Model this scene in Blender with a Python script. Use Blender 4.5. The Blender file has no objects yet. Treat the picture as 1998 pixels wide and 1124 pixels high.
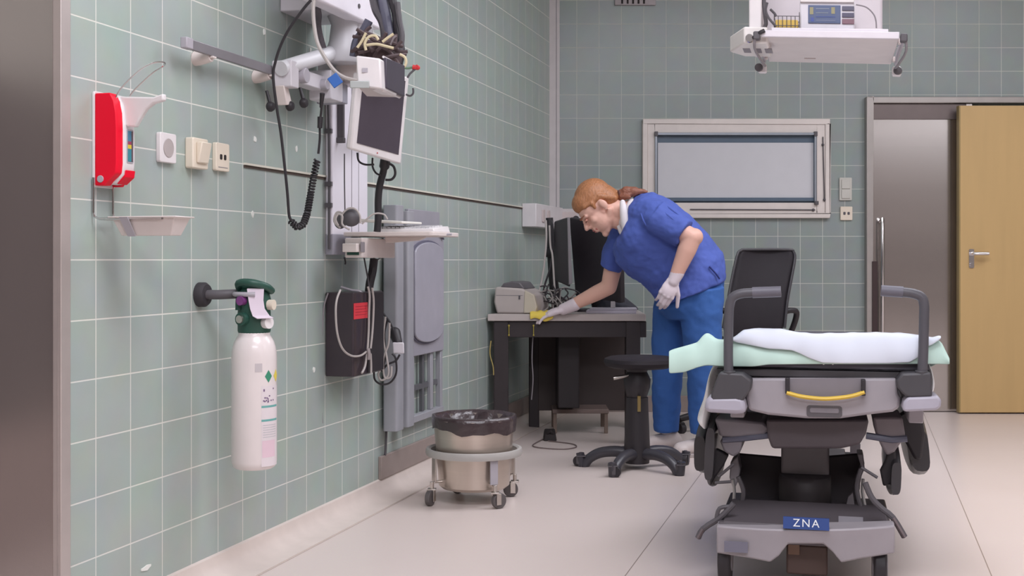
import bpy, bmesh, math, random
from mathutils import Vector, Matrix, Euler
random.seed(7)
SC = bpy.context.scene
COL = SC.collection
V = Vector
PI = math.pi

# ------------------------------------------------------------------ camera
FPX, CX, HOR, CAMH = 2400.0, 999.0, 507.0, 0.95
cam_d = bpy.data.cameras.new('camera')
cam = bpy.data.objects.new('camera', cam_d)
COL.objects.link(cam)
cam.location = (0, 0, CAMH)
cam.rotation_euler = (PI / 2, 0, 0)
cam_d.sensor_width = 36.0
cam_d.sensor_fit = 'HORIZONTAL'
cam_d.lens = FPX / 1998.0 * 36.0
cam_d.shift_y = -(562.0 - HOR) / 1998.0
cam_d.clip_start = 0.05
SC.camera = cam

# ------------------------------------------------------------------ frames
class Frame:
    """A local system standing in the room: a along A, b along B, c up."""
    def __init__(s, O, A, B):
        s.O, s.A, s.B = V(O), V(A).normalized(), V(B).normalized()
    def __call__(s, a, b, c):
        return s.O + s.A * a + s.B * b + V((0, 0, c - s.tilt * a))
    def px(s, x, y, b=0.0):
        """where the sight line of a photo point meets the plane at depth b: (a, c)"""
        d = V(((x - CX) / FPX, 1.0, -(y - HOR) / FPX))
        n = V((s.A.y, -s.A.x, 0))
        den = n.dot(d)
        t = n.dot(s.O + s.B * b) / den
        p = V((0, 0, CAMH)) + d * t
        a = (p - s.O - s.B * b).dot(s.A)
        return a, p.z + s.tilt * a
    tilt = 0.0
    def at(s, x, y, b=0.0):
        a, c = s.px(x, y, b)
        return s(a, b, c)

SL = 678.0 / 2400.0
AL = math.atan(SL)
U = V((math.sin(AL), math.cos(AL), 0))
N = V((math.cos(AL), -math.sin(AL), 0))
DW = -4621.0 / 2400.0 * math.cos(AL)
YB = 7.7
FL = Frame(N * DW, U, N)                       # left wall: a along it, b off it into the room
FB = Frame((0, YB, 0), (1, 0, 0), (0, -1, 0))  # back wall: b off it towards the room
FW = Frame((0, 0, 0), (1, 0, 0), (0, 1, 0))
GD = V((0.2546, 1, 0)).normalized()
FG = Frame((0.891, 3.5, 0), (GD.y, -GD.x, 0), GD)   # trolley: b away from the viewer

def P(x, y, Y):
    return V(((x - CX) / FPX * Y, Y, CAMH - (y - HOR) / FPX * Y))

# ------------------------------------------------------------------ materials
def lin(c):
    r = []
    for v in c[:3]:
        v = v / 255.0
        r.append(v / 12.92 if v <= 0.04045 else ((v + 0.055) / 1.055) ** 2.4)
    return (r[0], r[1], r[2], 1.0)

MATS = {}
def mat(name, rgb, rough=0.5, metal=0.0, var=0.06, scale=14.0, bump=0.0, bscale=120.0, stretch=None, coat=0.0, alpha=1.0, sheen=0.0, spec=0.5):
    if name in MATS:
        return MATS[name]
    m = bpy.data.materials.new(name)
    m.use_nodes = True
    nt = m.node_tree
    b = nt.nodes['Principled BSDF']
    tc = nt.nodes.new('ShaderNodeTexCoord')
    src = tc.outputs['Object']
    if stretch:
        mp = nt.nodes.new('ShaderNodeMapping')
        mp.inputs['Scale'].default_value = stretch
        nt.links.new(src, mp.inputs['Vector'])
        src = mp.outputs['Vector']
    nz = nt.nodes.new('ShaderNodeTexNoise')
    nz.inputs['Scale'].default_value = scale
    nz.inputs['Detail'].default_value = 4
    nt.links.new(src, nz.inputs['Vector'])
    mix = nt.nodes.new('ShaderNodeMix')
    mix.data_type = 'RGBA'
    c = lin(rgb)
    mix.inputs['A'].default_value = tuple(max(0, v * (1 - 1.6 * var)) for v in c[:3]) + (1,)
    mix.inputs['B'].default_value = tuple(min(1, v * (1 + 1.6 * var)) for v in c[:3]) + (1,)
    nt.links.new(nz.outputs['Fac'], mix.inputs['Factor'])
    nt.links.new(mix.outputs['Result'], b.inputs['Base Color'])
    b.inputs['Roughness'].default_value = rough
    b.inputs['Metallic'].default_value = metal
    b.inputs['Specular IOR Level'].default_value = spec
    if coat:
        b.inputs['Coat Weight'].default_value = coat
    if sheen:
        b.inputs['Sheen Weight'].default_value = sheen
    if alpha < 1:
        b.inputs['Alpha'].default_value = alpha
    if bump:
        n2 = nt.nodes.new('ShaderNodeTexNoise')
        n2.inputs['Scale'].default_value = bscale
        n2.inputs['Detail'].default_value = 3
        nt.links.new(src, n2.inputs['Vector'])
        bp = nt.nodes.new('ShaderNodeBump')
        bp.inputs['Strength'].default_value = bump
        bp.inputs['Distance'].default_value = 0.01
        nt.links.new(n2.outputs['Fac'], bp.inputs['Height'])
        nt.links.new(bp.outputs['Normal'], b.inputs['Normal'])
    MATS[name] = m
    return m

def tile_mat(name, rgb1, rgb2, grout, w, h):
    m = bpy.data.materials.new(name)
    m.use_nodes = True
    nt = m.node_tree
    b = nt.nodes['Principled BSDF']
    uv = nt.nodes.new('ShaderNodeUVMap')
    br = nt.nodes.new('ShaderNodeTexBrick')
    br.offset = 0.0
    br.squash = 1.0
    br.inputs['Scale'].default_value = 1.0
    br.inputs['Brick Width'].default_value = w
    br.inputs['Row Height'].default_value = h
    br.inputs['Mortar Size'].default_value = 0.0021
    br.inputs['Mortar Smooth'].default_value = 0.25
    br.inputs['Color1'].default_value = lin(rgb1)
    br.inputs['Color2'].default_value = lin(rgb2)
    br.inputs['Mortar'].default_value = lin(grout)
    nt.links.new(uv.outputs['UV'], br.inputs['Vector'])
    nz = nt.nodes.new('ShaderNodeTexNoise')
    nz.inputs['Scale'].default_value = 9.0
    nz.inputs['Detail'].default_value = 6
    nt.links.new(uv.outputs['UV'], nz.inputs['Vector'])
    mx = nt.nodes.new('ShaderNodeMix')
    mx.data_type = 'RGBA'
    mx.blend_type = 'OVERLAY'
    mx.inputs['Factor'].default_value = 0.10
    nt.links.new(br.outputs['Color'], mx.inputs['A'])
    nt.links.new(nz.outputs['Color'], mx.inputs['B'])
    nt.links.new(mx.outputs['Result'], b.inputs['Base Color'])
    rr = nt.nodes.new('ShaderNodeMapRange')
    rr.inputs['To Min'].default_value = 0.32
    rr.inputs['To Max'].default_value = 0.85
    nt.links.new(br.outputs['Fac'], rr.inputs['Value'])
    nt.links.new(rr.outputs['Result'], b.inputs['Roughness'])
    bp = nt.nodes.new('ShaderNodeBump')
    bp.inputs['Strength'].default_value = 0.35
    bp.inputs['Distance'].default_value = 0.002
    bp.invert = True
    nt.links.new(br.outputs['Fac'], bp.inputs['Height'])
    nt.links.new(bp.outputs['Normal'], b.inputs['Normal'])
    return m

# ------------------------------------------------------------------ scene graph helpers
def tag(o, label=None, cat=None, group=None, kind=None):
    if label: o['label'] = label
    if cat: o['category'] = cat
    if group: o['group'] = group
    if kind: o['kind'] = kind
    return o

def thing(name, label, cat, loc, group=None, rz=0.0):
    o = bpy.data.objects.new(name, None)
    COL.objects.link(o)
    o.empty_display_size = 0.05
    o.location = loc
    o.rotation_euler = (0, 0, rz)
    return tag(o, label, cat, group)

def root_matrix(o):
    while o.parent is not None:
        o = o.parent
    return Matrix.Translation(o.location) @ o.rotation_euler.to_matrix().to_4x4()

class MB:
    def __init__(s, F=None):
        s.bm = bmesh.new()
        s.F = F or FW
    def _v(s, p):
        return s.bm.verts.new(s.F(*p))
    def quad_strip(s, rings, closed=True, cap=True):
        vs = [[s._v(p) for p in r] for r in rings]
        n = len(vs[0])
        for i in range(len(vs) - 1):
            for j in range(n if closed else n - 1):
                k = (j + 1) % n
                try: s.bm.faces.new((vs[i][j], vs[i][k], vs[i + 1][k], vs[i + 1][j]))
                except ValueError: pass
        if cap and closed:
            for r in (vs[0], vs[-1]):
                try: s.bm.faces.new(r)
                except ValueError: pass
        return s
    def box(s, a0, a1, b0, b1, c0, c1):
        return s.quad_strip([[(a0, b0, c), (a1, b0, c), (a1, b1, c), (a0, b1, c)] for c in (c0, c1)])
    def obox(s, c, X, Y, Z):
        """box from its centre and half axes"""
        c, X, Y, Z = V(c), V(X), V(Y), V(Z)
        return s.quad_strip([[tuple(c + q + t) for q in (-X - Y, X - Y, X + Y, -X + Y)] for t in (-Z, Z)])
    def hexa(s, bottom, top):
        return s.quad_strip([[tuple(p) for p in bottom], [tuple(p) for p in top]])
    def rbox(s, a0, a1, b0, b1, c0, c1, r, plane='ac', seg=5):
        """box with rounded corners in one plane"""
        r = min(r, abs(a1 - a0) / 2.01 if 'a' in plane else 9, abs(c1 - c0) / 2.01 if 'c' in plane else 9, abs(b1 - b0) / 2.01 if 'b' in plane else 9)
        lo = {'a': a0, 'b': b0, 'c': c0}; hi = {'a': a1, 'b': b1, 'c': c1}
        p, q = plane
        w = [k for k in 'abc' if k not in plane][0]
        pts = []
        for (sx, sy, st) in ((1, 1, 0), (-1, 1, 90), (-1, -1, 180), (1, -1, 270)):
            cx = hi[p] - r if sx > 0 else lo[p] + r
            cy = hi[q] - r if sy > 0 else lo[q] + r
            for i in range(seg + 1):
                t = math.radians(st + 90.0 * i / seg)
                pts.append((cx + r * math.cos(t), cy + r * math.sin(t)))
        rings = []
        for e in (lo[w], hi[w]):
            ring = []
            for (x, y) in pts:
                d = {p: x, q: y, w: e}
                ring.append((d['a'], d['b'], d['c']))
            rings.append(ring)
        return s.quad_strip(rings)
    def prism(s, poly, w0, w1, plane='ac'):
        p, q = plane
        w = [k for k in 'abc' if k not in plane][0]
        rings = []
        for e in (w0, w1):
            ring = []
            for (x, y) in poly:
                d = {p: x, q: y, w: e}
                ring.append((d['a'], d['b'], d['c']))
            rings.append(ring)
        return s.quad_strip(rings)
    def lathe(s, c, prof, seg=32, axis='c', a0=0.0, a1=2 * PI):
        """profile [(radius, height)] turned about an axis through c"""
        full = abs(a1 - a0 - 2 * PI) < 1e-6
        rings = []
        for (r, h) in prof:
            ring = []
            for i in range(seg if full else seg + 1):
                t = a0 + (a1 - a0) * i / seg
                x, y = max(r, 1e-5) * math.cos(t), max(r, 1e-5) * math.sin(t)
                if axis == 'c': ring.append((c[0] + x, c[1] + y, c[2] + h))
                elif axis == 'b': ring.append((c[0] + x, c[1] + h, c[2] + y))
                else: ring.append((c[0] + h, c[1] + x, c[2] + y))
            rings.append(ring)
        return s.quad_strip(rings, closed=full, cap=full)
    def tube(s, pts, r, seg=8, spline=0, cap=True, flat=1.0):
        pts = [V(p) for p in pts]
        if spline and len(pts) > 2:
            out = []
            n = len(pts)
            for i in range(n - 1):
                p0, p1, p2, p3 = pts[max(i - 1, 0)], pts[i], pts[i + 1], pts[min(i + 2, n - 1)]
                for k in range(spline):
                    t = k / spline
                    out.append(0.5 * ((2 * p1) + (p2 - p0) * t + (2 * p0 - 5 * p1 + 4 * p2 - p3) * t * t + (3 * p1 - p0 - 3 * p2 + p3) * t ** 3))
            out.append(pts[-1])
            pts = out
        rad = (lambda i: r) if not callable(r) else (lambda i: r(i / max(1, len(pts) - 1)))
        rings = []
        prev = None
        for i, p in enumerate(pts):
            d = (pts[min(i + 1, len(pts) - 1)] - pts[max(i - 1, 0)])
            if d.length < 1e-9: d = V((0, 0, 1))
            d.normalize()
            if prev is None:
                up = V((0, 0, 1)) if abs(d.z) < 0.9 else V((1, 0, 0))
                x = d.cross(up).normalized()
            else:
                x = (prev - d * prev.dot(d))
                x = x.normalized() if x.length > 1e-6 else d.orthogonal().normalized()
            prev = x
            y = d.cross(x)
            rr = rad(i)
            rings.append([tuple(p + x * (rr * math.cos(2 * PI * k / seg)) + y * (rr * flat * math.sin(2 * PI * k / seg))) for k in range(seg)])
        return s.quad_strip(rings, cap=cap)
    def cyl(s, p0, p1, r0, r1=None, seg=16):
        r1 = r0 if r1 is None else r1
        return s.tube([p0, p1], lambda t: r0 + (r1 - r0) * t, seg)
    def capsule(s, p0, p1, r0, r1=None, seg=14):
        r1 = r0 if r1 is None else r1
        p0, p1 = V(p0), V(p1)
        d = p1 - p0
        L = d.length
        d = d.normalized() if L > 1e-7 else V((0, 0, 1))
        x = d.orthogonal().normalized(); y = d.cross(x)
        rings = []
        for i in range(1, 6):
            t = -PI / 2 + PI / 2 * i / 5
            rings.append((p0 + d * (r0 * math.sin(t - 0.0)), r0 * math.cos(t)))
        for i in range(0, 5):
            t = PI / 2 * i / 5
            rings.append((p1 + d * (r1 * math.sin(t)), r1 * math.cos(t)))
        return s.quad_strip([[tuple(c + x * (r * math.cos(2 * PI * k / seg)) + y * (r * math.sin(2 * PI * k / seg))) for k in range(seg)] for c, r in rings])
    def ball(s, c, X, Y=None, Z=None, seg=18, rows=11):
        """ellipsoid from its half axes (vectors), or a radius"""
        if not isinstance(X, Vector):
            X, Y, Z = V((X, 0, 0)), V((0, X, 0)), V((0, 0, X))
        c = V(c)
        rings = []
        for i in range(rows + 1):
            t = -PI / 2 + PI * i / rows
            ct = max(math.cos(t), 0.02)
            rings.append([tuple(c + Z * math.sin(t) + X * (ct * math.cos(2 * PI * k / seg)) + Y * (ct * math.sin(2 * PI * k / seg))) for k in range(seg)])
        return s.quad_strip(rings)
    def loft(s, rings):
        return s.quad_strip([[tuple(p) for p in r] for r in rings])
    def build(s, name, m, parent=None, bevel=0.0, smooth=40, mods=None, uv=None, recalc=True):
        bm = s.bm
        bmesh.ops.remove_doubles(bm, verts=bm.verts, dist=1e-6)
        if recalc: bmesh.ops.recalc_face_normals(bm, faces=bm.faces)
        me = bpy.data.meshes.new(name)
        if parent is not None:
            bm.transform(root_matrix(parent).inverted())
        bm.to_mesh(me)
        bm.free()
        o = bpy.data.objects.new(name, me)
        COL.objects.link(o)
        if m: me.materials.append(m)
        if parent is not None:
            o.parent = parent
        if smooth:
            for p in me.polygons: p.use_smooth = True
            if smooth < 180: me.set_sharp_from_angle(angle=math.radians(smooth))
        if bevel:
            md = o.modifiers.new('bevel', 'BEVEL')
            md.width = bevel; md.segments = 2; md.limit_method = 'ANGLE'; md.angle_limit = math.radians(40)
            md.harden_normals = False
        if mods: mods(o)
        return o

def remesh(voxel, smooth_it=4, fac=0.5, disp=None):
    def f(o):
        r = o.modifiers.new('remesh', 'REMESH')
        r.mode = 'VOXEL'; r.voxel_size = voxel; r.use_smooth_shade = True
        sm = o.modifiers.new('smooth', 'SMOOTH')
        sm.iterations = smooth_it; sm.factor = fac
        if disp:
            st, sc = disp
            t = bpy.data.textures.new('folds', 'CLOUDS')
            t.noise_scale = sc; t.noise_depth = 2
            d = o.modifiers.new('folds', 'DISPLACE')
            d.texture = t; d.strength = st; d.mid_level = 0.5; d.texture_coords = 'LOCAL'
    return f

def subd(n):
    def f(o):
        s = o.modifiers.new('subd', 'SUBSURF'); s.levels = n; s.render_levels = n
    return f

def copy_tree(o, parent=None):
    c = o.copy(); COL.objects.link(c)
    if parent is not None:
        c.parent = parent
    for ch in list(o.children):
        copy_tree(ch, c)
    return c

def text_mesh(name, body, size, origin, right, up, m, parent, depth=0.0006, align='CENTER', bold=0.0):
    cu = bpy.data.curves.new(name, 'FONT')
    cu.body = body; cu.size = size; cu.extrude = depth; cu.align_x = align; cu.align_y = 'CENTER'; cu.offset = bold; cu.space_character = 1.25
    ob = bpy.data.objects.new(name + '_curve', cu)
    COL.objects.link(ob)
    bpy.context.view_layer.update()
    me = bpy.data.meshes.new_from_object(ob.evaluated_get(bpy.context.evaluated_depsgraph_get()))
    bpy.data.objects.remove(ob)
    right = V(right).normalized(); up = V(up).normalized(); nn = right.cross(up)
    M = Matrix(((right.x, up.x, nn.x, origin[0]), (right.y, up.y, nn.y, origin[1]), (right.z, up.z, nn.z, origin[2]), (0, 0, 0, 1)))
    me.transform(root_matrix(parent).inverted() @ M)
    o = bpy.data.objects.new(name, me); COL.objects.link(o)
    me.materials.clear(); me.materials.append(m)
    o.parent = parent
    return o

# ------------------------------------------------------------------ palette
M_white = mat('white_plastic', (225, 219, 219), 0.4)
M_white2 = mat('painted_white_metal', (212, 207, 212), 0.4)
M_cream = mat('cream_plastic', (226, 214, 196), 0.4)
M_offw = mat('warm_white_plastic', (220, 208, 203), 0.45)
M_beige = mat('beige_plastic', (196, 186, 180), 0.5)
M_black = mat('black_plastic', (42, 38, 42), 0.5)
M_black2 = mat('black_leather', (44, 40, 44), 0.55, bump=0.05, bscale=220, spec=0.2)
M_blackf = mat('black_rubber', (50, 46, 50), 0.7)
M_dgrey = mat('charcoal_plastic', (86, 82, 86), 0.5)
M_mgrey = mat('grey_plastic', (138, 132, 136), 0.45)
M_lgrey = mat('light_grey_plastic', (172, 167, 174), 0.42)
M_greyp = mat('grey_painted_metal', (158, 158, 164), 0.42)
M_steel = mat('brushed_steel', (188, 180, 176), 0.36, 0.9, var=0.08, scale=6, stretch=(40, 40, 1))
M_steel2 = mat('satin_steel', (205, 198, 192), 0.3, 1.0, var=0.04)
M_chrome = mat('chrome', (215, 212, 212), 0.15, 1.0, var=0.02)
M_red = mat('red_plastic', (236, 2, 44), 0.45, var=0.02, spec=0.3)
M_blue = mat('blue_plastic', (50, 100, 175), 0.5)
M_green = mat('dark_green_plastic', (38, 78, 66), 0.45)
M_yellow = mat('yellow_plastic', (222, 186, 72), 0.5)
M_glass = mat('dark_screen', (78, 70, 80), 0.25, coat=0.3)
M_cable_g = mat('grey_cable', (178, 170, 166), 0.5)
M_cable_y = mat('cream_cable', (214, 200, 165), 0.5)
M_dark_in = mat('dark_recess', (40, 34, 34), 0.8)
# ------------------------------------------------------------------ the room shell
def plane(name, F, a0, a1, c0, c1, m, b=0.0, uvo=(0, 0), parent=None, th=0.08):
    """a wall slab whose room face lies at depth b"""
    bm = bmesh.new()
    uvl = bm.loops.layers.uv.new('UVMap')
    q = [(a0, c0), (a1, c0), (a1, c1), (a0, c1)]
    f0 = [bm.verts.new(F(a, b, c)) for a, c in q]
    f1 = [bm.verts.new(F(a, b - th, c)) for a, c in q]
    faces = [bm.faces.new(f0)]
    for i in range(4):
        faces.append(bm.faces.new((f0[i], f0[(i + 1) % 4], f1[(i + 1) % 4], f1[i])))
    faces.append(bm.faces.new(f1[::-1]))
    idx = {v: q[i % 4] for i, v in enumerate(f0 + f1)}
    for f in faces:
        for l in f.loops:
            a, c = idx[l.vert]
            l[uvl].uv = (a + uvo[0], c + uvo[1])
    bmesh.ops.recalc_face_normals(bm, faces=bm.faces)
    me = bpy.data.meshes.new(name); bm.to_mesh(me); bm.free()
    o = bpy.data.objects.new(name, me); COL.objects.link(o)
    me.materials.append(m)
    o['kind'] = 'structure'
    return o

ZC = 3.05
UCOR = FL.px(1077, 507)[0]
UEND = FL.px(122, 507)[0]
TU, TV = 0.1535, 0.15
u_ref = FL.px(425.5, 507)[0]
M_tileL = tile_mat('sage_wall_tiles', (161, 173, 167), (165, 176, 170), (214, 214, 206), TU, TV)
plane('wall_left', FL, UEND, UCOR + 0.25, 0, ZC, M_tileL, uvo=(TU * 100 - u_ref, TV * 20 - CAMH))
TX, TZ = 43.6 * YB / FPX, 46.0 * YB / FPX
x_ref = FB.px(1387, 507)[0]
M_tileB = tile_mat('sage_tiles_back_dimmed', (139, 149, 147), (144, 153, 150), (192, 195, 188), TX, TZ)  # same tiles in darker colours, imitating the weaker light at the back
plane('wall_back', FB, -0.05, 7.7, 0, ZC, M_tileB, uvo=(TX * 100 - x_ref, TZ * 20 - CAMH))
M_plain = mat('plain_wall_paint', (186, 184, 176), 0.6)
FR = Frame((7.6, 0, 0), (0, 1, 0), (-1, 0, 0))
plane('wall_right', FR, -5.0, YB + 0.1, 0, ZC, M_plain)
FN = Frame((0, -4.5, 0), (1, 0, 0), (0, 1, 0))
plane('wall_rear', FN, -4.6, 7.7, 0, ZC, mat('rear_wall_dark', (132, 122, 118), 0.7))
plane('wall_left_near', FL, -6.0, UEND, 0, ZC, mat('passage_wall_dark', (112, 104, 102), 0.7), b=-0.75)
for nm_, z0_, z1_, m_ in (('reflection_band_upper', 1.52, ZC, M_plain), ('reflection_band_lower', 0.0, 0.42, mat('reflection_band_pale', (168, 152, 146), 0.6))):  # unseen pale bands, added to grade the reflection in the steel reveal
    b = MB(FL); b.box(-5.9, UEND - 0.03, -0.75, -0.735, z0_, z1_); tag(b.build(nm_, m_), kind='structure')

def slab(name, z0, z1, m):
    b = MB(); b.quad_strip([[(-4.8, -4.7, z), (7.8, -4.7, z), (7.8, YB + 0.1, z), (-0.6 - 0.0, YB + 0.1, z)] for z in (z0, z1)])
    o = b.build(name, m, smooth=0); o['kind'] = 'structure'
    return o

# floor: pale polished stone slabs, joints running with the left wall
m = bpy.data.materials.new('pale_stone_floor'); m.use_nodes = True
nt = m.node_tree; bs = nt.nodes['Principled BSDF']
tc = nt.nodes.new('ShaderNodeTexCoord')
mp = nt.nodes.new('ShaderNodeMapping'); mp.vector_type = 'TEXTURE'
mp.inputs['Rotation'].default_value = (0, 0, PI / 2 - AL)
nt.links.new(tc.outputs['Object'], mp.inputs['Vector'])
sx = nt.nodes.new('ShaderNodeSeparateXYZ'); nt.links.new(mp.outputs['Vector'], sx.inputs['Vector'])
def joint(sock, off, pitch, w):
    ad = nt.nodes.new('ShaderNodeMath'); ad.operation = 'ADD'; ad.inputs[1].default_value = off
    nt.links.new(sock, ad.inputs[0])
    md = nt.nodes.new('ShaderNodeMath'); md.operation = 'PINGPONG'; md.inputs[1].default_value = pitch / 2
    nt.links.new(ad.outputs[0], md.inputs[0])
    lt = nt.nodes.new('ShaderNodeMath'); lt.operation = 'LESS_THAN'; lt.inputs[1].default_value = w
    nt.links.new(md.outputs[0], lt.inputs[0])
    return lt.outputs[0]
# local y runs into the wall: offset from the wall o = -y_local - 1.853
j1 = joint(sx.outputs['Y'], -DW * -1 + 0.115 - 0.0 - 2 * DW * 0 - 0.0 + 10 * 1.06, 1.06, 0.0016)
n1 = nt.nodes.new('ShaderNodeTexNoise'); n1.inputs['Scale'].default_value = 1.3; n1.inputs['Detail'].default_value = 5
n2 = nt.nodes.new('ShaderNodeTexNoise'); n2.inputs['Scale'].default_value = 180; n2.inputs['Detail'].default_value = 2
for n in (n1, n2): nt.links.new(tc.outputs['Object'], n.inputs['Vector'])
mx = nt.nodes.new('ShaderNodeMix'); mx.data_type = 'RGBA'
mx.inputs['A'].default_value = lin((211, 196, 189)); mx.inputs['B'].default_value = lin((221, 208, 202))
nt.links.new(n1.outputs['Fac'], mx.inputs['Factor'])
m2 = nt.nodes.new('ShaderNodeMix'); m2.data_type = 'RGBA'; m2.blend_type = 'OVERLAY'; m2.inputs['Factor'].default_value = 0.08
nt.links.new(mx.outputs['Result'], m2.inputs['A']); nt.links.new(n2.outputs['Color'], m2.inputs['B'])
m3 = nt.nodes.new('ShaderNodeMix'); m3.data_type = 'RGBA'; m3.inputs['B'].default_value = lin((150, 134, 126))
nt.links.new(m2.outputs['Result'], m3.inputs['A']); nt.links.new(j1, m3.inputs['Factor'])
nt.links.new(m3.outputs['Result'], bs.inputs['Base Color'])
bs.inputs['Roughness'].default_value = 0.3
M_floor = m
slab('floor', -0.06, 0.0, M_floor)
slab('ceiling', ZC, ZC + 0.06, mat('ceiling_white', (226, 224, 220), 0.8))

# cove skirting along the left wall
b = MB(FL)
prof = [(0.0, 0.0), (0.112, 0.0), (0.112, 0.004), (0.06, 0.008), (0.028, 0.022), (0.012, 0.045), (0.008, 0.068), (0.0, 0.072)]
b.quad_strip([[(u, o, z) for o, z in prof] for u in (UEND, UCOR + 0.1)])
tag(b.build('baseboard_left', mat('cove_stone', (214, 201, 193), 0.4)), kind='structure')
# brown skirting on the far stretch of the left wall
u0 = FL.px(738, 920)[0]
b = MB(FL); b.box(u0, UCOR + 0.1, 0, 0.014, 0.070, 0.162)
tag(b.build('trim_1', mat('brown_skirting', (150, 136, 130), 0.6), bevel=0.002), kind='structure')
b = MB(FB); b.box(0.2, 2.1, 0, 0.014, 0.0, 0.10)
tag(b.build('baseboard_back', mat('brown_skirting', (150, 136, 130), 0.6), bevel=0.002), kind='structure')
# thin ledge line on the left wall
b = MB(FL)
b.box(FL.px(475, 320)[0], UCOR, 0, 0.008, 1.247, 1.2535)
o = tag(b.build('trim_2', mat('pale_ledge', (214, 210, 196), 0.5)), kind='structure')
b = MB(FL); b.box(FL.px(475, 320)[0], UCOR, 0, 0.0035, 1.2385, 1.2472)  # dark strip stands in for the shadow under the ledge
tag(b.build('ledge_shadow_strip', mat('ledge_shadow', (78, 66, 60), 0.8), o))

# steel clad reveal at the near end of the left wall
M_dsteel = mat('dull_dark_steel', (186, 180, 178), 0.24, 0.95, var=0.06, scale=3, stretch=(1, 1, 0.35))
b = MB(FL); b.box(UEND - 0.012, UEND, -0.80, 0.0, 0, ZC)
o = tag(b.build('wall_reveal', M_dsteel), kind='structure')
b = MB(FL)
b.box(UEND - 0.022, UEND + 0.016, 0.0005, 0.012, 0, ZC)
b.box(UEND - 0.022, UEND - 0.0125, -0.012, 0.0005, 0, ZC)
b.build('corner_strip', mat('pale_steel_strip', (192, 182, 178), 0.35, 0.45), o, bevel=0.002)

# white vertical trunking in the corner
b = MB(FB)
a0 = FB.px(1064, 200, 0.06)[0]; a1 = FB.px(1092, 200, 0.06)[0]
b.box(a0, a1, 0.0, 0.06, 1.22, ZC)
t = tag(b.build('trim_3', mat('trunking_white', (196, 190, 190), 0.5), bevel=0.003), kind='structure')
b = MB(FB); b.box(a1 - 0.022, a1 - 0.018, 0.06, 0.0615, 1.24, ZC); b.build('lid_joint', M_mgrey, t)

# ------------------------------------------------------------------ window with blind
M_frame = mat('window_frame_cream', (220, 211, 205), 0.45)
M_blueg = mat('dark_blue_glass', (92, 108, 124), 0.25)
wx0, wz1 = FB.px(1253, 233); wx1, wz0 = FB.px(1617, 426)
def fpx(x, y, b=0.0): return FB.px(x, y, b)
b = MB(FB)
def frame_mb(F, x0, x1, z0, z1, t, b0, b1):
    bb = MB(F)
    bb.box(x0, x1, b0, b1, z1 - t, z1); bb.box(x0, x1, b0, b1, z0, z0 + t)
    bb.box(x0, x0 + t, b0, b1, z0 + t, z1 - t); bb.box(x1 - t, x1, b0, b1, z0 + t, z1 - t)
    return bb
win = tag(frame_mb(FB, wx0, wx1, wz0, wz1, 0.03, 0.0, 0.035).build('window_1', M_frame, bevel=0.004), kind='structure')
ix0, iz1 = fpx(1276, 262); ix1, iz0 = fpx(1592, 396)
bb = MB(FB)
bb.box(wx0 + 0.03, ix0, 0.0, 0.028, wz0 + 0.03, wz1 - 0.03); bb.box(ix1, wx1 - 0.03, 0.0, 0.028, wz0 + 0.03, wz1 - 0.03)
bb.box(ix0, ix1, 0.0, 0.028, iz1, wz1 - 0.03); bb.box(ix0, ix1, 0.0, 0.028, wz0 + 0.03, iz0)
bb.build('inner_frame', M_frame, win, bevel=0.003)
bb = MB(FB); bb.box(ix0, ix1, 0.002, 0.008, iz0, iz1); bb.build('window_pane', M_blueg, win)
blind = thing('roller_blind', 'pale grey roller blind pulled down inside the cream window frame', 'blind', FB((ix0 + ix1) / 2, 0.03, iz1))
M_alu = mat('anodised_rail', (150, 156, 164), 0.35, 0.6)
bb = MB(FB); bb.box(fpx(1283, 300)[0], fpx(1586, 300)[0], 0.012, 0.015, fpx(1400, 386)[1], fpx(1400, 279)[1])
bb.build('blind_fabric', mat('blind_fabric', (206, 206, 210), 0.8, var=0.02), blind)
bb = MB(FB); bb.box(ix0, ix1, 0.030, 0.045, fpx(1400, 265)[1], fpx(1400, 260)[1]); bb.build('head_rail', M_alu, blind, bevel=0.002)
bb = MB(FB); bb.box(fpx(1281, 300)[0], fpx(1588, 300)[0], 0.016, 0.028, fpx(1400, 393)[1], fpx(1400, 386)[1]); bb.build('bottom_bar', M_blueg, blind, bevel=0.002)
for x in (1276.5, 1586):
    bb = MB(FB); xx = fpx(x, 300)[0]; bb.box(xx, xx + 0.014, 0.029, 0.043, fpx(1400, 396)[1], fpx(1400, 262)[1]); bb.build('guide_rail', M_alu, blind, bevel=0.002)
    bb = MB(FB); bb.box(xx - 0.003, xx + 0.018, 0.03, 0.05, fpx(1400, 267)[1], fpx(1400, 258)[1]); bb.build('bracket', M_dgrey, blind, bevel=0.002)
bb = MB(FB); xx = fpx(1590, 300)[0]; bb.box(xx - 0.012, xx + 0.012, 0.03, 0.05, fpx(1400, 400)[1], fpx(1400, 393)[1]); bb.build('bracket', M_dgrey, blind, bevel=0.002)
# espagnolette rods on the frame
def rod(name, p, q, ends, parent):
    bb = MB(FB); bb.cyl(p, q, 0.0035, seg=8)
    for e in ends: bb.ball(e, 0.009, seg=10, rows=6)
    bb.build(name, M_dgrey, parent)
p = fpx(1603, 268); q = fpx(1606, 394)
rod('lock_rod', (p[0], 0.034, p[1]), (q[0], 0.034, q[1]), [(p[0], 0.034, p[1] - 0.05), (q[0], 0.034, q[1] + 0.012)], win)
p = fpx(1345, 409); q = fpx(1588, 410)
rod('lock_rod', (p[0], 0.034, p[1]), (q[0], 0.034, q[1]), [(q[0] - 0.012, 0.034, q[1])], win)

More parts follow.
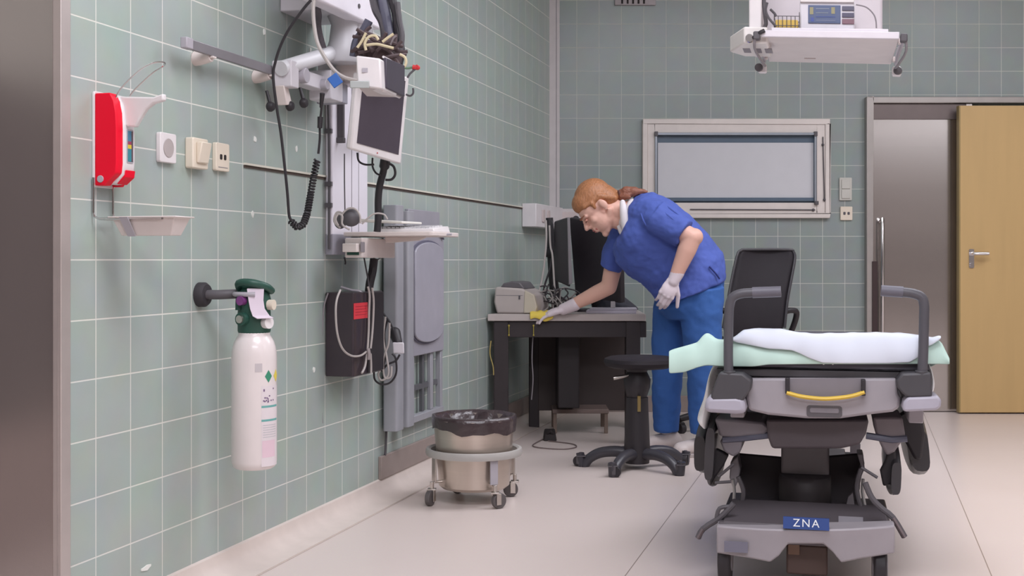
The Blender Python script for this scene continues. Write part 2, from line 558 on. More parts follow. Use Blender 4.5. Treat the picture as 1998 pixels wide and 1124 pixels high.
# ------------------------------------------------------------------ doors
M_door = mat('steel_door_skin', (184, 178, 174), 0.17, 0.9, var=0.06, scale=2.2, stretch=(0.25, 1, 2.2))
dx0 = fpx(1688, 400)[0]; dx1 = fpx(1876, 400)[0]; dz = fpx(1780, 203)[1]
bb = MB(FB)
bb.box(dx0 - 0.005, dx0 + 0.035, 0.0, 0.05, 0, dz + 0.04); bb.box(dx0 + 0.035, 4.6, 0.0, 0.05, dz, dz + 0.04)
fr = tag(bb.build('trim_4', mat('door_frame_steel', (170, 164, 160), 0.42, 0.6), bevel=0.004), kind='structure')
bb = MB(FB); bb.box(dx0 + 0.035, dx1 + 0.06, 0.004, 0.022, 0.004, dz)
dr = tag(bb.build('door_1', M_door, bevel=0.002), kind='structure')
bb = MB(FB); bb.box(dx0 + 0.036, dx1 + 0.02, 0.022, 0.030, fpx(1780, 234)[1], dz - 0.002); bb.build('top_panel', mat('recess_shade_steel', (116, 106, 104), 0.45, 0.7), dr, bevel=0.002)  # dark colour stands for the shade of the recess atop the door
bb = MB(FB); hx = fpx(1722, 500, 0.07)[0]
bb.tube([(hx, 0.022, fpx(1722, 432, 0.07)[1]), (hx, 0.066, fpx(1722, 428, 0.07)[1]), (hx, 0.07, fpx(1722, 436, 0.07)[1]), (hx, 0.07, 0.46), (hx, 0.066, 0.45), (hx, 0.022, 0.455)], 0.012, 12)
bb.build('door_handle', M_chrome, dr)
bb = MB(FB); bb.box(fpx(1697, 560)[0], fpx(1707, 560)[0], 0.05, 0.058, 0.45, fpx(1700, 510)[1]); bb.build('edge_seal', mat('dark_seal', (62, 46, 46), 0.7), fr)
# ochre door leaf standing open in front of the wall
M_ochre = mat('ochre_laminate', (196, 164, 112), 0.45, var=0.05, scale=3, stretch=(6, 1, 0.6))
yb = 0.12
ox0 = fpx(1872, 500, yb)[0]; oz1 = fpx(1900, 206, yb)[1]
bb = MB(FB); bb.box(ox0, ox0 + 0.93, yb - 0.04, yb, 0.008, oz1)
d2 = tag(bb.build('door_2', M_ochre, bevel=0.003), kind='structure')
bb = MB(FB); bb.box(ox0 - 0.003, ox0 + 0.006, yb - 0.042, yb + 0.001, 0.008, oz1); bb.build('edge_strip', mat('ochre_edge', (150, 130, 84), 0.5), d2)
p = fpx(1905, 495, yb); 
bb = MB(FB)
bb.rbox(fpx(1890, 0, yb)[0], fpx(1900, 0, yb)[0], yb, yb + 0.006, fpx(0 + 1890, 523, yb)[1], fpx(1890, 486, yb)[1], 0.008)
bb.tube([(fpx(1896, 495, yb)[0], yb, p[1]), (fpx(1896, 495, yb)[0], yb + 0.045, p[1]), (fpx(1900, 495, yb)[0], yb + 0.052, p[1]), (fpx(1923, 496, yb)[0], yb + 0.052, p[1])], 0.011, 12)
bb.cyl((fpx(1895, 0, yb)[0], yb, fpx(1890, 516, yb)[1]), (fpx(1895, 0, yb)[0], yb + 0.012, fpx(1890, 516, yb)[1]), 0.011)
bb.build('door_handle', M_chrome, d2)

# ------------------------------------------------------------------ wall plates
def plate(name, F, x0, y0, x1, y1, m, label, cat, th=0.012):
    a0, c1 = F.px(x0, y0, 0); a1, c0 = F.px(x1, y1, 0)
    t = thing(name, label, cat, F((a0 + a1) / 2, 0, (c0 + c1) / 2))
    bb = MB(F); bb.rbox(a0, a1, 0.0, th, c0, c1, 0.006); bb.build('cover_plate', m, t, bevel=0.002)
    return t, a0, a1, c0, c1
FLc = lambda x, y: FL.px(x, y)
def sq(F, cx_, cy_, w, h):
    a, c = F.px(cx_, cy_)
    return a - w / 2, a + w / 2, c - h / 2, c + h / 2
# power socket
a0, a1, c0, c1 = sq(FL, 320, 289, 0.082, 0.082)
t = thing('power_socket', 'white power socket plate on the tiles beside the red dispenser', 'socket', FL((a0 + a1) / 2, 0, (c0 + c1) / 2))
bb = MB(FL); bb.rbox(a0, a1, 0, 0.014, c0, c1, 0.006); bb.build('cover_plate', M_white, t, bevel=0.002)
ca, cc = (a0 + a1) / 2, (c0 + c1) / 2
bb = MB(FL); bb.lathe((ca, 0.0142, cc), [(0.026, 0.0012), (0.024, 0.0016), (0.0225, -0.0), (0.0, -0.0)], 28, 'b'); bb.build('socket_well', mat('socket_shadow', (176, 166, 164), 0.5), t)
bb = MB(FL)
for s_ in (-1, 1): bb.cyl((ca, 0.0143, cc + s_ * 0.0095), (ca, 0.0152, cc + s_ * 0.0095), 0.0032, seg=10)
bb.build('contact_hole', M_dgrey, t)
# light switch
a0, a1, c0, c1 = sq(FL, 376, 300, 0.086, 0.088)
t = thing('light_switch', 'cream light switch with a raised rocker, middle of three wall plates', 'switch', FL((a0 + a1) / 2, 0, (c0 + c1) / 2))
bb = MB(FL); bb.rbox(a0, a1, 0, 0.026, c0, c1, 0.006); bb.build('cover_plate', M_cream, t, bevel=0.003)
bb = MB(FL); bb.hexa([(a0 + 0.018, 0.026, c0 + 0.016), (a1 - 0.012, 0.026, c0 + 0.016), (a1 - 0.012, 0.034, c0 + 0.016), (a0 + 0.018, 0.034, c0 + 0.016)],
                     [(a0 + 0.018, 0.026, c1 - 0.012), (a1 - 0.012, 0.026, c1 - 0.012), (a1 - 0.012, 0.046, c1 - 0.012), (a0 + 0.018, 0.046, c1 - 0.012)]); bb.build('rocker', M_cream, t, bevel=0.003)
# data outlet
a0, a1, c0, c1 = sq(FL, 427, 307, 0.080, 0.084)
t = thing('data_outlet', 'cream wall outlet with two small dark ports, nearest the metal rail clamp', 'outlet', FL((a0 + a1) / 2, 0, (c0 + c1) / 2))
bb = MB(FL); bb.rbox(a0, a1, 0, 0.014, c0, c1, 0.006); bb.build('cover_plate', M_cream, t, bevel=0.002)
ca, cc = (a0 + a1) / 2, (c0 + c1) / 2
for s_ in (-1, 1):
    bb = MB(FL); bb.rbox(ca + s_ * 0.012 - 0.0065, ca + s_ * 0.012 + 0.0065, 0.014, 0.0152, cc - 0.008, cc + 0.008, 0.004); bb.build('port', M_dark_in, t)
bb = MB(FL); bb.box(a0 + 0.012, a1 - 0.012, 0.014, 0.0148, c0 + 0.010, c0 + 0.012); bb.build('label_edge', M_mgrey, t)
# back wall
a0, a1, c0, c1 = sq(FB, 1649, 369, 0.078, 0.142)
t = thing('light_switch', 'tall pale double switch plate on the tiles left of the steel door', 'switch', FB((a0 + a1) / 2, 0, (c0 + c1) / 2))
bb = MB(FB); bb.rbox(a0, a1, 0, 0.014, c0, c1, 0.005); bb.build('cover_plate', mat('pale_grey_plate', (196, 194, 186), 0.45), t, bevel=0.002)
for k in (0, 1):
    bb = MB(FB); z = c0 + 0.012 + k * 0.061; bb.box(a0 + 0.012, a1 - 0.012, 0.014, 0.02, z, z + 0.056); bb.build('rocker', mat('pale_grey_plate', (196, 194, 186), 0.45), t, bevel=0.002)
a0, a1, c0, c1 = sq(FB, 1650.5, 416.5, 0.075, 0.085)
t = thing('data_outlet', 'cream wall outlet with two dark ports just below the tall switch plate', 'outlet', FB((a0 + a1) / 2, 0, (c0 + c1) / 2))
bb = MB(FB); bb.rbox(a0, a1, 0, 0.014, c0, c1, 0.005); bb.build('cover_plate', M_cream, t, bevel=0.002)
for s_ in (-1, 1):
    bb = MB(FB); ca = (a0 + a1) / 2 + s_ * 0.013; cc = (c0 + c1) / 2; bb.rbox(ca - 0.007, ca + 0.007, 0.014, 0.016, cc - 0.009, cc + 0.009, 0.004); bb.build('port', M_dgrey, t)
# air vent high on the back wall
a0, c1 = fpx(1199, -14); a1, c0 = fpx(1279, 11)
t = thing('air_vent', 'grey slotted air vent high on the tiled back wall', 'vent', FB((a0 + a1) / 2, 0, c0))
bb = MB(FB); bb.box(a0, a1, 0, 0.018, c0, c1); bb.build('vent_plate', mat('vent_grey', (168, 160, 162), 0.5), t, bevel=0.003)
for k in range(5):
    x = fpx(1213.5 + k * 10.6, 0)[0]
    bb = MB(FB); bb.box(x - 0.006, x + 0.006, 0.018, 0.0195, c0 + 0.008, c1 - 0.01); bb.build('slot', M_dark_in, t)
# white filler dabs on the tiles
for k, (x, y, lab) in enumerate([(515, 62, 'white filler dab on the tiles above the metal wall rail'), (605, 97, 'white filler dab on the tiles beside the white top housing'),
        (497, 272, 'white filler dab on the tiles below the rail clamp'), (578, 290, 'white filler dab between hanging cable and coiled cord'),
        (492, 418, 'white filler dab beside the lowest bend of the coiled cord'), (612, 722, 'tiny white filler dab beside the black wall box'),
        (285, 1108, 'white torn tape scrap on the lowest tiles')]):
    a, c = FL.px(x, y)
    bb = MB(FL)
    w, h = (0.008, 0.010) if y < 1000 else (0.022, 0.007)
    pts = [(a + w * (1 + 0.3 * random.uniform(-1, 1)) * math.cos(2 * PI * i / 9), c + h * (1 + 0.35 * random.uniform(-1, 1)) * math.sin(2 * PI * i / 9)) for i in range(9)]
    bb.prism(pts, 0.0, 0.0025)
    tag(bb.build('filler_dab' if y < 1000 else 'tape_scrap', mat('filler_white', (228, 228, 222), 0.8)), lab, 'filler' if y < 1000 else 'tape', 'white filler dabs on the tiles' if y < 1000 else None)

# ------------------------------------------------------------------ lights
def area(name, loc, sx_, sy_, e, color=(1, 0.97, 0.95), rot=(0, 0, 0)):
    l = bpy.data.lights.new(name, 'AREA'); l.shape = 'RECTANGLE'; l.size = sx_; l.size_y = sy_; l.energy = e; l.color = color
    o = bpy.data.objects.new(name, l); COL.objects.link(o); o.location = loc; o.rotation_euler = rot
    return o
LC = (0.965, 0.975, 1.06)
area('ceiling_light_front', (0.3, 2.0, ZC - 0.05), 1.6, 1.2, 58, LC)
area('fill_light_rear', (0.6, -0.8, ZC - 0.05), 2.6, 1.2, 100, LC)  # unseen lamp, enlarged and strengthened to fill surfaces facing the camera
area('ceiling_light_middle', (1.5, 4.6, ZC - 0.05), 1.8, 1.2, 52, LC)
area('ceiling_light_right', (3.2, 5.4, ZC - 0.05), 1.2, 1.6, 34, LC)
area('unseen_light_far', (6.2, -3.4, ZC - 0.05), 2.6, 0.7, 60, LC)  # unseen lamp, added to throw a bright reflection onto the steel door
area('unseen_light_far', (5.2, 2.0, ZC - 0.05), 1.2, 1.2, 26, LC)
w = bpy.data.worlds.new('world'); SC.world = w; w.use_nodes = True
w.node_tree.nodes['Background'].inputs[0].default_value = (0.9, 0.9, 1.0, 1); w.node_tree.nodes['Background'].inputs[1].default_value = 0.3
SC.view_settings.view_transform = 'Standard'
SC.view_settings.look = 'None'
SC.view_settings.exposure = 0.14
# ================================================================== things on the left wall
def up(u, x, b=0.0):
    return FL.px(x, 507, b)[0]

# ---------------------------------------------------------------- red dispenser
a0, zt = FL.px(180, 182); zb = FL.px(180, 362)[1]
W_ = 0.088; D_ = 0.070
disp = thing('soap_dispenser', 'red and white elbow lever dispenser with drip tray on the green tiles', 'dispenser', FL(a0 + W_ / 2, 0, zb))
bb = MB(FL); bb.rbox(a0 - 0.002, a0 + W_ + 0.002, 0.0, 0.007, zb - 0.004, zt + 0.006, 0.008); bb.build('back_plate', M_white, disp, bevel=0.0015)
def side_poly(d):
    h = zt - zb
    return [(0.007, zt), (d * 0.72, zt), (d * 0.88, zt - 0.02), (d * 0.97, zt - 0.05), (d, zt - 0.09), (d, zb + 0.055), (d * 0.96, zb + 0.030), (d * 0.62, zb + 0.010), (0.034, zb), (0.007, zb)]
def slabx(F, poly, u0_, u1_, m, name, parent, bevel=0.002):
    bb = MB(F); bb.prism([(o, z) for o, z in poly], u0_, u1_, plane='bc'); return bb.build(name, m, parent, bevel=bevel)
for k, (p, q) in enumerate(((a0, a0 + 0.030), (a0 + W_ - 0.014, a0 + W_))):
    so = slabx(FL, side_poly(D_ if k == 0 else D_ * 0.86), p, q, M_red, 'side_cover', disp, 0.003)
    if k == 0:
        bb = MB(FL); bb.cyl((a0 - 0.003, 0.024, zb + 0.016), (a0 + 0.001, 0.024, zb + 0.016), 0.009, seg=18); bb.build('lock_button', M_lgrey, so, bevel=0.001)
# white front cover with window
fp = [(0.02, zt - 0.002), (D_ * 0.76, zt - 0.002), (D_ * 0.95, zt - 0.028), (D_ * 1.01, zt - 0.06), (D_ * 1.05, zt - 0.10), (D_ * 1.05, zb + 0.055), (D_ * 1.0, zb + 0.028), (D_ * 0.7, zb + 0.006), (0.02, zb + 0.004)]
fc = slabx(FL, fp, a0 + 0.026, a0 + W_ - 0.012, M_white, 'front_cover', disp, 0.004)
oo = D_ * 1.05
bb = MB(FL); bb.rbox(a0 + 0.038, a0 + W_ - 0.022, oo - 0.001, oo + 0.0015, zb + 0.058, zt - 0.088, 0.004); bb.build('window_frame', M_lgrey, fc)
cols = [((56, 130, 142), 0.0, 0.42), ((214, 190, 60), 0.42, 0.55), ((150, 60, 90), 0.55, 0.66), ((72, 124, 150), 0.66, 1.0)]
zl, zh = zb + 0.062, zt - 0.092
for rgb, s0, s1 in cols:
    bb = MB(FL); bb.box(a0 + 0.041, a0 + W_ - 0.032, oo + 0.0015, oo + 0.0022, zl + (zh - zl) * s0, zl + (zh - zl) * s1); bb.build('bottle_label', mat('label_%d_%d' % (rgb[0], rgb[1]), rgb, 0.5), fc)
bb = MB(FL); bb.box(a0 + W_ - 0.034, a0 + W_ - 0.025, oo + 0.0015, oo + 0.0021, zl, zh); bb.build('bottle_edge', mat('brown_glass', (96, 78, 84), 0.3), fc)
# red chin under the front cover
slabx(FL, [(D_ * 0.7, zb + 0.004), (D_ * 1.02, zb + 0.022), (D_ * 1.06, zb + 0.04), (D_ * 0.75, zb + 0.03)], a0 + 0.034, a0 + W_ - 0.012, M_red, 'chin_panel', disp, 0.001)
# nozzle beak
bk = [(D_ * 0.7, zt - 0.004), (D_ * 1.0, zt - 0.006), (0.150, zt - 0.010), (0.178, zt - 0.002), (0.178, zt - 0.020), (0.150, zt - 0.026), (0.128, zt - 0.040), (0.112, zt - 0.062), (0.098, zt - 0.084), (D_ * 0.95, zt - 0.080)]
slabx(FL, bk, a0 + 0.036, a0 + W_ - 0.034, M_white, 'dosing_beak', disp, 0.004)
# wire elbow lever
bb = MB(FL)
ua, ub = a0 + 0.020, a0 + W_ - 0.014
bb.tube([(ua, 0.05, zt - 0.03), (ua, 0.062, zt + 0.004), (ua, 0.100, zt + 0.040), (ua + 0.002, 0.135, zt + 0.064), (ua + 0.006, 0.162, zt + 0.074), (ua + 0.02, 0.172, zt + 0.077), (ub - 0.02, 0.172, zt + 0.077), (ub - 0.006, 0.160, zt + 0.072), (ub, 0.13, zt + 0.060), (ub, 0.095, zt + 0.034), (ub, 0.062, zt + 0.004), (ub, 0.05, zt - 0.03)], 0.0022, 8, spline=4)
bb.build('elbow_lever', M_chrome, disp)
# wire bracket for the drip tray
zw = FL.px(172, 427)[1]
bb = MB(FL)
w0, w1 = a0 - 0.004, a0 + W_ - 0.008
for uu, zz in ((w0, 0), (w1, 0)):
    bb.tube([(uu, 0.006, zb + 0.02), (uu, 0.006, zw + 0.018), (uu, 0.009, zw + 0.006), (uu, 0.022, zw), (uu, 0.20, zw)], 0.0030, 8)
bb.tube([(w0, 0.20, zw), (w1, 0.20, zw)], 0.0030, 8)
bb.tube([(w0, 0.022, zw), (w1, 0.022, zw)], 0.0030, 8)
br = bb.build('tray_bracket', M_chrome, disp)
# drip tray
def rect(o0, o1, u0_, u1_, z):
    return [(u0_, o0, z), (u1_, o0, z), (u1_, o1, z), (u0_, o1, z)]
bb = MB(FL)
ro, ri = (0.052, 0.236), (0.056, 0.232)
rings = [rect(0.074, 0.214, w0 + 0.018, w1 - 0.018, zw - 0.042), rect(ro[0] + 0.004, ro[1] - 0.004, w0 + 0.004, w1 - 0.004, zw + 0.002), rect(ro[0] - 0.004, ro[1] + 0.004, w0 - 0.004, w1 + 0.004, zw + 0.002),
         rect(ro[0] - 0.004, ro[1] + 0.004, w0 - 0.004, w1 + 0.004, zw + 0.006), rect(ri[0], ri[1], w0 + 0.006, w1 - 0.006, zw + 0.006), rect(0.078, 0.210, w0 + 0.022, w1 - 0.022, zw - 0.038)]
bb.quad_strip([[p for p in r] for r in rings]); bb.build('drip_tray', mat('tray_white', (218, 208, 204), 0.35), disp, bevel=0.002)
bb = MB(FL); bb.hexa([(w0 - 0.008, 0.084, zw + 0.004), (w0 - 0.005, 0.084, zw + 0.004), (w0 - 0.005, 0.108, zw + 0.004), (w0 - 0.008, 0.108, zw + 0.004)][::1],
                     [(w0 + 0.012, 0.096, zw - 0.044), (w0 + 0.015, 0.096, zw - 0.044), (w0 + 0.015, 0.118, zw - 0.044), (w0 + 0.012, 0.118, zw - 0.044)]); bb.build('tray_clip', M_lgrey, disp)

# ---------------------------------------------------------------- oxygen cylinder and its bracket
zdisc = FL.px(400, 575, 0.02)[1]; ud = FL.px(401, 575, 0.02)[0]
YO = FL(ud, 0.15, 0).y
bt = thing('cylinder_bracket', 'dark round wall mount with a short bar holding the white cylinder', 'wall bracket', FL(ud, 0, zdisc))
bb = MB(FL); bb.lathe((ud, 0.0, zdisc), [(0.036, 0.0), (0.036, 0.018), (0.030, 0.026), (0.0, 0.028)], 26, 'b'); bb.build('mount_disc', M_blackf, bt)
oc = 0.155                                     # cylinder axis off the wall
cyl_a, _ = FL.px(496, 780, oc)
bb = MB(FL); bb.tube([(ud, 0.024, zdisc), (ud + 0.004, 0.06, zdisc), (cyl_a - 0.005, oc - 0.052, zdisc + 0.002)], 0.014, 12); bb.build('bar', M_dgrey, bt)
bb = MB(FL)
pts = [(cyl_a + 0.056 * math.cos(t), oc + 0.056 * math.sin(t), zdisc + 0.002) for t in [math.radians(d) for d in range(150, 310, 12)]]
bb.tube(pts, 0.007, 8); bb.build('hook', M_lgrey, bt)
zb0 = FL.px(490, 915, oc)[1]; zsh = FL.px(490, 652, oc)[1]; ztp = FL.px(490, 545, oc)[1]
R_ = 0.0655
ox = thing('oxygen_cylinder', 'white compressed gas cylinder with dark green valve guard hung on the wall', 'gas cylinder', FL(cyl_a, oc, zb0))
bb = MB(FL)
prof = [(0.0, 0.0), (R_ * 0.80, 0.0), (R_ * 0.93, 0.006), (R_, 0.022), (R_, zsh - zb0 - 0.072), (R_ * 0.985, zsh - zb0 - 0.055), (R_ * 0.945, zsh - zb0 - 0.038), (R_ * 0.87, zsh - zb0 - 0.022), (R_ * 0.77, zsh - zb0 - 0.011), (R_ * 0.70, zsh - zb0 - 0.004), (R_ * 0.69, zsh - zb0 + 0.01), (0.0, zsh - zb0 + 0.01)]
bb.lathe((cyl_a, oc, zb0), prof, 44, 'c'); bb.build('cylinder_body', mat('gas_cylinder_white', (228, 218, 216), 0.28, coat=0.3, var=0.03), ox)
zs = zsh
bb = MB(FL); bb.lathe((cyl_a, oc, zs), [(0.0, 0.002), (0.045, 0.002), (0.0475, 0.01), (0.0475, 0.062), (0.046, 0.075), (0.048, 0.10), (0.043, 0.125), (0.032, 0.140), (0.0, 0.145)], 30, 'c')
gd = bb.build('valve_guard', M_green, ox)
cd = (V((0, 0, 0.95)) - FL(cyl_a, oc, zs)); cd.z = 0; cd.normalize()
ca_ = cd.dot(U); cb_ = cd.dot(N)
def rad(th, r, z):
    """point round the cylinder; th degrees from the viewer side, + to the right"""
    t = math.radians(th)
    x, y = ca_ * math.cos(t) - cb_ * math.sin(t), cb_ * math.cos(t) + ca_ * math.sin(t)
    return (cyl_a + x * r, oc + y * r, z)
# which way is right in the view
if (FL(*rad(90, 1, 0)) - FL(*rad(-90, 1, 0))).x < 0:
    _r = rad
    rad = lambda th, r, z: _r(-th, r, z)
bb = MB(FL)
bb.tube([rad(-100, 0.040, zs + 0.128), rad(-60, 0.050, zs + 0.148), rad(-10, 0.054, zs + 0.150), rad(40, 0.052, zs + 0.138), rad(80, 0.050, zs + 0.125)], 0.011, 10, spline=4)
bb.tube([rad(-100, 0.040, zs + 0.128), rad(-70, 0.046, zs + 0.100), rad(-66, 0.048, zs + 0.07)], 0.010, 10, spline=4)
bb.build('carry_handle', M_green, gd)
bb = MB(FL)
rr = []
for (th, r, z, hw) in ((4, 0.052, zs + 0.134, 25), (4, 0.058, zs + 0.132, 25), (5, 0.060, zs + 0.10, 21), (9, 0.062, zs + 0.075, 20), (18, 0.068, zs + 0.055, 22), (26, 0.078, zs + 0.048, 20)):
    rr.append([rad(th - hw, r, z), rad(th + hw, r, z), rad(th + hw, r - 0.006, z - 0.002), rad(th - hw, r - 0.006, z - 0.002)])
bb.quad_strip(rr); bb.build('flow_lever', mat('pale_lilac_plastic', (214, 200, 212), 0.4), ox, bevel=0.001)
for th, z, r0, m_, nm in ((-38, zs + 0.045, 0.0125, M_steel2, 'outlet_knob'), (42, zs + 0.034, 0.0115, M_white, 'outlet_knob'), (62, zs + 0.085, 0.010, M_cream, 'fill_port'), (-40, zs + 0.098, 0.009, mat('magenta_gauge', (120, 60, 120), 0.4), 'gauge')):
    bb = MB(FL); bb.cyl(rad(th, 0.046, z), rad(th, 0.064, z), r0 * 1.5, r0 * 1.5, 16); q = bb.build(nm, M_green if m_ is M_steel2 else m_, ox)
    if m_ is M_steel2:
        bb = MB(FL); bb.cyl(rad(th, 0.060, z), rad(th, 0.070, z), r0, r0 * 0.9, 16); bb.build('knob_face', m_, q)
def patch(poly, m, name, r=R_ + 0.0006):
    """a sticker bent round the cylinder; poly in (degrees, height)"""
    (t0, t1), (z0, z1), fn = poly
    bm_ = MB(FL); n = 10
    for i in range(n):
        ta, tb = t0 + (t1 - t0) * i / n, t0 + (t1 - t0) * (i + 1) / n
        la, ha = fn(i / n, z0, z1); lb_, hb = fn((i + 1) / n, z0, z1)
        vs = [bm_._v(rad(ta, r, la)), bm_._v(rad(tb, r, lb_)), bm_._v(rad(tb, r, hb)), bm_._v(rad(ta, r, ha))]
        if ha - la < 1e-6: vs = vs[:3]
        elif hb - lb_ < 1e-6: vs = [vs[0], vs[1], vs[3]]
        bm_.bm.faces.new(vs)
    return bm_.build(name, m, ox, smooth=180)
full = lambda t, z0, z1: (z0, z1)
dia = lambda t, z0, z1: ((z0 + z1) / 2 - (z1 - z0) / 2 * (1 - abs(2 * t - 1)), (z0 + z1) / 2 + (z1 - z0) / 2 * (1 - abs(2 * t - 1)))
zpx = lambda y: FL.px(520, y, oc)[1]
patch(((18, 76), (zpx(897), zpx(745)), full), mat('label_paper', (222, 212, 214), 0.5), 'paper_label', R_ + 0.0004)
patch(((27, 49), (zpx(739), zpx(715)), dia), mat('hazard_green', (60, 140, 110), 0.5), 'hazard_diamond')
patch(((56, 80), (zpx(739), zpx(715)), dia), mat('hazard_yellow', (226, 206, 90), 0.5), 'hazard_diamond')
patch(((18, 74), (zpx(786), zpx(782)), full), mat('teal_ink', (110, 170, 165), 0.5), 'printed_line')
patch(((18, 74), (zpx(812), zpx(808)), full), mat('teal_ink', (110, 170, 165), 0.5), 'printed_line')
patch(((20, 62), (zpx(880), zpx(848)), full), mat('pink_ink', (224, 196, 206), 0.5), 'pink_field')
patch(((2, 20), (zpx(718), zpx(702)), full), mat('worn_grey', (196, 188, 190), 0.6), 'worn_sticker')
for k in range(14):
    th = 22 + random.random() * 36; zz = zpx(778) + random.random() * (zpx(752) - zpx(778))
    patch(((th, th + 4), (zz, zz + 0.004), full), mat('purple_ink', (120, 96, 130), 0.6), 'printed_mark', R_ + 0.0009)
for k in range(6):
    zz = zpx(842 - k * 4.5); patch(((22, 66), (zz, zz + 0.0012), full), mat('faint_ink', (176, 180, 184), 0.6), 'printed_line', R_ + 0.0007)

# ---------------------------------------------------------------- metal rail
orl = 0.055
p0 = FL.px(360, 84, orl); p1 = FL.px(545, 142, orl)
zr = (p0[1] + p1[1]) / 2
rl = thing('wall_rail', 'grey metal equipment rail standing off the tiles on two white feet', 'rail', FL(p0[0], 0, zr))
bb = MB(FL); bb.box(p0[0] + 0.02, p1[0] + 0.16, orl - 0.005, orl + 0.006, zr - 0.0145, zr + 0.0145); bb.build('rail_bar', mat('rail_steel', (150, 146, 150), 0.38, 0.55), rl, bevel=0.002)
bb = MB(FL); bb.box(p0[0] - 0.008, p0[0] + 0.028, orl - 0.009, orl + 0.012, zr - 0.016, zr + 0.0155); bb.build('end_cap', M_lgrey, rl, bevel=0.003)
for x, y in ((392, 104), (508, 148)):
    uu = FL.px(x, y, 0.02)[0]
    bb = MB(FL)
    bb.tube([(uu, 0.0, zr - 0.018), (uu, 0.016, zr - 0.02), (uu, orl - 0.002, zr - 0.014)], lambda t: 0.022 - 0.006 * t, 14)
    bb.box(uu - 0.010, uu + 0.010, orl - 0.012, orl + 0.010, zr - 0.02, zr - 0.0145)
    bb.build('standoff_foot', M_offw, rl, bevel=0.001)

# ---------------------------------------------------------------- wall column with monitor arm
oc2 = 0.030
ca0 = FL.px(634, 300, 0.0)[0]; ca1 = FL.px(718, 300, oc2)[0]
zc0 = FL.px(640, 497, oc2)[1]
colm = thing('equipment_column', 'white vertical equipment column with clamps and arm on the left wall', 'equipment column', FL((ca0 + ca1) / 2, 0, zc0))
ztop = FL.px(660, -20, oc2)[1]
zA = FL.px(660, 118, oc2)[1]
M_col = mat('column_white', (232, 228, 236), 0.4, var=0.02)
bb = MB(FL); bb.rbox(ca0, ca1, 0.0, oc2, zc0 + 0.07, zA, 0.008, plane='ab')
cc = bb.build('channel', M_col, colm)
bb = MB(FL); bb.rbox(ca0, ca0 + 0.5 * (ca1 - ca0), 0.0, oc2 + 0.002, zc0, zc0 + 0.075, 0.006, plane='ab'); bb.build('end_cap', mat('cap_grey', (160, 158, 168), 0.4), colm, bevel=0.002)
bb = MB(FL); um = ca0 + 0.52 * (ca1 - ca0); bb.box(um - 0.0015, um + 0.0015, oc2 - 0.001, oc2 + 0.0012, zc0 + 0.08, zA - 0.01); um = ca0 + 0.72 * (ca1 - ca0); bb.box(um - 0.001, um + 0.001, oc2 - 0.001, oc2 + 0.0012, zc0 + 0.08, zA - 0.01); bb.build('slot', M_mgrey, colm)
bb = MB(FL)
bb.tube([(ca0 - 0.006, 0.012, zA - 0.02), (ca0 - 0.008, 0.02, zA - 0.3), (ca0 - 0.006, 0.02, zc0 + 0.3), (ca0 - 0.008, 0.02, zc0 + 0.02)], 0.005, 8)
for zz in (zA - 0.1, zA - 0.27, zA - 0.46, zc0 + 0.17): bb.box(ca0 - 0.014, ca0, 0.006, 0.03, zz, zz + 0.016)
bb.build('side_cable', M_dgrey, colm)
# clamp on the rail
kz = zr
bb = MB(FL)
ka0 = FL.px(546, 150, 0.09)[0]; ka1 = FL.px(636, 150, 0.09)[0]
bb.rbox(ka0, ka0 + 0.055, orl + 0.007, orl + 0.075, kz - 0.055, kz + 0.03, 0.006)
bb.rbox(ka0 + 0.052, ka1 - 0.03, orl + 0.012, orl + 0.060, kz - 0.030, kz + 0.018, 0.006)
bb.rbox(ka1 - 0.07, ka1 + 0.03, orl + 0.004, orl + 0.085, kz - 0.06, kz + 0.04, 0.008)
bb.build('rail_clamp', M_white2, colm, bevel=0.003)
bb = MB(FL)
bb.cyl((ka0 + 0.10, orl + 0.06, kz - 0.006), (ka0 + 0.10, orl + 0.082, kz - 0.006), 0.026, 0.024, 20)
bb.cyl((ka1 - 0.085, orl + 0.055, kz - 0.012), (ka1 - 0.085, orl + 0.08, kz - 0.012), 0.020, 0.018, 20)
bb.build('pivot_boss', M_lgrey, colm, bevel=0.002)
bb = MB(FL)
bb.prism([(ka0 + 0.03, kz - 0.05), (ka0 + 0.06, kz - 0.105), (ka0 + 0.02, kz - 0.11), (ka0 - 0.002, kz - 0.05)], orl + 0.01, orl + 0.05, 'ac'); bb.build('clamp_jaw', M_offw, colm, bevel=0.003)
for (x, y, o_) in ((527, 208, 0.075), (565, 207, 0.10), (592, 201, 0.12)):
    ua, za = FL.px(x, y, o_)
    bb = MB(FL)
    bb.lathe((ua, o_ - 0.012, za), [(0.0, 0.0), (0.010, 0.002), (0.016, 0.008), (0.0165, 0.016), (0.012, 0.024), (0.0, 0.025)], 16, 'b')
    bb.cyl((ua, o_, za + 0.010), (ua, o_ - 0.012, za + 0.05), 0.006, 0.005, 10)
    bb.build('clamp_knob', M_black, colm)
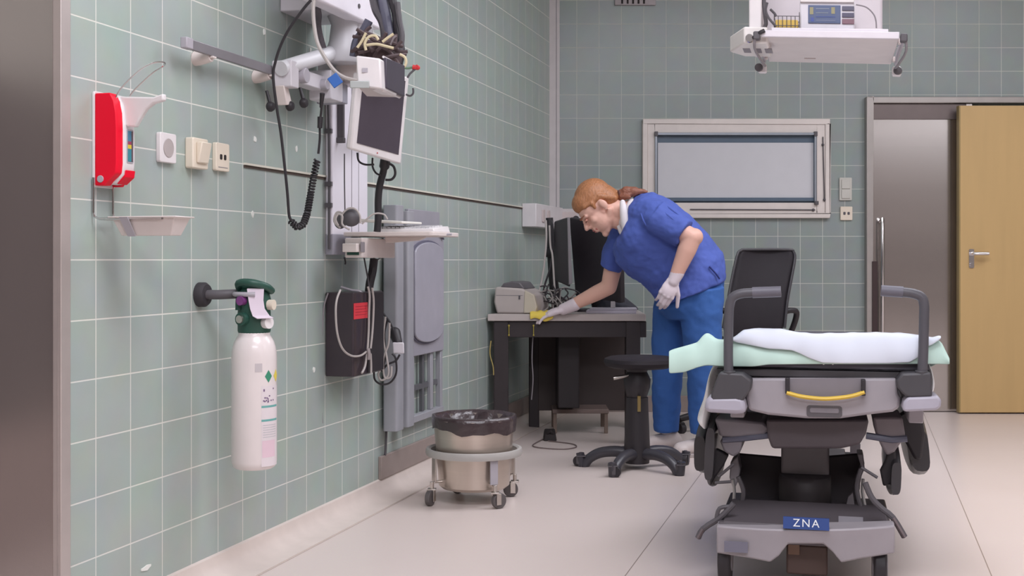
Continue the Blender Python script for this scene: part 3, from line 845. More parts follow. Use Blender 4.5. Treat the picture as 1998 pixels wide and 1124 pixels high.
# arm from the clamp up to the joint
bb = MB(FL)
aa = FL.px(548, 134, 0.10); ab = FL.px(690, 92, 0.16)
bb.tube([(aa[0], 0.10, aa[1]), (ab[0], 0.16, ab[1])], lambda t: 0.024 + 0.004 * t, 14)
bb.build('swing_arm', mat('arm_grey', (214, 213, 216), 0.42), colm)
jp = FL.px(672, 95, 0.17)
bb = MB(FL)
bb.lathe((jp[0], 0.17, jp[1] - 0.05), [(0.0, 0.0), (0.055, 0.0), (0.06, 0.008), (0.06, 0.05), (0.052, 0.075), (0.045, 0.13), (0.058, 0.16), (0.06, 0.20), (0.0, 0.20)], 26, 'c')
bb.build('pivot_joint', mat('joint_grey', (206, 204, 208), 0.4), colm)
bb = MB(FL)
pt = FL.px(672, 150, 0.12)
bb.rbox(pt[0] - 0.03, pt[0] + 0.05, 0.03, 0.16, pt[1] - 0.03, pt[1] + 0.09, 0.008, plane='ab'); bb.build('bracket_plate', M_white2, colm, bevel=0.003)
pt2 = FL.px(683, 120, 0.17)
bb = MB(FL); bb.rbox(pt2[0] - 0.01, pt2[0] + 0.03, 0.12, 0.20, pt2[1] - 0.06, pt2[1] + 0.09, 0.005, plane='ab'); bb.build('bracket_plate', M_offw, colm, bevel=0.002)
pt3 = FL.px(662, 185, 0.11)
bb = MB(FL); bb.rbox(pt3[0] - 0.015, pt3[0] + 0.03, 0.03, 0.13, pt3[1] - 0.03, pt3[1] + 0.05, 0.005, plane='ab'); bb.build('bracket_plate', mat('cap_grey', (160, 158, 168), 0.4), colm, bevel=0.002)
bb = MB(FL); q = FL.px(681, 220, 0.09); bb.box(q[0] + 0.03, q[0] + 0.045, 0.03, 0.055, q[1] - 0.09, q[1] + 0.12); bb.box(q[0] + 0.022, q[0] + 0.04, 0.03, 0.06, q[1] - 0.105, q[1] - 0.085); bb.build('tilt_track', M_dgrey, colm, bevel=0.003)

# wall box near the ceiling: its white body dips into the picture
OH = 0.24
hz = FL.px(665, 21, OH)[1]
ha0 = FL.px(613, 0, OH)[0]; ha1 = FL.px(744, 0, OH)[0]
hou = thing('junction_housing', 'large white housing above the swing arm, cut off by the picture top', 'housing', FL((ha0 + ha1) / 2, 0, hz))
bb = MB(FL); bb.box(ha0, ha1, 0.185, OH, hz, hz + 0.40)
bb.build('housing_body', mat('housing_white', (238, 233, 240), 0.4), hou, bevel=0.008)
bb = MB(FL); bb.box(ha0 + 0.25, ha1 - 0.04, 0.0, 0.185, hz + 0.02, hz + 0.34); bb.build('wall_mount', M_white2, hou, bevel=0.004)
bb = MB(FL); q = FL.px(700, 12, OH); bb.cyl((q[0], OH - 0.002, q[1]), (q[0], OH + 0.003, q[1]), 0.008, seg=12); bb.build('screw_cap', M_dgrey, hou)
bb = MB(FL)
c0_ = FL.px(700, 40, 0.20)
bb.tube([(c0_[0] + 0.02, 0.19, hz + 0.02), (c0_[0] + 0.03, 0.20, hz - 0.10), (jp[0] + 0.02, 0.18, jp[1] + 0.14)], lambda t: 0.05 - 0.01 * t, 16)
bb.build('drop_tube', mat('joint_grey', (206, 204, 208), 0.4), hou)
# dark curved strap hanging by the housing
bb = MB(FL)
sp = [FL.px(x, y, 0.14) for x, y in ((618, 14), (621, 30), (620, 48), (623, 68), (630, 93))]
bb.tube([(a, 0.14, c) for a, c in sp], 0.013, 8, spline=5, flat=0.3)
tag(bb.build('cable_sleeve', mat('sleeve_grey', (98, 92, 98), 0.7, var=0.2, scale=90)), 'dark grey curved cable sleeve hanging under the white housing', 'cable sleeve')

# ---------------------------------------------------------------- small white module box + monitor
mod = thing('monitor_module', 'small white electronic module with black open side above the tilted screen', 'electronic module', P(740, 185, 3.500))
def slab3(LB, RB, TL, depth, name, m, parent, bevel=0.004, inset=None):
    LB, RB, TL = V(LB), V(RB), V(TL)
    x = RB - LB; y = TL - LB
    n = x.cross(y).normalized()      # towards the back
    if n.y < 0: n = -n
    bb = MB(); f = [LB, RB, RB + y, TL]
    bb.quad_strip([[tuple(p) for p in f], [tuple(p + n * depth) for p in f]])
    return bb.build(name, m, parent, bevel=bevel), x, y, n
LB, RB, TL = P(697, 168, 3.44), P(745, 174, 3.429), P(694, 108, 3.44)
_, x, y, n = slab3(LB, RB, TL, 0.17, 'module_case', M_white, mod, 0.005)
RB2 = P(746, 173, 3.465)
s1 = [p_ + V((0.011, -0.004, 0)) for p_ in (P(747, 113, 3.470), P(783, 128, 3.680), P(783, 189, 3.680), P(747, 172, 3.470))]
bb = MB(); bb.quad_strip([[tuple(p) for p in s1], [tuple(p + V((-0.012, 0.004, 0))) for p in s1]]); bb.build('open_side', mat('module_dark', (70, 64, 76), 0.45), mod, bevel=0.002)
bb = MB(); bb.tube([P(748, 111, 3.465), P(780, 128, 3.670), P(784, 134, 3.680), P(784, 186, 3.680), P(779, 190, 3.670), P(745, 176, 3.460)], 0.0035, 8); bb.build('case_rim', M_white, mod)
bb = MB(); bb.tube([P(765, 138, 3.570), P(764, 152, 3.570)], 0.004, 8); bb.build('vent_slot', M_lgrey, mod)
bb = MB(); bb.hexa([P(699, 170, 3.435), P(744, 175, 3.455), P(782, 190, 3.670), P(716, 188, 3.630)], [P(699, 167, 3.435), P(744, 172, 3.455), P(782, 187, 3.670), P(716, 185, 3.630)]); bb.build('base_plate', mat('module_base', (196, 186, 184), 0.5), mod)
bb = MB(); q = P(712, 137, 3.435); bb.obox(q, V((0.008, 0, 0)), V((0, 0.0008, 0)), V((0, 0, 0.006))); bb.build('badge', M_lgrey, mod)
bb = MB(); bb.hexa([P(683, 172, 3.430), P(721, 172, 3.420), P(721, 172, 3.435), P(683, 172, 3.460)], [P(683, 158, 3.430), P(721, 158, 3.420), P(721, 158, 3.435), P(683, 158, 3.460)]); bb.build('clip_bracket', mat('bracket_translucent', (176, 180, 178), 0.3), mod, bevel=0.002)

mon = thing('patient_monitor', 'white framed flat screen tilted on the wall arm, switched off', 'monitor', P(735, 320, 4.05))
LB, RB, TL = P(684.5, 291, 3.93), P(783, 321, 4.16), P(699, 142, 3.90)
TR = P(799, 150, 4.13)
body_pts = [LB, RB, TR, TL]
nrm = (RB - LB).cross(TL - LB).normalized()
if nrm.y < 0: nrm = -nrm
bb = MB(); bb.quad_strip([[tuple(p) for p in body_pts], [tuple(p + nrm * 0.022) for p in body_pts]]); bz = bb.build('bezel', M_white, mon, bevel=0.006)
def bil(s_, t_): return (LB * (1 - s_) + RB * s_) * (1 - t_) + (TL * (1 - s_) + TR * s_) * t_
sc_ = [bil(0.10, 0.10), bil(0.92, 0.10), bil(0.92, 0.95), bil(0.10, 0.95)]
bb = MB(); bb.quad_strip([[tuple(p - nrm * 0.0015) for p in sc_], [tuple(p + nrm * 0.003) for p in sc_]]); bb.build('screen', M_glass, mon)
bk_ = [bil(0.25, 0.2) + nrm * 0.022, bil(0.75, 0.2) + nrm * 0.022, bil(0.75, 0.8) + nrm * 0.022, bil(0.25, 0.8) + nrm * 0.022]
bb = MB(); bb.quad_strip([[tuple(p) for p in bk_], [tuple(p + nrm * 0.04) for p in bk_]]); bb.build('rear_housing', M_white2, mon, bevel=0.006)
bb = MB(); bb.tube([bil(0.5, 0.5) + nrm * 0.05, (bil(0.5, 0.5) + nrm * 0.05) * 0.5 + FL(ca1 - 0.03, oc2, bil(0.5, 0.5).z) * 0.5 + V((0, 0.02, 0)), FL(ca1 - 0.03, oc2, bil(0.5, 0.5).z)], 0.018, 10); bb.build('mount_arm', M_mgrey, mon)
bb = MB(); bb.ball(bil(0.5, 0.05) - nrm * 0.001, 0.0025, seg=8, rows=5); bb.build('power_light', mat('red_led', (190, 60, 60), 0.4), mon)

# ---------------------------------------------------------------- cables round the monitor arm
def cable(name, pts, r, m, label, cat='cable', group=None, spline=6, seg=7, flat=1.0):
    bb = MB(); bb.tube(pts, r, seg, spline=spline, flat=flat)
    return tag(bb.build(name, m), label, cat, group)
def pp(L, Y0, Y1=None):
    Y1 = Y0 if Y1 is None else Y1
    n = len(L) - 1
    return [P(x, y, Y0 + (Y1 - Y0) * i / n) for i, (x, y) in enumerate(L)]
cable('cable', pp([(607, 0), (590, 20), (565, 55), (548, 88), (537, 122), (533, 150), (540, 210), (548, 260), (556, 330), (561, 380), (564, 420), (570, 432)], 3.72, 3.80), 0.0045, M_black, 'thin black cable dropping from the picture top past the rail to the cord bend')
cable('cable', pp([(614, -6), (611, 15), (613, 50), (620, 85), (637, 117), (655, 140), (675, 152), (702, 158)], 3.75, 3.72), 0.006, M_cable_g, 'pale grey cable looping below the white housing through the blue tag')
tg = P(654, 157, 3.715)
bb = MB(); bb.obox(tg, V((0.0135, 0, 0.010)), V((0, 0.003, 0)), V((-0.012, 0, 0.016)) * 0.9)
tag(bb.build('cable_tag', M_blue, bevel=0.002), 'blue tag clipped on the pale grey cable', 'tag')
# coiled cord
pts = []
path = [V(P(623, 250, 3.92)), V(P(620, 300, 3.94)), V(P(612, 330, 3.94)), V(P(606, 370, 3.93)), V(P(600, 410, 3.90)), V(P(594, 432, 3.88))]
def along(path, t):
    L = [(path[i + 1] - path[i]).length for i in range(len(path) - 1)]
    d = t * sum(L)
    for i, l in enumerate(L):
        if d <= l or i == len(L) - 1:
            return path[i] + (path[i + 1] - path[i]) * (d / l), (path[i + 1] - path[i]).normalized()
        d -= l
coil_path = [V(P(619, 312, 3.94)), V(P(612, 345, 3.94)), V(P(606, 380, 3.92)), V(P(600, 415, 3.88)), V(P(592, 438, 3.84)), V(P(580, 444, 3.82)), V(P(568, 432, 3.80))]
turns = 30
for i in range(turns * 8 + 1):
    t = i / (turns * 8)
    c, d = along(coil_path, t)
    x = d.orthogonal().normalized(); y = d.cross(x)
    r = 0.009
    pts.append(tuple(c + x * (r * math.cos(i * PI / 4)) + y * (r * math.sin(i * PI / 4))))
lead = [V(P(628, 182, 3.90)), V(P(627, 215, 3.92)), V(P(624, 240, 3.93)), V(P(624, 270, 3.94)), V(P(621, 300, 3.94))]
cord = thing('coiled_cord', 'black coiled cord hanging in a hook shape left of the white column', 'cord', P(580, 444, 3.82))
bb = MB(); bb.tube(pts, 0.0034, 6); bb.build('coil', M_black, cord)
bb = MB(); bb.tube(lead, 0.004, 7, spline=4); bb.build('lead', M_black, cord)
bb = MB(); bb.cyl(P(629, 182, 3.90), P(626.5, 210, 3.915), 0.0085, 0.005, 10); bb.cyl(P(625, 228, 3.93), P(624, 250, 3.93), 0.009, 0.008, 10); bb.build('plug', M_black, cord)
# bundle behind the module
hoses = thing('hose_bundle', 'bundle of dark grey hoses rising behind the white module', 'hose bundle', P(770, 90, 3.98))
for k, (L, r) in enumerate((([(728, -10), (735, 20), (748, 45), (752, 75), (744, 100)], 0.016), ([(745, -10), (752, 25), (757, 55), (765, 90), (772, 118)], 0.018), ([(762, -10), (772, 25), (776, 60), (782, 100), (778, 125)], 0.014), ([(775, 5), (779, 40), (784, 70), (781, 102)], 0.010), ([(720, 40), (708, 62), (695, 82), (690, 110)], 0.014))):
    bb = MB(); bb.tube(pp(L, 4.02 - 0.02 * k, 3.95), r, 9, spline=5); bb.build('hose', (M_dgrey, mat('hose_blue_grey', (92, 92, 108), 0.5), M_black)[k % 3], hoses)
bb = MB()
for k in range(26):
    c = V(P(random.uniform(700, 778), random.uniform(74, 118), random.uniform(3.80, 3.92)))
    d = V((random.uniform(-1, 1), random.uniform(-.5, .5), random.uniform(-.6, .6))).normalized() * random.uniform(0.03, 0.06)
    bb.tube([c - d, c + V((0, 0, random.uniform(-0.02, 0.02))), c + d], 0.006, 6, spline=4)
tag(bb.build('cable_tangle', mat('tangle_brown', (84, 68, 70), 0.6)), 'dark brown tangle of cables stuffed on top of the white module', 'cable tangle', kind='stuff')
bb = MB(); bb.ball(P(732, 102, 3.90), V((0.065, 0, 0)), V((0, 0.06, 0)), V((0, 0, 0.040)))
bb.ball(P(763, 112, 3.90), V((0.032, 0, 0)), V((0, 0.05, 0)), V((0, 0, 0.055)))
tag(bb.build('cable_pouch', mat('pouch_brown', (82, 66, 68), 0.7, var=0.25, scale=60), mods=remesh(0.007, 2, 0.5, (0.02, 0.02)), smooth=180), 'dark soft pouch of cables behind the white module', 'pouch')
cy = 'cream cables above the module'
for L, lab in (([(714, 98), (712, 84), (720, 72), (732, 70), (738, 78)], 'cream cable curled into a half loop above the module'), ([(715, 88), (735, 86), (752, 90), (768, 94)], 'cream cable lying straight across the dark tangle'), ([(746, 82), (756, 74), (768, 66)], 'short thick cream cable poking up to the right of the tangle'),
               ([(748, 120), (755, 132), (768, 134), (785, 132), (792, 124), (790, 112), (780, 106)], 'pale cable looping round the right side of the module'), ([(697, 93), (706, 80), (714, 64)], 'cream cable slanting up at the left of the tangle')):
    cable('cable', pp(L, 3.77), 0.0045, M_cable_y, lab, group=cy)
rc = thing('red_connector', 'small red connector on a green lead beside the module', 'connector', P(813, 131, 4.0))
bb = MB(); bb.tube(pp([(784, 132), (796, 133), (806, 131)], 3.98), 0.004, 7, spline=4); bb.build('lead', mat('green_lead', (110, 140, 112), 0.5), rc)
bb = MB(); bb.tube(pp([(805, 131), (812, 132), (816, 129)], 3.98), 0.008, 8); bb.ball(P(815, 132, 3.98), 0.008, seg=8, rows=6); bb.build('plug', mat('plug_red', (206, 48, 52), 0.5), rc)
cable('cable', pp([(810, 135), (800, 144), (795, 152)], 3.98), 0.0035, M_dgrey, 'thin dark cable curling from the red connector')
cable('cable', pp([(806, 172), (806, 182), (800, 187), (792, 184)], 4.1), 0.0035, M_dgrey, 'thin dark cable hooked at the right edge of the screen')
# black corrugated hose below the monitor
cable('cable_hose', pp([(752, 312), (748, 335), (741, 362), (738, 390), (738, 425), (736, 452)], 4.22, 4.25), lambda t: 0.0125 if t > 0.15 else 0.018, M_black, 'thick black hose running from the tilted screen down to the shelf', 'hose', seg=10)
cable('cable', pp([(727, 308), (727, 325), (733, 337), (742, 342)], 4.2), 0.0035, M_black, 'thin black cable loop left of the thick hose under the screen')
cable('cable', pp([(757, 318), (768, 325), (771, 340), (764, 350), (752, 351)], 4.2), 0.0045, M_black, 'black cable loop right of the thick hose under the screen')
cable('cable', pp([(697, 298), (700, 314), (712, 321), (730, 321)], 4.16), 0.0035, M_black, 'thin black cable under the left corner of the screen')
cable('cable', pp([(672, 300), (672, 350), (673, 410)], 4.15), 0.0022, M_dgrey, 'thin grey cord running down the front of the white column')

# ---------------------------------------------------------------- shelf with keyboard and box below
zs_ = FL.px(668, 457, 0.05)[1]
su0 = FL.px(672, 457, 0.06)[0]
shf = thing('keyboard_shelf', 'white fold out shelf at the foot of the white column', 'shelf', FL(su0 + 0.14, 0, zs_))
SD = 0.40
bb = MB(FL); bb.rbox(su0, su0 + 0.30, 0.05, SD, zs_ - 0.008, zs_ + 0.008, 0.02, plane='ab'); bb.build('shelf_board', M_offw, shf, bevel=0.003)
bb = MB(FL); bb.prism([(0.165, zs_ - 0.008), (0.33, zs_ - 0.008), (0.30, zs_ - 0.022), (0.19, zs_ - 0.03), (0.165, zs_ - 0.03)], su0 + 0.13, su0 + 0.145, plane='bc'); bb.build('support_arm', M_offw, shf, bevel=0.002)
bb = MB(FL); bb.tube([(su0 + 0.15, SD, zs_), (su0 + 0.15, SD + 0.018, zs_)], 0.004, 8); bb.build('front_peg', M_lgrey, shf)
kb = thing('keyboard', 'white keyboard lying on the fold out shelf', 'keyboard', FL(su0 + 0.12, 0.25, zs_ + 0.008))
bb = MB(FL); bb.hexa([(su0 + 0.045, 0.15, zs_ + 0.008), (su0 + 0.225, 0.15, zs_ + 0.008), (su0 + 0.225, SD - 0.012, zs_ + 0.008), (su0 + 0.045, SD - 0.012, zs_ + 0.008)], [(su0 + 0.05, 0.155, zs_ + 0.020), (su0 + 0.22, 0.155, zs_ + 0.032), (su0 + 0.22, SD - 0.018, zs_ + 0.032), (su0 + 0.05, SD - 0.018, zs_ + 0.020)]); bb.build('keyboard_case', M_white, kb, bevel=0.003)
bb = MB(FL)
for i in range(5):
    for j in range(12):
        a_ = su0 + 0.062 + i * 0.03; o_ = 0.168 + j * 0.0165; zz = zs_ + 0.020 + (a_ - su0 - 0.05) / 0.17 * 0.012
        bb.box(a_, a_ + 0.025, o_, o_ + 0.0135, zz, zz + 0.006)
bb.build('key_field', mat('key_grey', (206, 204, 206), 0.5), kb)
bb = MB(FL); bb.hexa([(su0 + 0.03, 0.10, zs_ + 0.045), (su0 + 0.16, 0.12, zs_ + 0.045), (su0 + 0.16, 0.30, zs_ + 0.037), (su0 + 0.03, 0.27, zs_ + 0.037)], [(su0 + 0.03, 0.10, zs_ + 0.057), (su0 + 0.16, 0.12, zs_ + 0.057), (su0 + 0.16, 0.30, zs_ + 0.046), (su0 + 0.03, 0.27, zs_ + 0.046)])
tag(bb.build('writing_pad', mat('pad_white', (226, 222, 214), 0.6), bevel=0.003), 'white pad lying across the keyboard on the wall shelf', 'pad')
hp = thing('headset', 'dark round headset with pale looped cables on the wall shelf', 'headset', P(686, 447, 4.18))
bb = MB(); bb.ball(P(685, 425, 4.17), V((0.033, 0, 0)), V((0, 0.03, 0)), V((0, 0, 0.030))); bb.build('ear_cup', M_dgrey, hp)
bb = MB(); bb.tube(pp([(667, 432), (668, 418), (680, 407), (693, 408), (702, 420), (703, 436)], 4.14), 0.0035, 7, spline=5); bb.tube(pp([(660, 440), (655, 428), (660, 418), (668, 422), (668, 438), (682, 448)], 4.12), 0.0035, 7, spline=5)
bb.tube(pp([(664, 445), (652, 432), (656, 416), (664, 414), (672, 420)], 4.16), 0.0035, 7, spline=5); bb.build('looped_cable', M_cable_g, hp)
bb = MB(); bb.ball(P(664, 432, 4.2), V((0.022, 0, 0)), V((0, 0.02, 0)), V((0, 0, 0.026))); bb.build('ear_cup', M_dgrey, hp)
cable('cable', pp([(706, 437), (728, 418), (748, 418), (756, 428)], 4.15), 0.003, M_cable_g, 'pale cable arching over the pad on the wall shelf')
# white box below the shelf
bx0 = FL.px(688, 500, 0.12)[0]; bx1 = FL.px(771, 500, 0.155)[0]
zx1 = zs_ - 0.055
zx0 = FL.px(672, 503, 0.14)[1]
pb = thing('power_box', 'white flat box hung on the wall directly under the shelf', 'box', FL(bx0 + 0.12, 0, zx0))
bb = MB(FL); bb.rbox(bx0, bx1, 0.09, 0.155, zx0, zx1 + 0.040, 0.006); bb.build('box_body', mat('box_white', (214, 202, 198), 0.45), pb, bevel=0.003)
bb = MB(FL); bb.box(bx0 - 0.035, bx0 - 0.005, 0.095, 0.15, zx0 + 0.02, zx1 + 0.02); bb.build('side_bracket', M_offw, pb, bevel=0.003)
bb = MB(FL); bb.box(bx0 - 0.004, bx0 - 0.001, 0.1, 0.145, zx0 + 0.01, zx1 + 0.02); bb.build('gap_strip', M_green, pb)
bb = MB(FL); q = FL.px(707, 482, 0.155); bb.rbox(q[0] - 0.018, q[0] + 0.018, 0.155, 0.157, q[1] - 0.018, q[1] + 0.018, 0.004); bb.build('rating_plate', M_mgrey, pb)
bb = MB(FL); bb.box(bx1 - 0.06, bx1 - 0.02, 0.0, 0.09, zx0 + 0.03, zx0 + 0.06); bb.build('wall_mount', M_lgrey, pb)

# ---------------------------------------------------------------- black box on the wall
od = 0.115
k0 = FL.px(640, 650, 0.01)[0]; kz0 = FL.px(690, 736, od)[1]; kz1 = FL.px(690, 571, od)[1]
k1 = FL.px(747, 650, od)[0]; kf = FL.px(690, 650, od)[0]
pc = thing('wall_computer', 'black computer box on the tiles with a bright red sticker', 'computer', FL((kf + k1) / 2, 0, kz0))
M_pc = mat('computer_black', (56, 46, 52), 0.32, coat=0.2)
bb = MB(FL); bb.rbox(kf, k1, 0.004, od, kz0, kz1, 0.008, plane='ab'); bb.build('case', M_pc, pc, bevel=0.003)
bb = MB(FL); bb.box(kf + 0.125, k1 + 0.001, od - 0.001, od + 0.004, kz0 + 0.004, kz1 - 0.004); bb.build('front_bezel', M_black, pc, bevel=0.003)
s0 = FL.px(691, 592, od + 0.002); s1_ = FL.px(719, 620, od + 0.002)
st_ = MB(FL); st_.box(s0[0], s1_[0], od, od + 0.0018, s1_[1], s0[1]); sto = st_.build('red_sticker', mat('sticker_red', (226, 62, 74), 0.5), pc); sto['label'] = 'bright red sticker'
bb = MB(FL)
for i in range(4):
    zz = s0[1] - 0.012 - i * 0.010; bb.box(s0[0] + 0.012, s1_[0] - 0.012 - 0.01 * (i % 2), od + 0.0018, od + 0.0023, zz - 0.0018, zz)
bb.build('print_line', mat('sticker_ink', (170, 40, 56), 0.5), sto)
YC = FL((kf + k1) / 2, od + 0.012, 0).y
YK = FL(kf, od, 0).y
def yf(x, o_=0.014): return FL.at(x, 650, od + o_).y
gr2 = 'pale cables over the black wall computer'
cable('cable', [P(x, y, min(YK - 0.02, yf(x)) if x < 690 else yf(x)) for x, y in [(664, 566), (657, 585), (655, 610), (658, 650), (668, 680), (685, 694), (703, 694), (715, 686)]], 0.0038, M_cable_g, 'pale cable hanging in a wide U over the black wall computer', group=gr2)
for L, lab in (([(718, 560), (721, 576), (720, 610), (719, 650), (717, 682)], 'pale cable hanging straight beside the red sticker'), ([(726, 562), (729, 590), (727, 640), (723, 680)], 'pale cable hanging straight along the dark edge of the black computer'),
               ([(716, 690), (712, 715), (706, 728)], 'short cable tail below the cable clip, slanting left'), ([(723, 690), (724, 712), (724, 728)], 'short cable tail below the cable clip, hanging straight')):
    cable('cable', [P(x, y, yf(x)) for x, y in L], 0.0042, M_cable_g, lab, group=gr2)
bb = MB(); bb.tube([P(x, y, yf(719, 0.02)) for x, y in [(718, 680), (720, 690), (719, 702)]], 0.012, 8, flat=0.6); tag(bb.build('cable_clip', mat('clip_grey', (150, 140, 140), 0.5), bevel=0.002), 'grey clip gathering the pale cables on the black computer', 'clip')
cable('cable', pp([(708, 468), (710, 500), (718, 545), (721, 572)], YC + 0.12, YC + 0.05), 0.003, M_dgrey, 'thin dark cable from the white box down to the black computer')
cable('cable_hose', pp([(730, 505), (727, 530), (722, 552), (720, 570)], YC + 0.12, YC + 0.10), 0.016, M_black, 'short thick black hose entering the top of the black computer', 'hose', seg=9)
cable('cable', pp([(740, 486), (731, 492), (729, 503), (738, 506), (744, 496), (740, 486), (752, 480), (762, 478)], YC + 0.14, YC + 0.3), 0.003, M_black, 'black cable loop just under the right end of the white box')
cable('cable', pp([(665, 560), (685, 566), (700, 568), (706, 572)], YC - 0.05), 0.005, M_lgrey, 'pale cable crossing the top of the black computer')
cable('cable', pp([(672, 502), (674, 512), (673, 516)], YC), 0.003, M_black, 'short dark cable tail under the side of the white box')
cable('cable', pp([(640, 572), (632, 600), (628, 660), (626, 740), (628, 800), (629, 826)], FL(FL.px(630, 700)[0], 0.006, 0).y), 0.0028, M_mgrey, 'thin grey cord hanging down the tiles left of the black computer')
cable('cable', pp([(762, 490), (768, 520), (768, 600), (762, 700), (756, 800), (752, 880), (751, 886)], 4.98, 4.96), 0.005, M_dgrey, 'long dark cable running down beside the grey rack to the brown skirting')
# charger hanging by the black box
ch = thing('power_adapter', 'black and white power adapter hanging between black computer and grey rack', 'power adapter', P(775, 685, 4.78))
bb = MB(); bb.capsule(P(770, 650, 4.80), P(776, 668, 4.78), 0.024, 0.018, 12); bb.build('strain_relief', M_black, ch)
bb = MB(); bb.loft([[P(x + dx, y, 4.78 + dy) for dx, dy in ((-11, -.02), (11, -.02), (11, .03), (-11, .03))] for x, y in ((777, 668), (778, 690))] ); bb.build('adapter_block', M_white2, ch, bevel=0.004)
for L, lab in (([(748, 612), (760, 628), (768, 645)], 'black cable from the computer edge to the hanging adapter'), ([(780, 692), (772, 704), (755, 712), (745, 725)], 'black cable running from the adapter back under the computer'),
               ([(730, 715), (731, 740), (745, 750), (762, 746), (773, 728), (772, 700), (765, 690)], 'large black cable loop hanging under the computer corner'), ([(757, 622), (750, 650), (752, 690), (748, 715), (742, 722)], 'black cable hanging close to the edge of the computer')):
    cable('cable', pp(L, 4.74), 0.004, M_black, lab)
for L, lab in (([(752, 618), (748, 660), (755, 700), (758, 730), (745, 742), (738, 730), (748, 712)], 'pale cable bunch loop beside the black computer'), ([(760, 630), (758, 670), (748, 700), (750, 735), (762, 735), (764, 715)], 'pale cable bunch loop next to the hanging adapter')):
    cable('cable', pp(L, 4.72), 0.004, M_cable_g, lab)

# ---------------------------------------------------------------- grey rack
r0 = FL.px(776, 620, 0.06)[0]; r1 = FL.px(868, 620, 0.06)[0]
rz0 = 0.262; rz1 = 1.17
rk = thing('wall_rack', 'tall grey wall rack with a round ended panel and open lower frame', 'rack', FL((r0 + r1) / 2, 0, rz0))
for x0_, x1_ in ((775, 789), (797, 809)):
    p, q = FL.px(x0_, 600, 0.075)[0], FL.px(x1_, 600, 0.075)[0]
    bb = MB(FL); bb.rbox(p, q, 0.012, 0.075, rz0, rz1 - (0.0 if x0_ < 780 else 0.02), 0.012, plane='ab'); bb.build('upright', M_greyp, rk, bevel=0.002)
p, q = FL.px(806, 600, 0.05)[0], FL.px(866, 600, 0.05)[0]
bb = MB(FL); bb.box(p, q, 0.012, 0.03, FL.px(830, 450, 0.04)[1], rz1 - 0.005); bb.build('top_panel', mat('rack_panel_top', (156, 154, 162), 0.45), rk, bevel=0.003)
pz0, pz1 = FL.px(835, 690, 0.05)[1], FL.px(835, 462, 0.05)[1]
bb = MB(FL); bb.rbox(p, q, 0.012, 0.05, pz0, pz1, 0.01); bb.build('middle_panel', mat('rack_panel', (160, 157, 166), 0.42), rk, bevel=0.003)
# inset with round ends
pa, qa = FL.px(808, 600, 0.06)[0], FL.px(864, 600, 0.06)[0]
iz0_, iz1_ = FL.px(835, 655, 0.06)[1], FL.px(835, 480, 0.06)[1]
def pill(a0_, a1_, z0_, z1_, bulge):
    n = 14; w_ = a1_ - a0_; P_ = []
    for i in range(n + 1):
        t = PI * i / n; P_.append((a0_ + w_ / 2 + w_ / 2 * math.cos(t), z1_ + bulge * math.sin(t)))
    for i in range(n + 1):
        t = PI + PI * i / n; P_.append((a0_ + w_ / 2 + w_ / 2 * math.cos(t), z0_ + bulge * math.sin(t)))
    return P_
bb = MB(FL); bb.prism(pill(pa - 0.006, qa + 0.006, iz0_ + 0.02, iz1_ - 0.03, 0.055), 0.05, 0.056, 'ac'); bb.build('inset_rim', mat('rim_grey', (108, 106, 122), 0.5), rk)
bb = MB(FL); bb.prism(pill(pa + 0.004, qa - 0.002, iz0_ + 0.022, iz1_ - 0.034, 0.050), 0.056, 0.066, 'ac'); bb.build('round_panel', mat('round_panel', (166, 164, 174), 0.35), rk, bevel=0.003)
bb = MB(FL); bb.prism([(p + 0.04, iz1_ + 0.035), (p + 0.10, iz1_ + 0.055), (q - 0.12, iz1_ + 0.07), (q - 0.02, iz1_ + 0.03), (q - 0.05, iz1_ + 0.055), (p + 0.2, iz1_ + 0.085), (p + 0.06, iz1_ + 0.075)], 0.05, 0.062, 'ac'); bb.build('latch', mat('rim_grey', (108, 106, 122), 0.5), rk, bevel=0.002)
# lower open frame
bb = MB(FL)
bb.box(p, p + 0.03, 0.02, 0.045, rz0, pz0); bb.box(q - 0.03, q, 0.02, 0.045, rz0, pz0); bb.box(p, q, 0.02, 0.05, rz0, rz0 + 0.03)
bb.build('lower_frame', M_greyp, rk, bevel=0.003)
mid = (p + q) / 2
bb = MB(FL); bb.box(mid - 0.03, mid - 0.008, 0.015, 0.03, rz0 + 0.03, pz0); bb.box(p + 0.03, q - 0.03, 0.015, 0.03, (rz0 + pz0) / 2 - 0.01, (rz0 + pz0) / 2 + 0.012); bb.build('cross_bar', mat('rim_dark', (96, 96, 100), 0.5), rk)
bb = MB(FL); bb.box(mid + 0.05, mid + 0.085, 0.022, 0.04, rz0 + 0.03, pz0); bb.build('upright', M_greyp, rk, bevel=0.003)
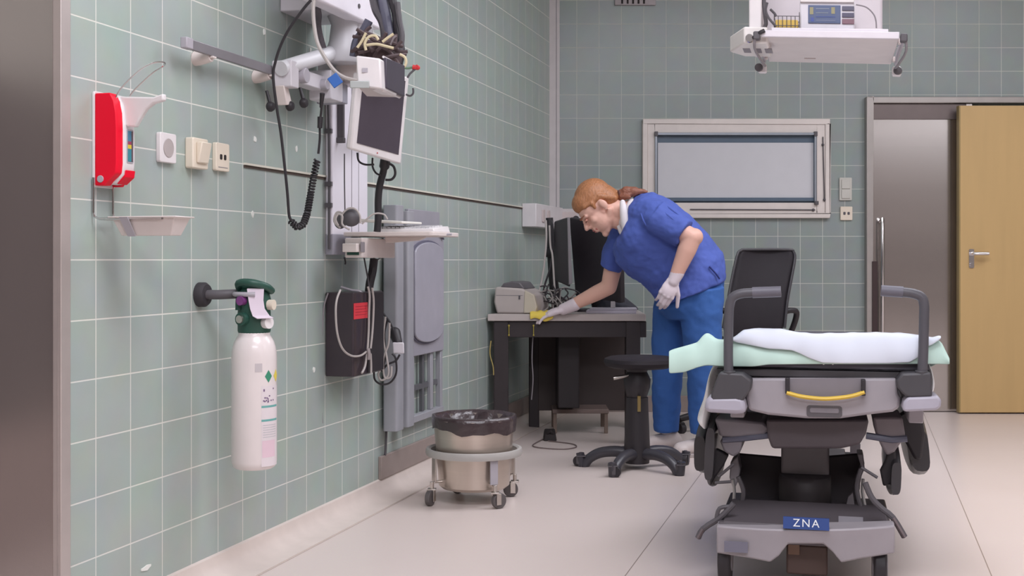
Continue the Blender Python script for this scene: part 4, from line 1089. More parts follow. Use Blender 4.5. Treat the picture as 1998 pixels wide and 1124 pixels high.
# ================================================================== far corner: trunking, desk and what stands on it
# white socket trunking: one run on the left wall, one on the back wall
tr = thing('socket_trunking', 'white socket trunking running round the corner behind the desk', 'trunking', FL(up(0, 1030), 0.0, 1.15))
ua = FL.px(1018, 420, 0.0)[0]
tz1 = FL.px(1030, 396, 0.05)[1]; tz0 = FL.px(1030, 442, 0.05)[1]
bb = MB(FL); bb.box(ua, UCOR - 0.06, 0.001, 0.085, tz0, tz1); bb.build('wall_run', mat('trunk_white', (222, 216, 218), 0.45), tr, bevel=0.004)
bb = MB(FB); xe = FB.px(1120, 400, 0.08)[0]; bb.box(0.30, xe + 0.22, 0.001, 0.085, tz0 + 0.02, tz1 - 0.005); bb.build('back_run', mat('trunk_white2', (206, 198, 198), 0.45), tr, bevel=0.004)
for k, x in enumerate((1050, 1066, 1098, 1116)):
    q = FB.px(x, 418, 0.087)
    bb = MB(FB)
    if k < 2:
        uu = ua + 0.16 + 0.12 * k; bb = MB(FL); bb.rbox(uu - 0.03, uu + 0.03, 0.085, 0.092, tz0 + 0.03, tz1 - 0.03, 0.01)
    else:
        bb.rbox(q[0] - 0.03, q[0] + 0.03, 0.085, 0.092, tz0 + 0.035, tz1 - 0.025, 0.01)
    bb.build('socket_face', mat('socket_pinkish', (204, 190, 188), 0.5), tr, bevel=0.002)
q = FB.px(1124, 427, 0.11)
bb = MB(FB); bb.cyl((q[0], 0.0925, q[1]), (q[0], 0.13, q[1]), 0.02, 0.018, 16); tag(bb.build('plug', M_black), 'round black plug in the white trunking beside the woman\'s face', 'plug')

# desk
YD0, YD1 = 6.33, 7.06
dt = P(1000, 613, YD0).z
dx0_, dx1_ = P(951, 613, YD0).x, P(1268, 613, YD0).x
desk = thing('desk', 'desk with pale top and black frame in the tiled corner', 'desk', ((dx0_ + dx1_) / 2, (YD0 + YD1) / 2, 0))
th = 0.036
bb = MB()
# left edge follows the slanting wall
def wx(Y, o=0.0): return (DW + o) / math.cos(AL) + SL * Y
bb.quad_strip([[(dx0_, YD0, z), (dx1_ - 0.02, YD0, z), (dx1_, YD1, z), (max(dx0_, wx(YD1, 0.03)), YD1, z)] for z in (dt - th, dt)])
bb.build('desk_top', mat('desk_laminate', (186, 176, 172), 0.45), desk, bevel=0.004)
bb = MB(); bb.box(P(966, 640, YD0).x, P(1262, 640, YD0).x, YD0 + 0.02, YD0 + 0.05, dt - th - 0.085, dt - th - 0.002)
bb.build('front_apron', mat('frame_black', (46, 38, 40), 0.55), desk, bevel=0.003)
M_fb = mat('frame_black', (46, 38, 40), 0.55)
for x0_, x1_, y0, y1 in ((963, 992, YD0 + 0.012, YD0 + 0.10), (1222, 1250, YD0 + 0.012, YD0 + 0.10)):
    bb = MB(); bb.box(P(x0_, 700, YD0).x, P(x1_, 700, YD0).x, y0, y1, 0.0, dt - th - 0.002); bb.build('leg', M_fb, desk, bevel=0.004)
for x0_, x1_ in ((1032, 1052), (1222, 1248)):
    bb = MB(); bb.box(P(x0_, 700, 6.95).x, P(x1_, 700, 6.95).x, 6.94, 7.01, 0.0, dt - th - 0.002); bb.build('leg', M_fb, desk, bevel=0.004)
bb = MB(); bb.box(P(1050, 700, 6.97).x, P(1240, 700, 6.97).x, 6.935, 6.955, 0.10, dt - th - 0.004); bb.build('modesty_panel', mat('modesty_shade_dark', (62, 52, 50), 0.6), desk, bevel=0.002)  # panel carried lower, in a dark colour, to deepen the under-desk shade
for x in (993, 1041):
    bb = MB(); h = P(x, 640, YD0 + 0.012); bb.tube([h + V((0, 0.006, 0.014)), h + V((0, -0.006, 0.012)), h + V((0, -0.008, 0.0)), h + V((0, -0.008, -0.030)), h + V((0, -0.014, -0.040)), h + V((0, -0.022, -0.036))], 0.0026, 8, spline=3); bb.ball(h + V((0, -0.004, 0.012)), 0.006, seg=8, rows=6); bb.ball(h + V((0, -0.022, -0.036)), 0.005, seg=8, rows=6)
    bb.build('hook', mat('brass_hook', (186, 168, 84), 0.35, 0.5), desk)
# hanging black computer unit under the desk
bb = MB(); bb.box(P(1088, 700, 6.6).x, P(1130, 700, 6.6).x, 6.56, 6.92, P(1100, 795, 6.6).z, dt - th - 0.004)
tag(bb.build('tower_computer', mat('tower_black', (40, 34, 36), 0.6), bevel=0.006), 'black tower computer hung beneath the desk', 'computer')
# step under the desk
sp_ = thing('footrest', 'low grey footrest step on the floor under the desk', 'footrest', P(1135, 845, 6.75) * 1.0)
y0 = 6.72; sz = P(1130, 800, y0).z
bb = MB(); bb.box(P(1078, 800, y0).x, P(1188, 800, y0).x, y0, y0 + 0.30, sz - 0.02, sz + 0.004); bb.build('step_top', mat('step_grey', (120, 104, 98), 0.6), sp_, bevel=0.003)
for x in (1083, 1183):
    for yy in (y0 + 0.01, y0 + 0.28):
        c = P(x, 820, y0).x
        bb = MB(); bb.box(c - 0.010, c + 0.010, yy, yy + 0.02, 0.0, sz - 0.02); bb.build('leg', mat('step_leg', (134, 118, 108), 0.5, 0.4), sp_, bevel=0.002)
# foot pedal and floor cable
fpz = P(1073, 852, 6.50)
pd = thing('foot_pedal', 'small dark foot pedal on the floor in front of the footrest', 'pedal', (fpz.x, 6.5, 0))
bb = MB(); bb.quad_strip([[(fpz.x - 0.035 + 0.004 * k, 6.44 + 0.006 * k, z), (fpz.x + 0.035 - 0.004 * k, 6.44 + 0.006 * k, z), (fpz.x + 0.035 - 0.004 * k, 6.56 - 0.004 * k, z + 0.012 * (k > 0)), (fpz.x - 0.035 + 0.004 * k, 6.56 - 0.004 * k, z + 0.012 * (k > 0))] for k, z in enumerate((0.0, 0.022, 0.04))]); bb.build('pedal_body', M_dark_in, pd, bevel=0.006)
bb = MB(); bb.tube([(fpz.x - 0.02, 6.46, 0.03), (fpz.x, 6.448, 0.05), (fpz.x + 0.02, 6.46, 0.03)], 0.008, 8, spline=4); bb.build('guard', M_dark_in, pd)
def onfloor(L, r=0.004):
    return [V((P(x, y, 1).x * CAMH / ((y - HOR) / FPX), CAMH / ((y - HOR) / FPX), r)) for x, y in L]
cable('cable', onfloor([(1065, 856), (1045, 866), (1040, 872), (1060, 876), (1100, 878), (1124, 874), (1118, 868), (1090, 864), (1070, 862)]), 0.003, mat('floor_cable', (112, 98, 96), 0.6), 'thin dark cable curled on the floor by the foot pedal')
cable('cable', pp([(1040, 652), (1038, 700), (1040, 740), (1037, 780)], 6.40), 0.003, M_mgrey, 'thin cord hanging straight down from the desk front')
cable('cable', pp([(958, 665), (956, 690), (962, 715), (963, 732)], 6.30), 0.003, mat('ochre_cord', (170, 150, 90), 0.5), 'ochre cord hanging beside the left desk leg')

# label printer, turned with the wall
op = P(965, 612, 6.40)
FP = Frame((op.x, op.y, 0), N, U)
lp = thing('label_printer', 'beige label printer with dark lid on the left end of the desk', 'printer', FP(0.10, 0.1, dt))
def xw(x, b_=0.0): return FP.px(x, 600, b_)[0]
def zw(y): return FP.px(1003, y, 0.0)[1]
PD = 0.26
bb = MB(FP)
prof = [(xw(969), dt), (xw(1043), dt), (xw(1047), zw(598)), (xw(1041), zw(574)), (xw(1018), zw(563)), (xw(966), zw(560)), (xw(963), zw(590))]
bb.prism(prof, 0.0, PD, 'ac'); bb.build('printer_case', mat('printer_beige', (188, 178, 174), 0.5), lp, bevel=0.010)
bb = MB(FP); prof = [(xw(1022), dt + 0.004), (xw(1044), dt + 0.004), (xw(1048), zw(598)), (xw(1042), zw(575)), (xw(1024), zw(566))]; bb.prism(prof, -0.006, 0.02, 'ac'); bb.build('front_panel', mat('printer_cream', (200, 190, 172), 0.5), lp, bevel=0.004)
bb = MB(FP); prof = [(xw(974), zw(561)), (xw(980), zw(553)), (xw(996), zw(549)), (xw(1012), zw(551)), (xw(1022), zw(564))]; bb.prism(prof, 0.02, PD - 0.02, 'ac'); bb.build('lid', mat('lid_dark', (98, 94, 98), 0.4), lp, bevel=0.006)
bb = MB(FP); bb.box(xw(1012), xw(1015), -0.003, 0.01, zw(584), zw(577)); bb.build('latch', M_dgrey, lp)
bb = MB(FP); bb.box(xw(968), xw(1020), -0.001, 0.002, zw(577), zw(576)); bb.build('case_joint', M_mgrey, lp)

# screen stand and the two screens seen from behind
st = thing('screen_stand', 'black pole stand with clamp arm on the desk', 'screen stand', P(1080, 612, 6.780))
bb = MB(); bb.tube([P(1087, 600, 6.730), P(1081, 560, 6.730), P(1076, 500, 6.730), P(1072, 425, 6.730)], lambda t: 0.030 - 0.010 * t, 12); bb.build('pole', M_black, st)
bb = MB(); bb.tube([P(1068, 493, 6.710), P(1085, 494, 6.680), P(1102, 494, 6.660)], 0.026, 10); bb.build('clamp_arm', M_black, st)
bb = MB(); c = P(1088, 602, 6.730); bb.rbox(c.x - 0.10, c.x + 0.10, 6.600, 6.840, dt, dt + 0.016, 0.03, plane='ab'); bb.build('foot', M_black, st, bevel=0.004)
s1m = thing('screen', 'slim dark screen seen from behind, clamped to the black pole', 'screen', P(1100, 560, 6.630))
pts_ = [P(1080, 545, 6.640), P(1113, 560, 6.540), P(1108, 424, 6.540), P(1083, 432, 6.640)]
nn = V((-0.1, 0.9, 0)).normalized()
bb = MB(); bb.hexa([pts_[0], pts_[1], pts_[2], pts_[3]], [p + nn * 0.035 for p in pts_]); bb.build('screen_back', mat('screen_back_grey', (66, 62, 66), 0.4), s1m, bevel=0.006)
bb = MB(); e = [P(1110, 556, 6.535), P(1117, 553, 6.530), P(1112, 424, 6.530), P(1107, 424, 6.535)]; bb.hexa(e, [p + nn * 0.03 for p in e]); bb.build('edge_frame', M_mgrey, s1m, bevel=0.002)
s2m = thing('computer_monitor', 'large black monitor turned away behind the woman\'s face', 'monitor', P(1160, 590, 6.560))
pts_ = [P(1122, 578, 6.680), P(1210, 592, 6.420), P(1207, 440, 6.420), P(1110, 424, 6.680)]
nn = (pts_[1] - pts_[0]).cross(pts_[3] - pts_[0]).normalized()
if nn.y < 0: nn = -nn
bb = MB(); bb.hexa(pts_, [p + nn * 0.04 for p in pts_]); bb.build('monitor_back', mat('monitor_back_black', (50, 44, 50), 0.5), s2m, bevel=0.008)
mid_ = (pts_[0] + pts_[1] + pts_[2] + pts_[3]) * 0.25
bb = MB(); bb.tube([mid_ + nn * 0.03, V((mid_.x, mid_.y + 0.10, dt + 0.10)), V((mid_.x + 0.02, mid_.y + 0.12, dt + 0.01))], 0.028, 10); c = (mid_.x + 0.02, mid_.y + 0.12); bb.rbox(c[0] - 0.11, c[0] + 0.11, c[1] - 0.09, c[1] + 0.09, dt, dt + 0.014, 0.03, plane='ab'); bb.build('monitor_foot', M_black, s2m)
# cable clutter on the desk
for L, m_, lab in (([(1065, 430), (1066, 470), (1060, 530), (1052, 570), (1046, 600)], M_cable_g, 'pale cable falling from the trunking to the desk, outer one'), ([(1072, 440), (1074, 480), (1078, 500), (1082, 560), (1086, 590)], M_cable_g, 'pale cable clinging to the black pole'),
                   ([(1076, 430), (1080, 470), (1074, 520), (1062, 560), (1055, 604)], M_black, 'black cable falling from the trunking past the pole')):
    cable('cable', pp(L, 6.660, 6.580), 0.0055, m_, lab, group='cables falling to the desk')
cc0 = [M_cable_g, M_black, M_dgrey, M_cable_g]
bb = MB(); b2 = MB()
for k in range(34):
    c = V(P(random.uniform(1056, 1122), random.uniform(562, 604), random.uniform(6.480, 6.580)))
    d = V((random.uniform(-1, 1), random.uniform(-.4, .4), random.uniform(-1, 1))).normalized() * random.uniform(0.025, 0.06)
    c.z = max(c.z, dt + 0.04)
    e0, e1 = c - d, c + d
    e0.z = max(e0.z, dt + 0.005); e1.z = max(e1.z, dt + 0.005)
    (bb if k % 2 else b2).tube([e0, c + V((random.uniform(-.03, .03), 0, random.uniform(-0.02, 0.03))), e1], 0.0042, 6, spline=4)
tag(bb.build('cable_tangle', mat('tangle_grey', (150, 144, 140), 0.6)), 'pale tangle of cables heaped on the desk behind the gloved hand', 'cable tangle', kind='stuff')
tag(b2.build('cable_tangle', mat('tangle_black', (52, 46, 50), 0.6)), 'black tangle of cables heaped on the desk around the pole', 'cable tangle', kind='stuff')
# papers, keyboard, dark bag
for k, (x0_, x1_, z0_, z1_, lab) in enumerate(((1143, 1240, 0.0, 0.016, 'flat white keyboard sized folder lying lowest on the desk right end'), (1150, 1242, 0.0165, 0.026, 'white sheets lying on top of the folder at the desk right end'))):
    bb = MB(); c0, c1 = P(x0_, 605, 6.420).x, P(x1_, 605, 6.420).x
    bb.hexa([(c0, 6.400 + 0.02 * k, dt + z0_), (c1, 6.380, dt + z0_), (c1 + 0.01, 6.560, dt + z0_), (c0 + 0.02, 6.570, dt + z0_)], [(c0, 6.400 + 0.02 * k, dt + z1_), (c1, 6.380, dt + z1_), (c1 + 0.01, 6.560, dt + z1_), (c0 + 0.02, 6.570, dt + z1_)])
    tag(bb.build('folder' if k == 0 else 'paper_sheets', mat('paper_lilac', (206, 200, 212), 0.6), bevel=0.002), lab, 'folder' if k == 0 else 'papers')
bb = MB(); c = P(1196, 595, 6.460); bb.rbox(c.x - 0.012, c.x + 0.012, 6.450, 6.465, dt + 0.027, dt + 0.062, 0.004); tag(bb.build('clip', M_white, bevel=0.002), 'small white clip standing on the sheets', 'clip')
bb = MB()
bp = [(1165, dt), (1160, 0.03), (1176, 0.075), (1196, 0.105), (1214, 0.09), (1232, 0.05), (1246, 0.02), (1246, dt)]
rr = []
for yy, s_ in ((6.600, 0.55), (6.660, 1.0), (6.820, 0.95), (6.900, 0.5)):
    ring = []
    for (x, h) in [(1163, 0.0), (1160, 0.03), (1176, 0.085), (1196, 0.115), (1214, 0.10), (1234, 0.055), (1250, 0.02), (1250, 0.0)]:
        cxm = 1205
        ring.append((P(cxm + (x - cxm) * (0.8 + 0.2 * s_), 600, 6.600).x, yy, dt + h * s_))
    rr.append(ring)
bb.loft(rr)
tag(bb.build('bag', mat('bag_dark', (50, 50, 60), 0.7, bump=0.3, bscale=40), mods=subd(2)), 'dark slumped bag on the desk behind the white sheets', 'bag')

# ================================================================== waste bin on wheels
cb = onfloor([(925, 977)])[0]
cb.z = 0
KB = cb.y / FPX
binn = thing('waste_bin', 'round steel waste bin lined with a black bag', 'waste bin', (cb.x, cb.y, 0))
def bz_(y): return CAMH - (y - HOR) * KB
rt = 79 * KB; rb_ = 69 * KB
bb = MB(); ztp_ = bz_(815); zbt = bz_(950)
bb.lathe((cb.x, cb.y, 0), [(0.0, zbt), (rb_ * 0.9, zbt), (rb_, zbt + 0.012), (rb_ + (rt - rb_) * 0.6, bz_(870)), (rt, ztp_ - 0.01), (rt + 0.004, ztp_), (rt - 0.003, ztp_), (rb_ - 0.002, zbt + 0.02), (0.0, zbt + 0.02)], 48, 'c')
bb.build('bin_body', mat('bin_steel', (200, 188, 178), 0.3, 0.85, var=0.06, scale=3, stretch=(1, 1, 20)), binn)
bb = MB()
rings = []
for i, (rf, dz_) in enumerate(((1.03, None), (1.05, -0.012), (1.03, 0.006), (0.985, 0.008), (0.94, -0.02), (0.80, -0.06), (0.5, -0.085), (0.0, -0.09))):
    ring = []
    for k in range(48):
        t = 2 * PI * k / 48
        wv = 0.010 * math.sin(5 * t + 1) + 0.006 * math.sin(11 * t)
        dd = dz_
        if dz_ is None:      # hem, hanging lower on the right and front
            dd = -0.030 - 0.026 * (0.5 + 0.5 * math.cos(t + 0.9)) + wv * 0.6
        elif i > 3: dd = dz_ + wv * 1.2
        r = rt * rf + (0.004 * math.sin(9 * t) if 0 < i < 5 else 0.0)
        ring.append((cb.x + max(r, 1e-4) * math.cos(t), cb.y + max(r, 1e-4) * math.sin(t), ztp_ + 0.006 + dd))
    rings.append(ring)
bb.quad_strip(rings, cap=False)
M_bag = mat('bin_bag_black', (64, 52, 54), 0.28, coat=0.3, bump=0.5, bscale=30)
lin_ = bb.build('bag_liner', M_bag, binn, smooth=180)
bb = MB()
for k in range(9):
    t = k * 0.7 + 0.4; r = rt * random.uniform(0.1, 0.6)
    bb.ball((cb.x + r * math.cos(t) + 0.02, cb.y + r * math.sin(t), ztp_ - 0.045 + random.uniform(-0.01, 0.012)), V((random.uniform(.03, .055), 0.01, 0.01)), V((-.01, random.uniform(.03, .05), 0)), V((0, 0, random.uniform(.02, .034))), 12, 8)
tag(bb.build('plastic_waste', mat('clear_waste', (120, 108, 112), 0.15, coat=0.6, bump=0.8, bscale=25), mods=remesh(0.006, 2, disp=(0.03, 0.02))), 'crumpled shiny plastic lying in the black bin bag', 'waste')
trol = thing('bin_trolley', 'grey ring trolley on four castors carrying the steel bin', 'trolley', (cb.x, cb.y, 0))
zr_ = bz_(880); rR = 93 * KB
bb = MB()
bb.lathe((cb.x, cb.y, zr_), [(rR - 0.010, -0.012), (rR, -0.012), (rR + 0.004, 0.0), (rR, 0.014), (rR - 0.010, 0.016), (rR - 0.018, 0.010), (rR - 0.018, -0.006), (rR - 0.010, -0.012)], 56, 'c')
bb.build('bumper_ring', mat('ring_grey', (176, 172, 168), 0.45), trol)
M_cw = mat('castor_grey', (92, 86, 86), 0.5)
def castor(F_, x, y, wr, ang, name, parent, m_fork, m_wheel, fork_h, tw=0.02):
    """swivel castor: wheel on the floor at (x, y), turned by ang"""
    d = V((math.cos(ang), math.sin(ang), 0)); s_ = V((-d.y, d.x, 0))
    c = V((x, y, 0)) + d * wr * 0.55
    bb = MB(); bb.cyl(V((c.x, c.y, wr)) - s_ * tw / 2, V((c.x, c.y, wr)) + s_ * tw / 2, wr, seg=20)
    w_ = bb.build(name, m_wheel, parent, bevel=0.003)
    bb = MB()
    for q in (-1, 1):
        o_ = s_ * (q * (tw / 2 + 0.004))
        bb.obox((V((c.x, c.y, wr * 1.25)) + V((x, y, wr * 1.25))) * 0.5 + o_, d * wr * 0.34, s_ * 0.0022, V((0, 0, wr * 0.72)))
    bb.box(x - tw * 0.8, x + tw * 0.8, y - tw * 0.8, y + tw * 0.8, wr * 1.95, wr * 2.15)
    bb.cyl((x, y, wr * 2.1), (x, y, fork_h), 0.008, seg=10)
    bb.build('castor_fork', m_fork, w_, bevel=0.001)
    return w_
for k, ang in enumerate((200, 290, 20, 110)):
    t = math.radians(ang + 8)
    px_, py_ = cb.x + (rR - 0.016) * math.cos(t), cb.y + (rR - 0.016) * math.sin(t)
    d = V((math.cos(t), math.sin(t), 0)); s_ = V((-d.y, d.x, 0))
    bb = MB()
    bb.obox((px_, py_, (zr_ + 0.085) / 2), s_ * 0.016, d * 0.0035, V((0, 0, (zr_ - 0.095) / 2)))
    bb.build('leg', M_lgrey if k % 2 else M_steel2, trol, bevel=0.001)
    castor(None, px_ + d.x * 0.01, py_ + d.y * 0.01, 0.030, t + 0.7 + k, 'castor', trol, M_steel2, M_cw, 0.09)
bb = MB()
for ang in (28, 118):
    t = math.radians(ang)
    bb.cyl((cb.x - (rR - 0.02) * math.cos(t), cb.y - (rR - 0.02) * math.sin(t), 0.088), (cb.x + (rR - 0.02) * math.cos(t), cb.y + (rR - 0.02) * math.sin(t), 0.088), 0.005, seg=8)
bb.build('base_cross', M_steel2, trol)

# ================================================================== stool
sc_ = onfloor([(1243, 914)])[0]; KS = sc_.y / FPX
def sz_(y): return CAMH - (y - HOR) * KS
stl = thing('stool', 'black round swivel stool on five curved castor legs', 'stool', (sc_.x, sc_.y, 0))
zt_ = sz_(697)
bb = MB(); bb.lathe((sc_.x + 0.012, sc_.y, zt_), [(0.0, -0.048), (0.13, -0.048), (0.156, -0.038), (0.164, -0.022), (0.160, -0.006), (0.14, 0.002), (0.0, 0.006)], 44, 'c'); bb.build('seat', M_black2, stl)
bb = MB(); bb.lathe((sc_.x, sc_.y, 0), [(0.0, sz_(905) + 0.005), (0.056, sz_(905) + 0.005), (0.060, sz_(880)), (0.052, sz_(800)), (0.050, sz_(775)), (0.0, sz_(775))], 26, 'c')
bb.lathe((sc_.x, sc_.y, 0), [(0.0, sz_(790)), (0.038, sz_(790)), (0.046, sz_(772)), (0.060, sz_(755)), (0.062, sz_(740)), (0.045, sz_(725)), (0.055, zt_ - 0.048), (0.0, zt_ - 0.048)], 26, 'c')
bb.build('column', M_black, stl)
bb = MB(); bb.box(sc_.x - 0.004, sc_.x + 0.010, sc_.y - 0.063, sc_.y - 0.048, sz_(800), sz_(770)); bb.build('brass_strip', mat('dull_brass', (150, 130, 84), 0.4, 0.5), stl)
bb = MB(); bb.tube([P(1236, 730, sc_.y - 0.02), P(1215, 735, sc_.y - 0.03), P(1197, 738, sc_.y - 0.03)], lambda t: 0.006 + 0.004 * t, 10); bb.build('height_lever', M_steel2, stl)
for k in range(5):
    t = math.radians(-120 + 72 * k)
    d = V((math.cos(t), math.sin(t), 0))
    R5 = 0.25
    prof = [(0.04, sz_(885), 0.026), (0.10, sz_(882), 0.024), (0.17, sz_(886), 0.021), (0.22, sz_(898), 0.019), (R5, sz_(914) , 0.019), (R5 + 0.012, 0.062, 0.017)]
    bb = MB(); bb.tube([(sc_.x + d.x * r, sc_.y + d.y * r, z) for r, z, _ in prof], lambda q: 0.027 - 0.008 * q, 12, spline=4); lg = bb.build('leg', mat('stool_leg', (60, 58, 64), 0.35), stl)
    castor(None, sc_.x + d.x * (R5 + 0.008), sc_.y + d.y * (R5 + 0.008), 0.024, t + 1.9 + k, 'castor', stl, M_dgrey, M_black, 0.066, 0.026)

# ================================================================== office chair
YC0 = 6.62
ccx = P(1452, 700, YC0).x
chr_ = thing('office_chair', 'black high backed office chair behind the trolley by the back wall', 'chair', (ccx, YC0, 0))
def backring(y, xl, xr, Y, dep):
    return (P(xl, y, Y), P(xr, y, Y), dep)
bb = MB()
rr = []
for (y, xl, xr, Y) in ((662, 1408, 1528, 6.62), (630, 1411, 1531, 6.62), (590, 1419, 1534, 6.64), (550, 1427, 1541, 6.67), (515, 1434, 1549, 6.70), (496, 1438, 1551, 6.71), (488, 1445, 1546, 6.715), (485.5, 1460, 1535, 6.715)):
    a_, b_ = P(xl, y, Y), P(xr, y, Y)
    ring = []
    n = 10
    for i in range(n + 1):
        t = i / n; p = a_ * (1 - t) + b_ * t
        ring.append(p + V((0, -0.020 - 0.022 * math.sin(PI * t) * -1 - 0.0, 0)))
    for i in range(n, -1, -1):
        t = i / n; p = a_ * (1 - t) + b_ * t
        ring.append(p + V((0, 0.035 + 0.022 * math.sin(PI * t), 0)))
    rr.append(ring)
bb.loft(rr); bk = bb.build('backrest', M_black2, chr_, mods=subd(1))
bb = MB(); bb.tube([P(1531, 640, 6.60), P(1536, 590, 6.62), P(1544, 545, 6.65), P(1551, 505, 6.69), P(1548, 491, 6.70), P(1538, 487, 6.70), P(1460, 487, 6.70), P(1446, 489, 6.70), P(1438, 500, 6.69), P(1425, 560, 6.65), P(1411, 640, 6.60)], 0.008, 8, spline=3); bb.build('back_piping', mat('piping_black', (62, 60, 64), 0.4), bk)
bb = MB(); zs0 = 0.44
bb.rbox(ccx - 0.22, ccx + 0.21, YC0 - 0.02, YC0 + 0.40, zs0, zs0 + 0.075, 0.07, plane='ab'); bb.build('seat', M_black2, chr_, bevel=0.02)
for s_, x in ((1, 1540), (-1, 1402)):
    bb = MB()
    q = P(x, 605, YC0 + 0.08)
    bb.tube([(q.x - s_ * 0.03, YC0 + 0.03, q.z - 0.005), (q.x, YC0 + 0.04, q.z), (q.x + s_ * 0.035, YC0 + 0.06, q.z - 0.012), (q.x + s_ * 0.030, YC0 + 0.10, q.z - 0.08), (q.x + s_ * 0.004, YC0 + 0.14, q.z - 0.16), (q.x - s_ * 0.03, YC0 + 0.16, zs0 + 0.02)], 0.016, 10, spline=4)
    bb.build('armrest', M_black, chr_)
bb = MB(); bb.cyl((ccx, YC0 + 0.16, 0.09), (ccx, YC0 + 0.16, zs0), 0.03, 0.026, 18); bb.cyl((ccx, YC0 + 0.16, zs0 - 0.06), (ccx, YC0 + 0.16, zs0), 0.03, 0.10, 18); bb.build('gas_column', M_black, chr_)
bb = MB(); bb.tube([(ccx, YC0 + 0.2, zs0 + 0.01), (ccx, YC0 + 0.03, zs0 + 0.02), (ccx, YC0 + 0.02, zs0 + 0.14)], 0.02, 10, spline=3, flat=0.6); bb.build('back_bracket', M_black, chr_)
for k in range(5):
    t = math.radians(186 + 72 * k); d = V((math.cos(t), math.sin(t), 0)); R5 = 0.33
    bb = MB(); bb.tube([(ccx + d.x * r, YC0 + 0.16 + d.y * r, z) for r, z in ((0.02, 0.12), (0.12, 0.118), (0.24, 0.10), (R5, 0.078))], lambda q: 0.026 - 0.008 * q, 10, spline=3); bb.build('leg', M_black, chr_)
    castor(None, ccx + d.x * R5, YC0 + 0.16 + d.y * R5, 0.027, t + 2.0 + k, 'castor', chr_, M_black, M_black, 0.08, 0.03)
# ================================================================== hanging equipment tray, upper right
YT0 = 3.60
TH = 0.0
def T(x, y, b=0.0): return P(x, y, YT0 + b)
zsh = P(1600, 72, YT0).z
xl, xr = P(1491, 70, YT0).x, P(1745, 72, YT0).x
dep = 0.50
xm = (xl + xr) / 2
# tray axis points along its own sight line so that both flanks read as in the photo
tdir = V((xm / YT0, 1, 0)).normalized()
FT = Frame((xm, YT0, 0), (tdir.y, -tdir.x, 0), tdir)
FT.tilt = 0.062      # the hanging arm sags a little to one side
wT = 262 * YT0 / FPX
hw = wT / 2
def tp(x, y, b=0.0): return FT.px(x, y, b)
pend = thing('equipment_pendant', 'white equipment pendant hanging from above with a flat tray and side socket box', 'equipment pendant', FT(0, 0.2, zsh))
z1 = tp(1620, 63, 0.0)[1]; z0 = tp(1620, 73, 0)[1]
M_tray = mat('tray_underside', (214, 206, 204), 0.5)
bb = MB(FT); bb.box(-hw, hw, 0.012, dep, z0 + 0.002, z0 + 0.012); bb.build('tray_board', M_tray, pend, bevel=0.003)
bb = MB(FT); bb.box(-hw, hw, 0.0, 0.012, z0 - 0.001, z1 + 0.004); bb.build('front_lip', mat('lip_white', (222, 216, 222), 0.35), pend, bevel=0.002)
bb = MB(FT); bb.box(-hw + 0.03, hw - 0.03, 0.012, 0.02, z1 + 0.002, tp(1620, 56, 0.02)[1]); bb.build('back_lip', mat('lip_white', (222, 216, 222), 0.35), pend, bevel=0.002)
bb = MB(FT); q = tp(1580, 112, 0.36); bb.box(q[0] - 0.018, q[0] + 0.018, 0.40, 0.412, z0 + 0.0005, z0 + 0.002); bb.build('type_plate', mat('faint_brown', (176, 160, 156), 0.5), pend)
# flank rails with black clamps
for s_ in (-1, 1):
    bb = MB(FT); bb.box(s_ * hw + s_ * 0.012 - 0.004, s_ * hw + s_ * 0.012 + 0.004, 0.02, dep - 0.03, z0 - 0.006, z0 + 0.018); bb.build('side_rail', M_lgrey, pend, bevel=0.002)
    bb = MB(FT)
    for b_ in (0.06, dep - 0.10): bb.box(s_ * hw if s_ > 0 else s_ * hw - 0.009, s_ * hw + 0.009 if s_ > 0 else s_ * hw, b_, b_ + 0.03, z0 - 0.003, z0 + 0.012)
    bb.build('rail_block', M_offw, pend, bevel=0.001)
    bb = MB(FT); bb.rbox(s_ * (hw + 0.012) - 0.010, s_ * (hw + 0.012) + 0.010, -0.008, 0.024, z0 - 0.010, z0 + 0.014, 0.005); bb.build('corner_cap', M_dgrey, pend, bevel=0.003)
    x_ = s_ * (hw + 0.016)
    bb = MB(FT); bb.tube([(x_, 0.0, z0 + 0.004), (x_ + s_ * 0.004, 0.03, z0 - 0.03), (x_ - s_ * 0.004, 0.22, z0 - 0.035), (x_ - s_ * 0.008, dep - 0.06, z0 - 0.022)], 0.004, 8, spline=3); bb.build('release_cable', M_mgrey, pend)
    bb = MB(FT); bb.rbox(x_ - 0.016, x_ + 0.012, dep - 0.075, dep - 0.045, z0 - 0.045, z0 - 0.015, 0.006); bb.build('clamp_end', M_white, pend, bevel=0.003)
    bb = MB(FT); bb.lathe((x_ + (-0.012 if s_ < 0 else 0.0), dep - 0.095, z0 - 0.032), [(0, -0.012), (0.012, -0.010), (0.014, 0.0), (0.012, 0.010), (0, 0.012)], 14, 'b'); bb.build('clamp_knob', M_dgrey, pend)
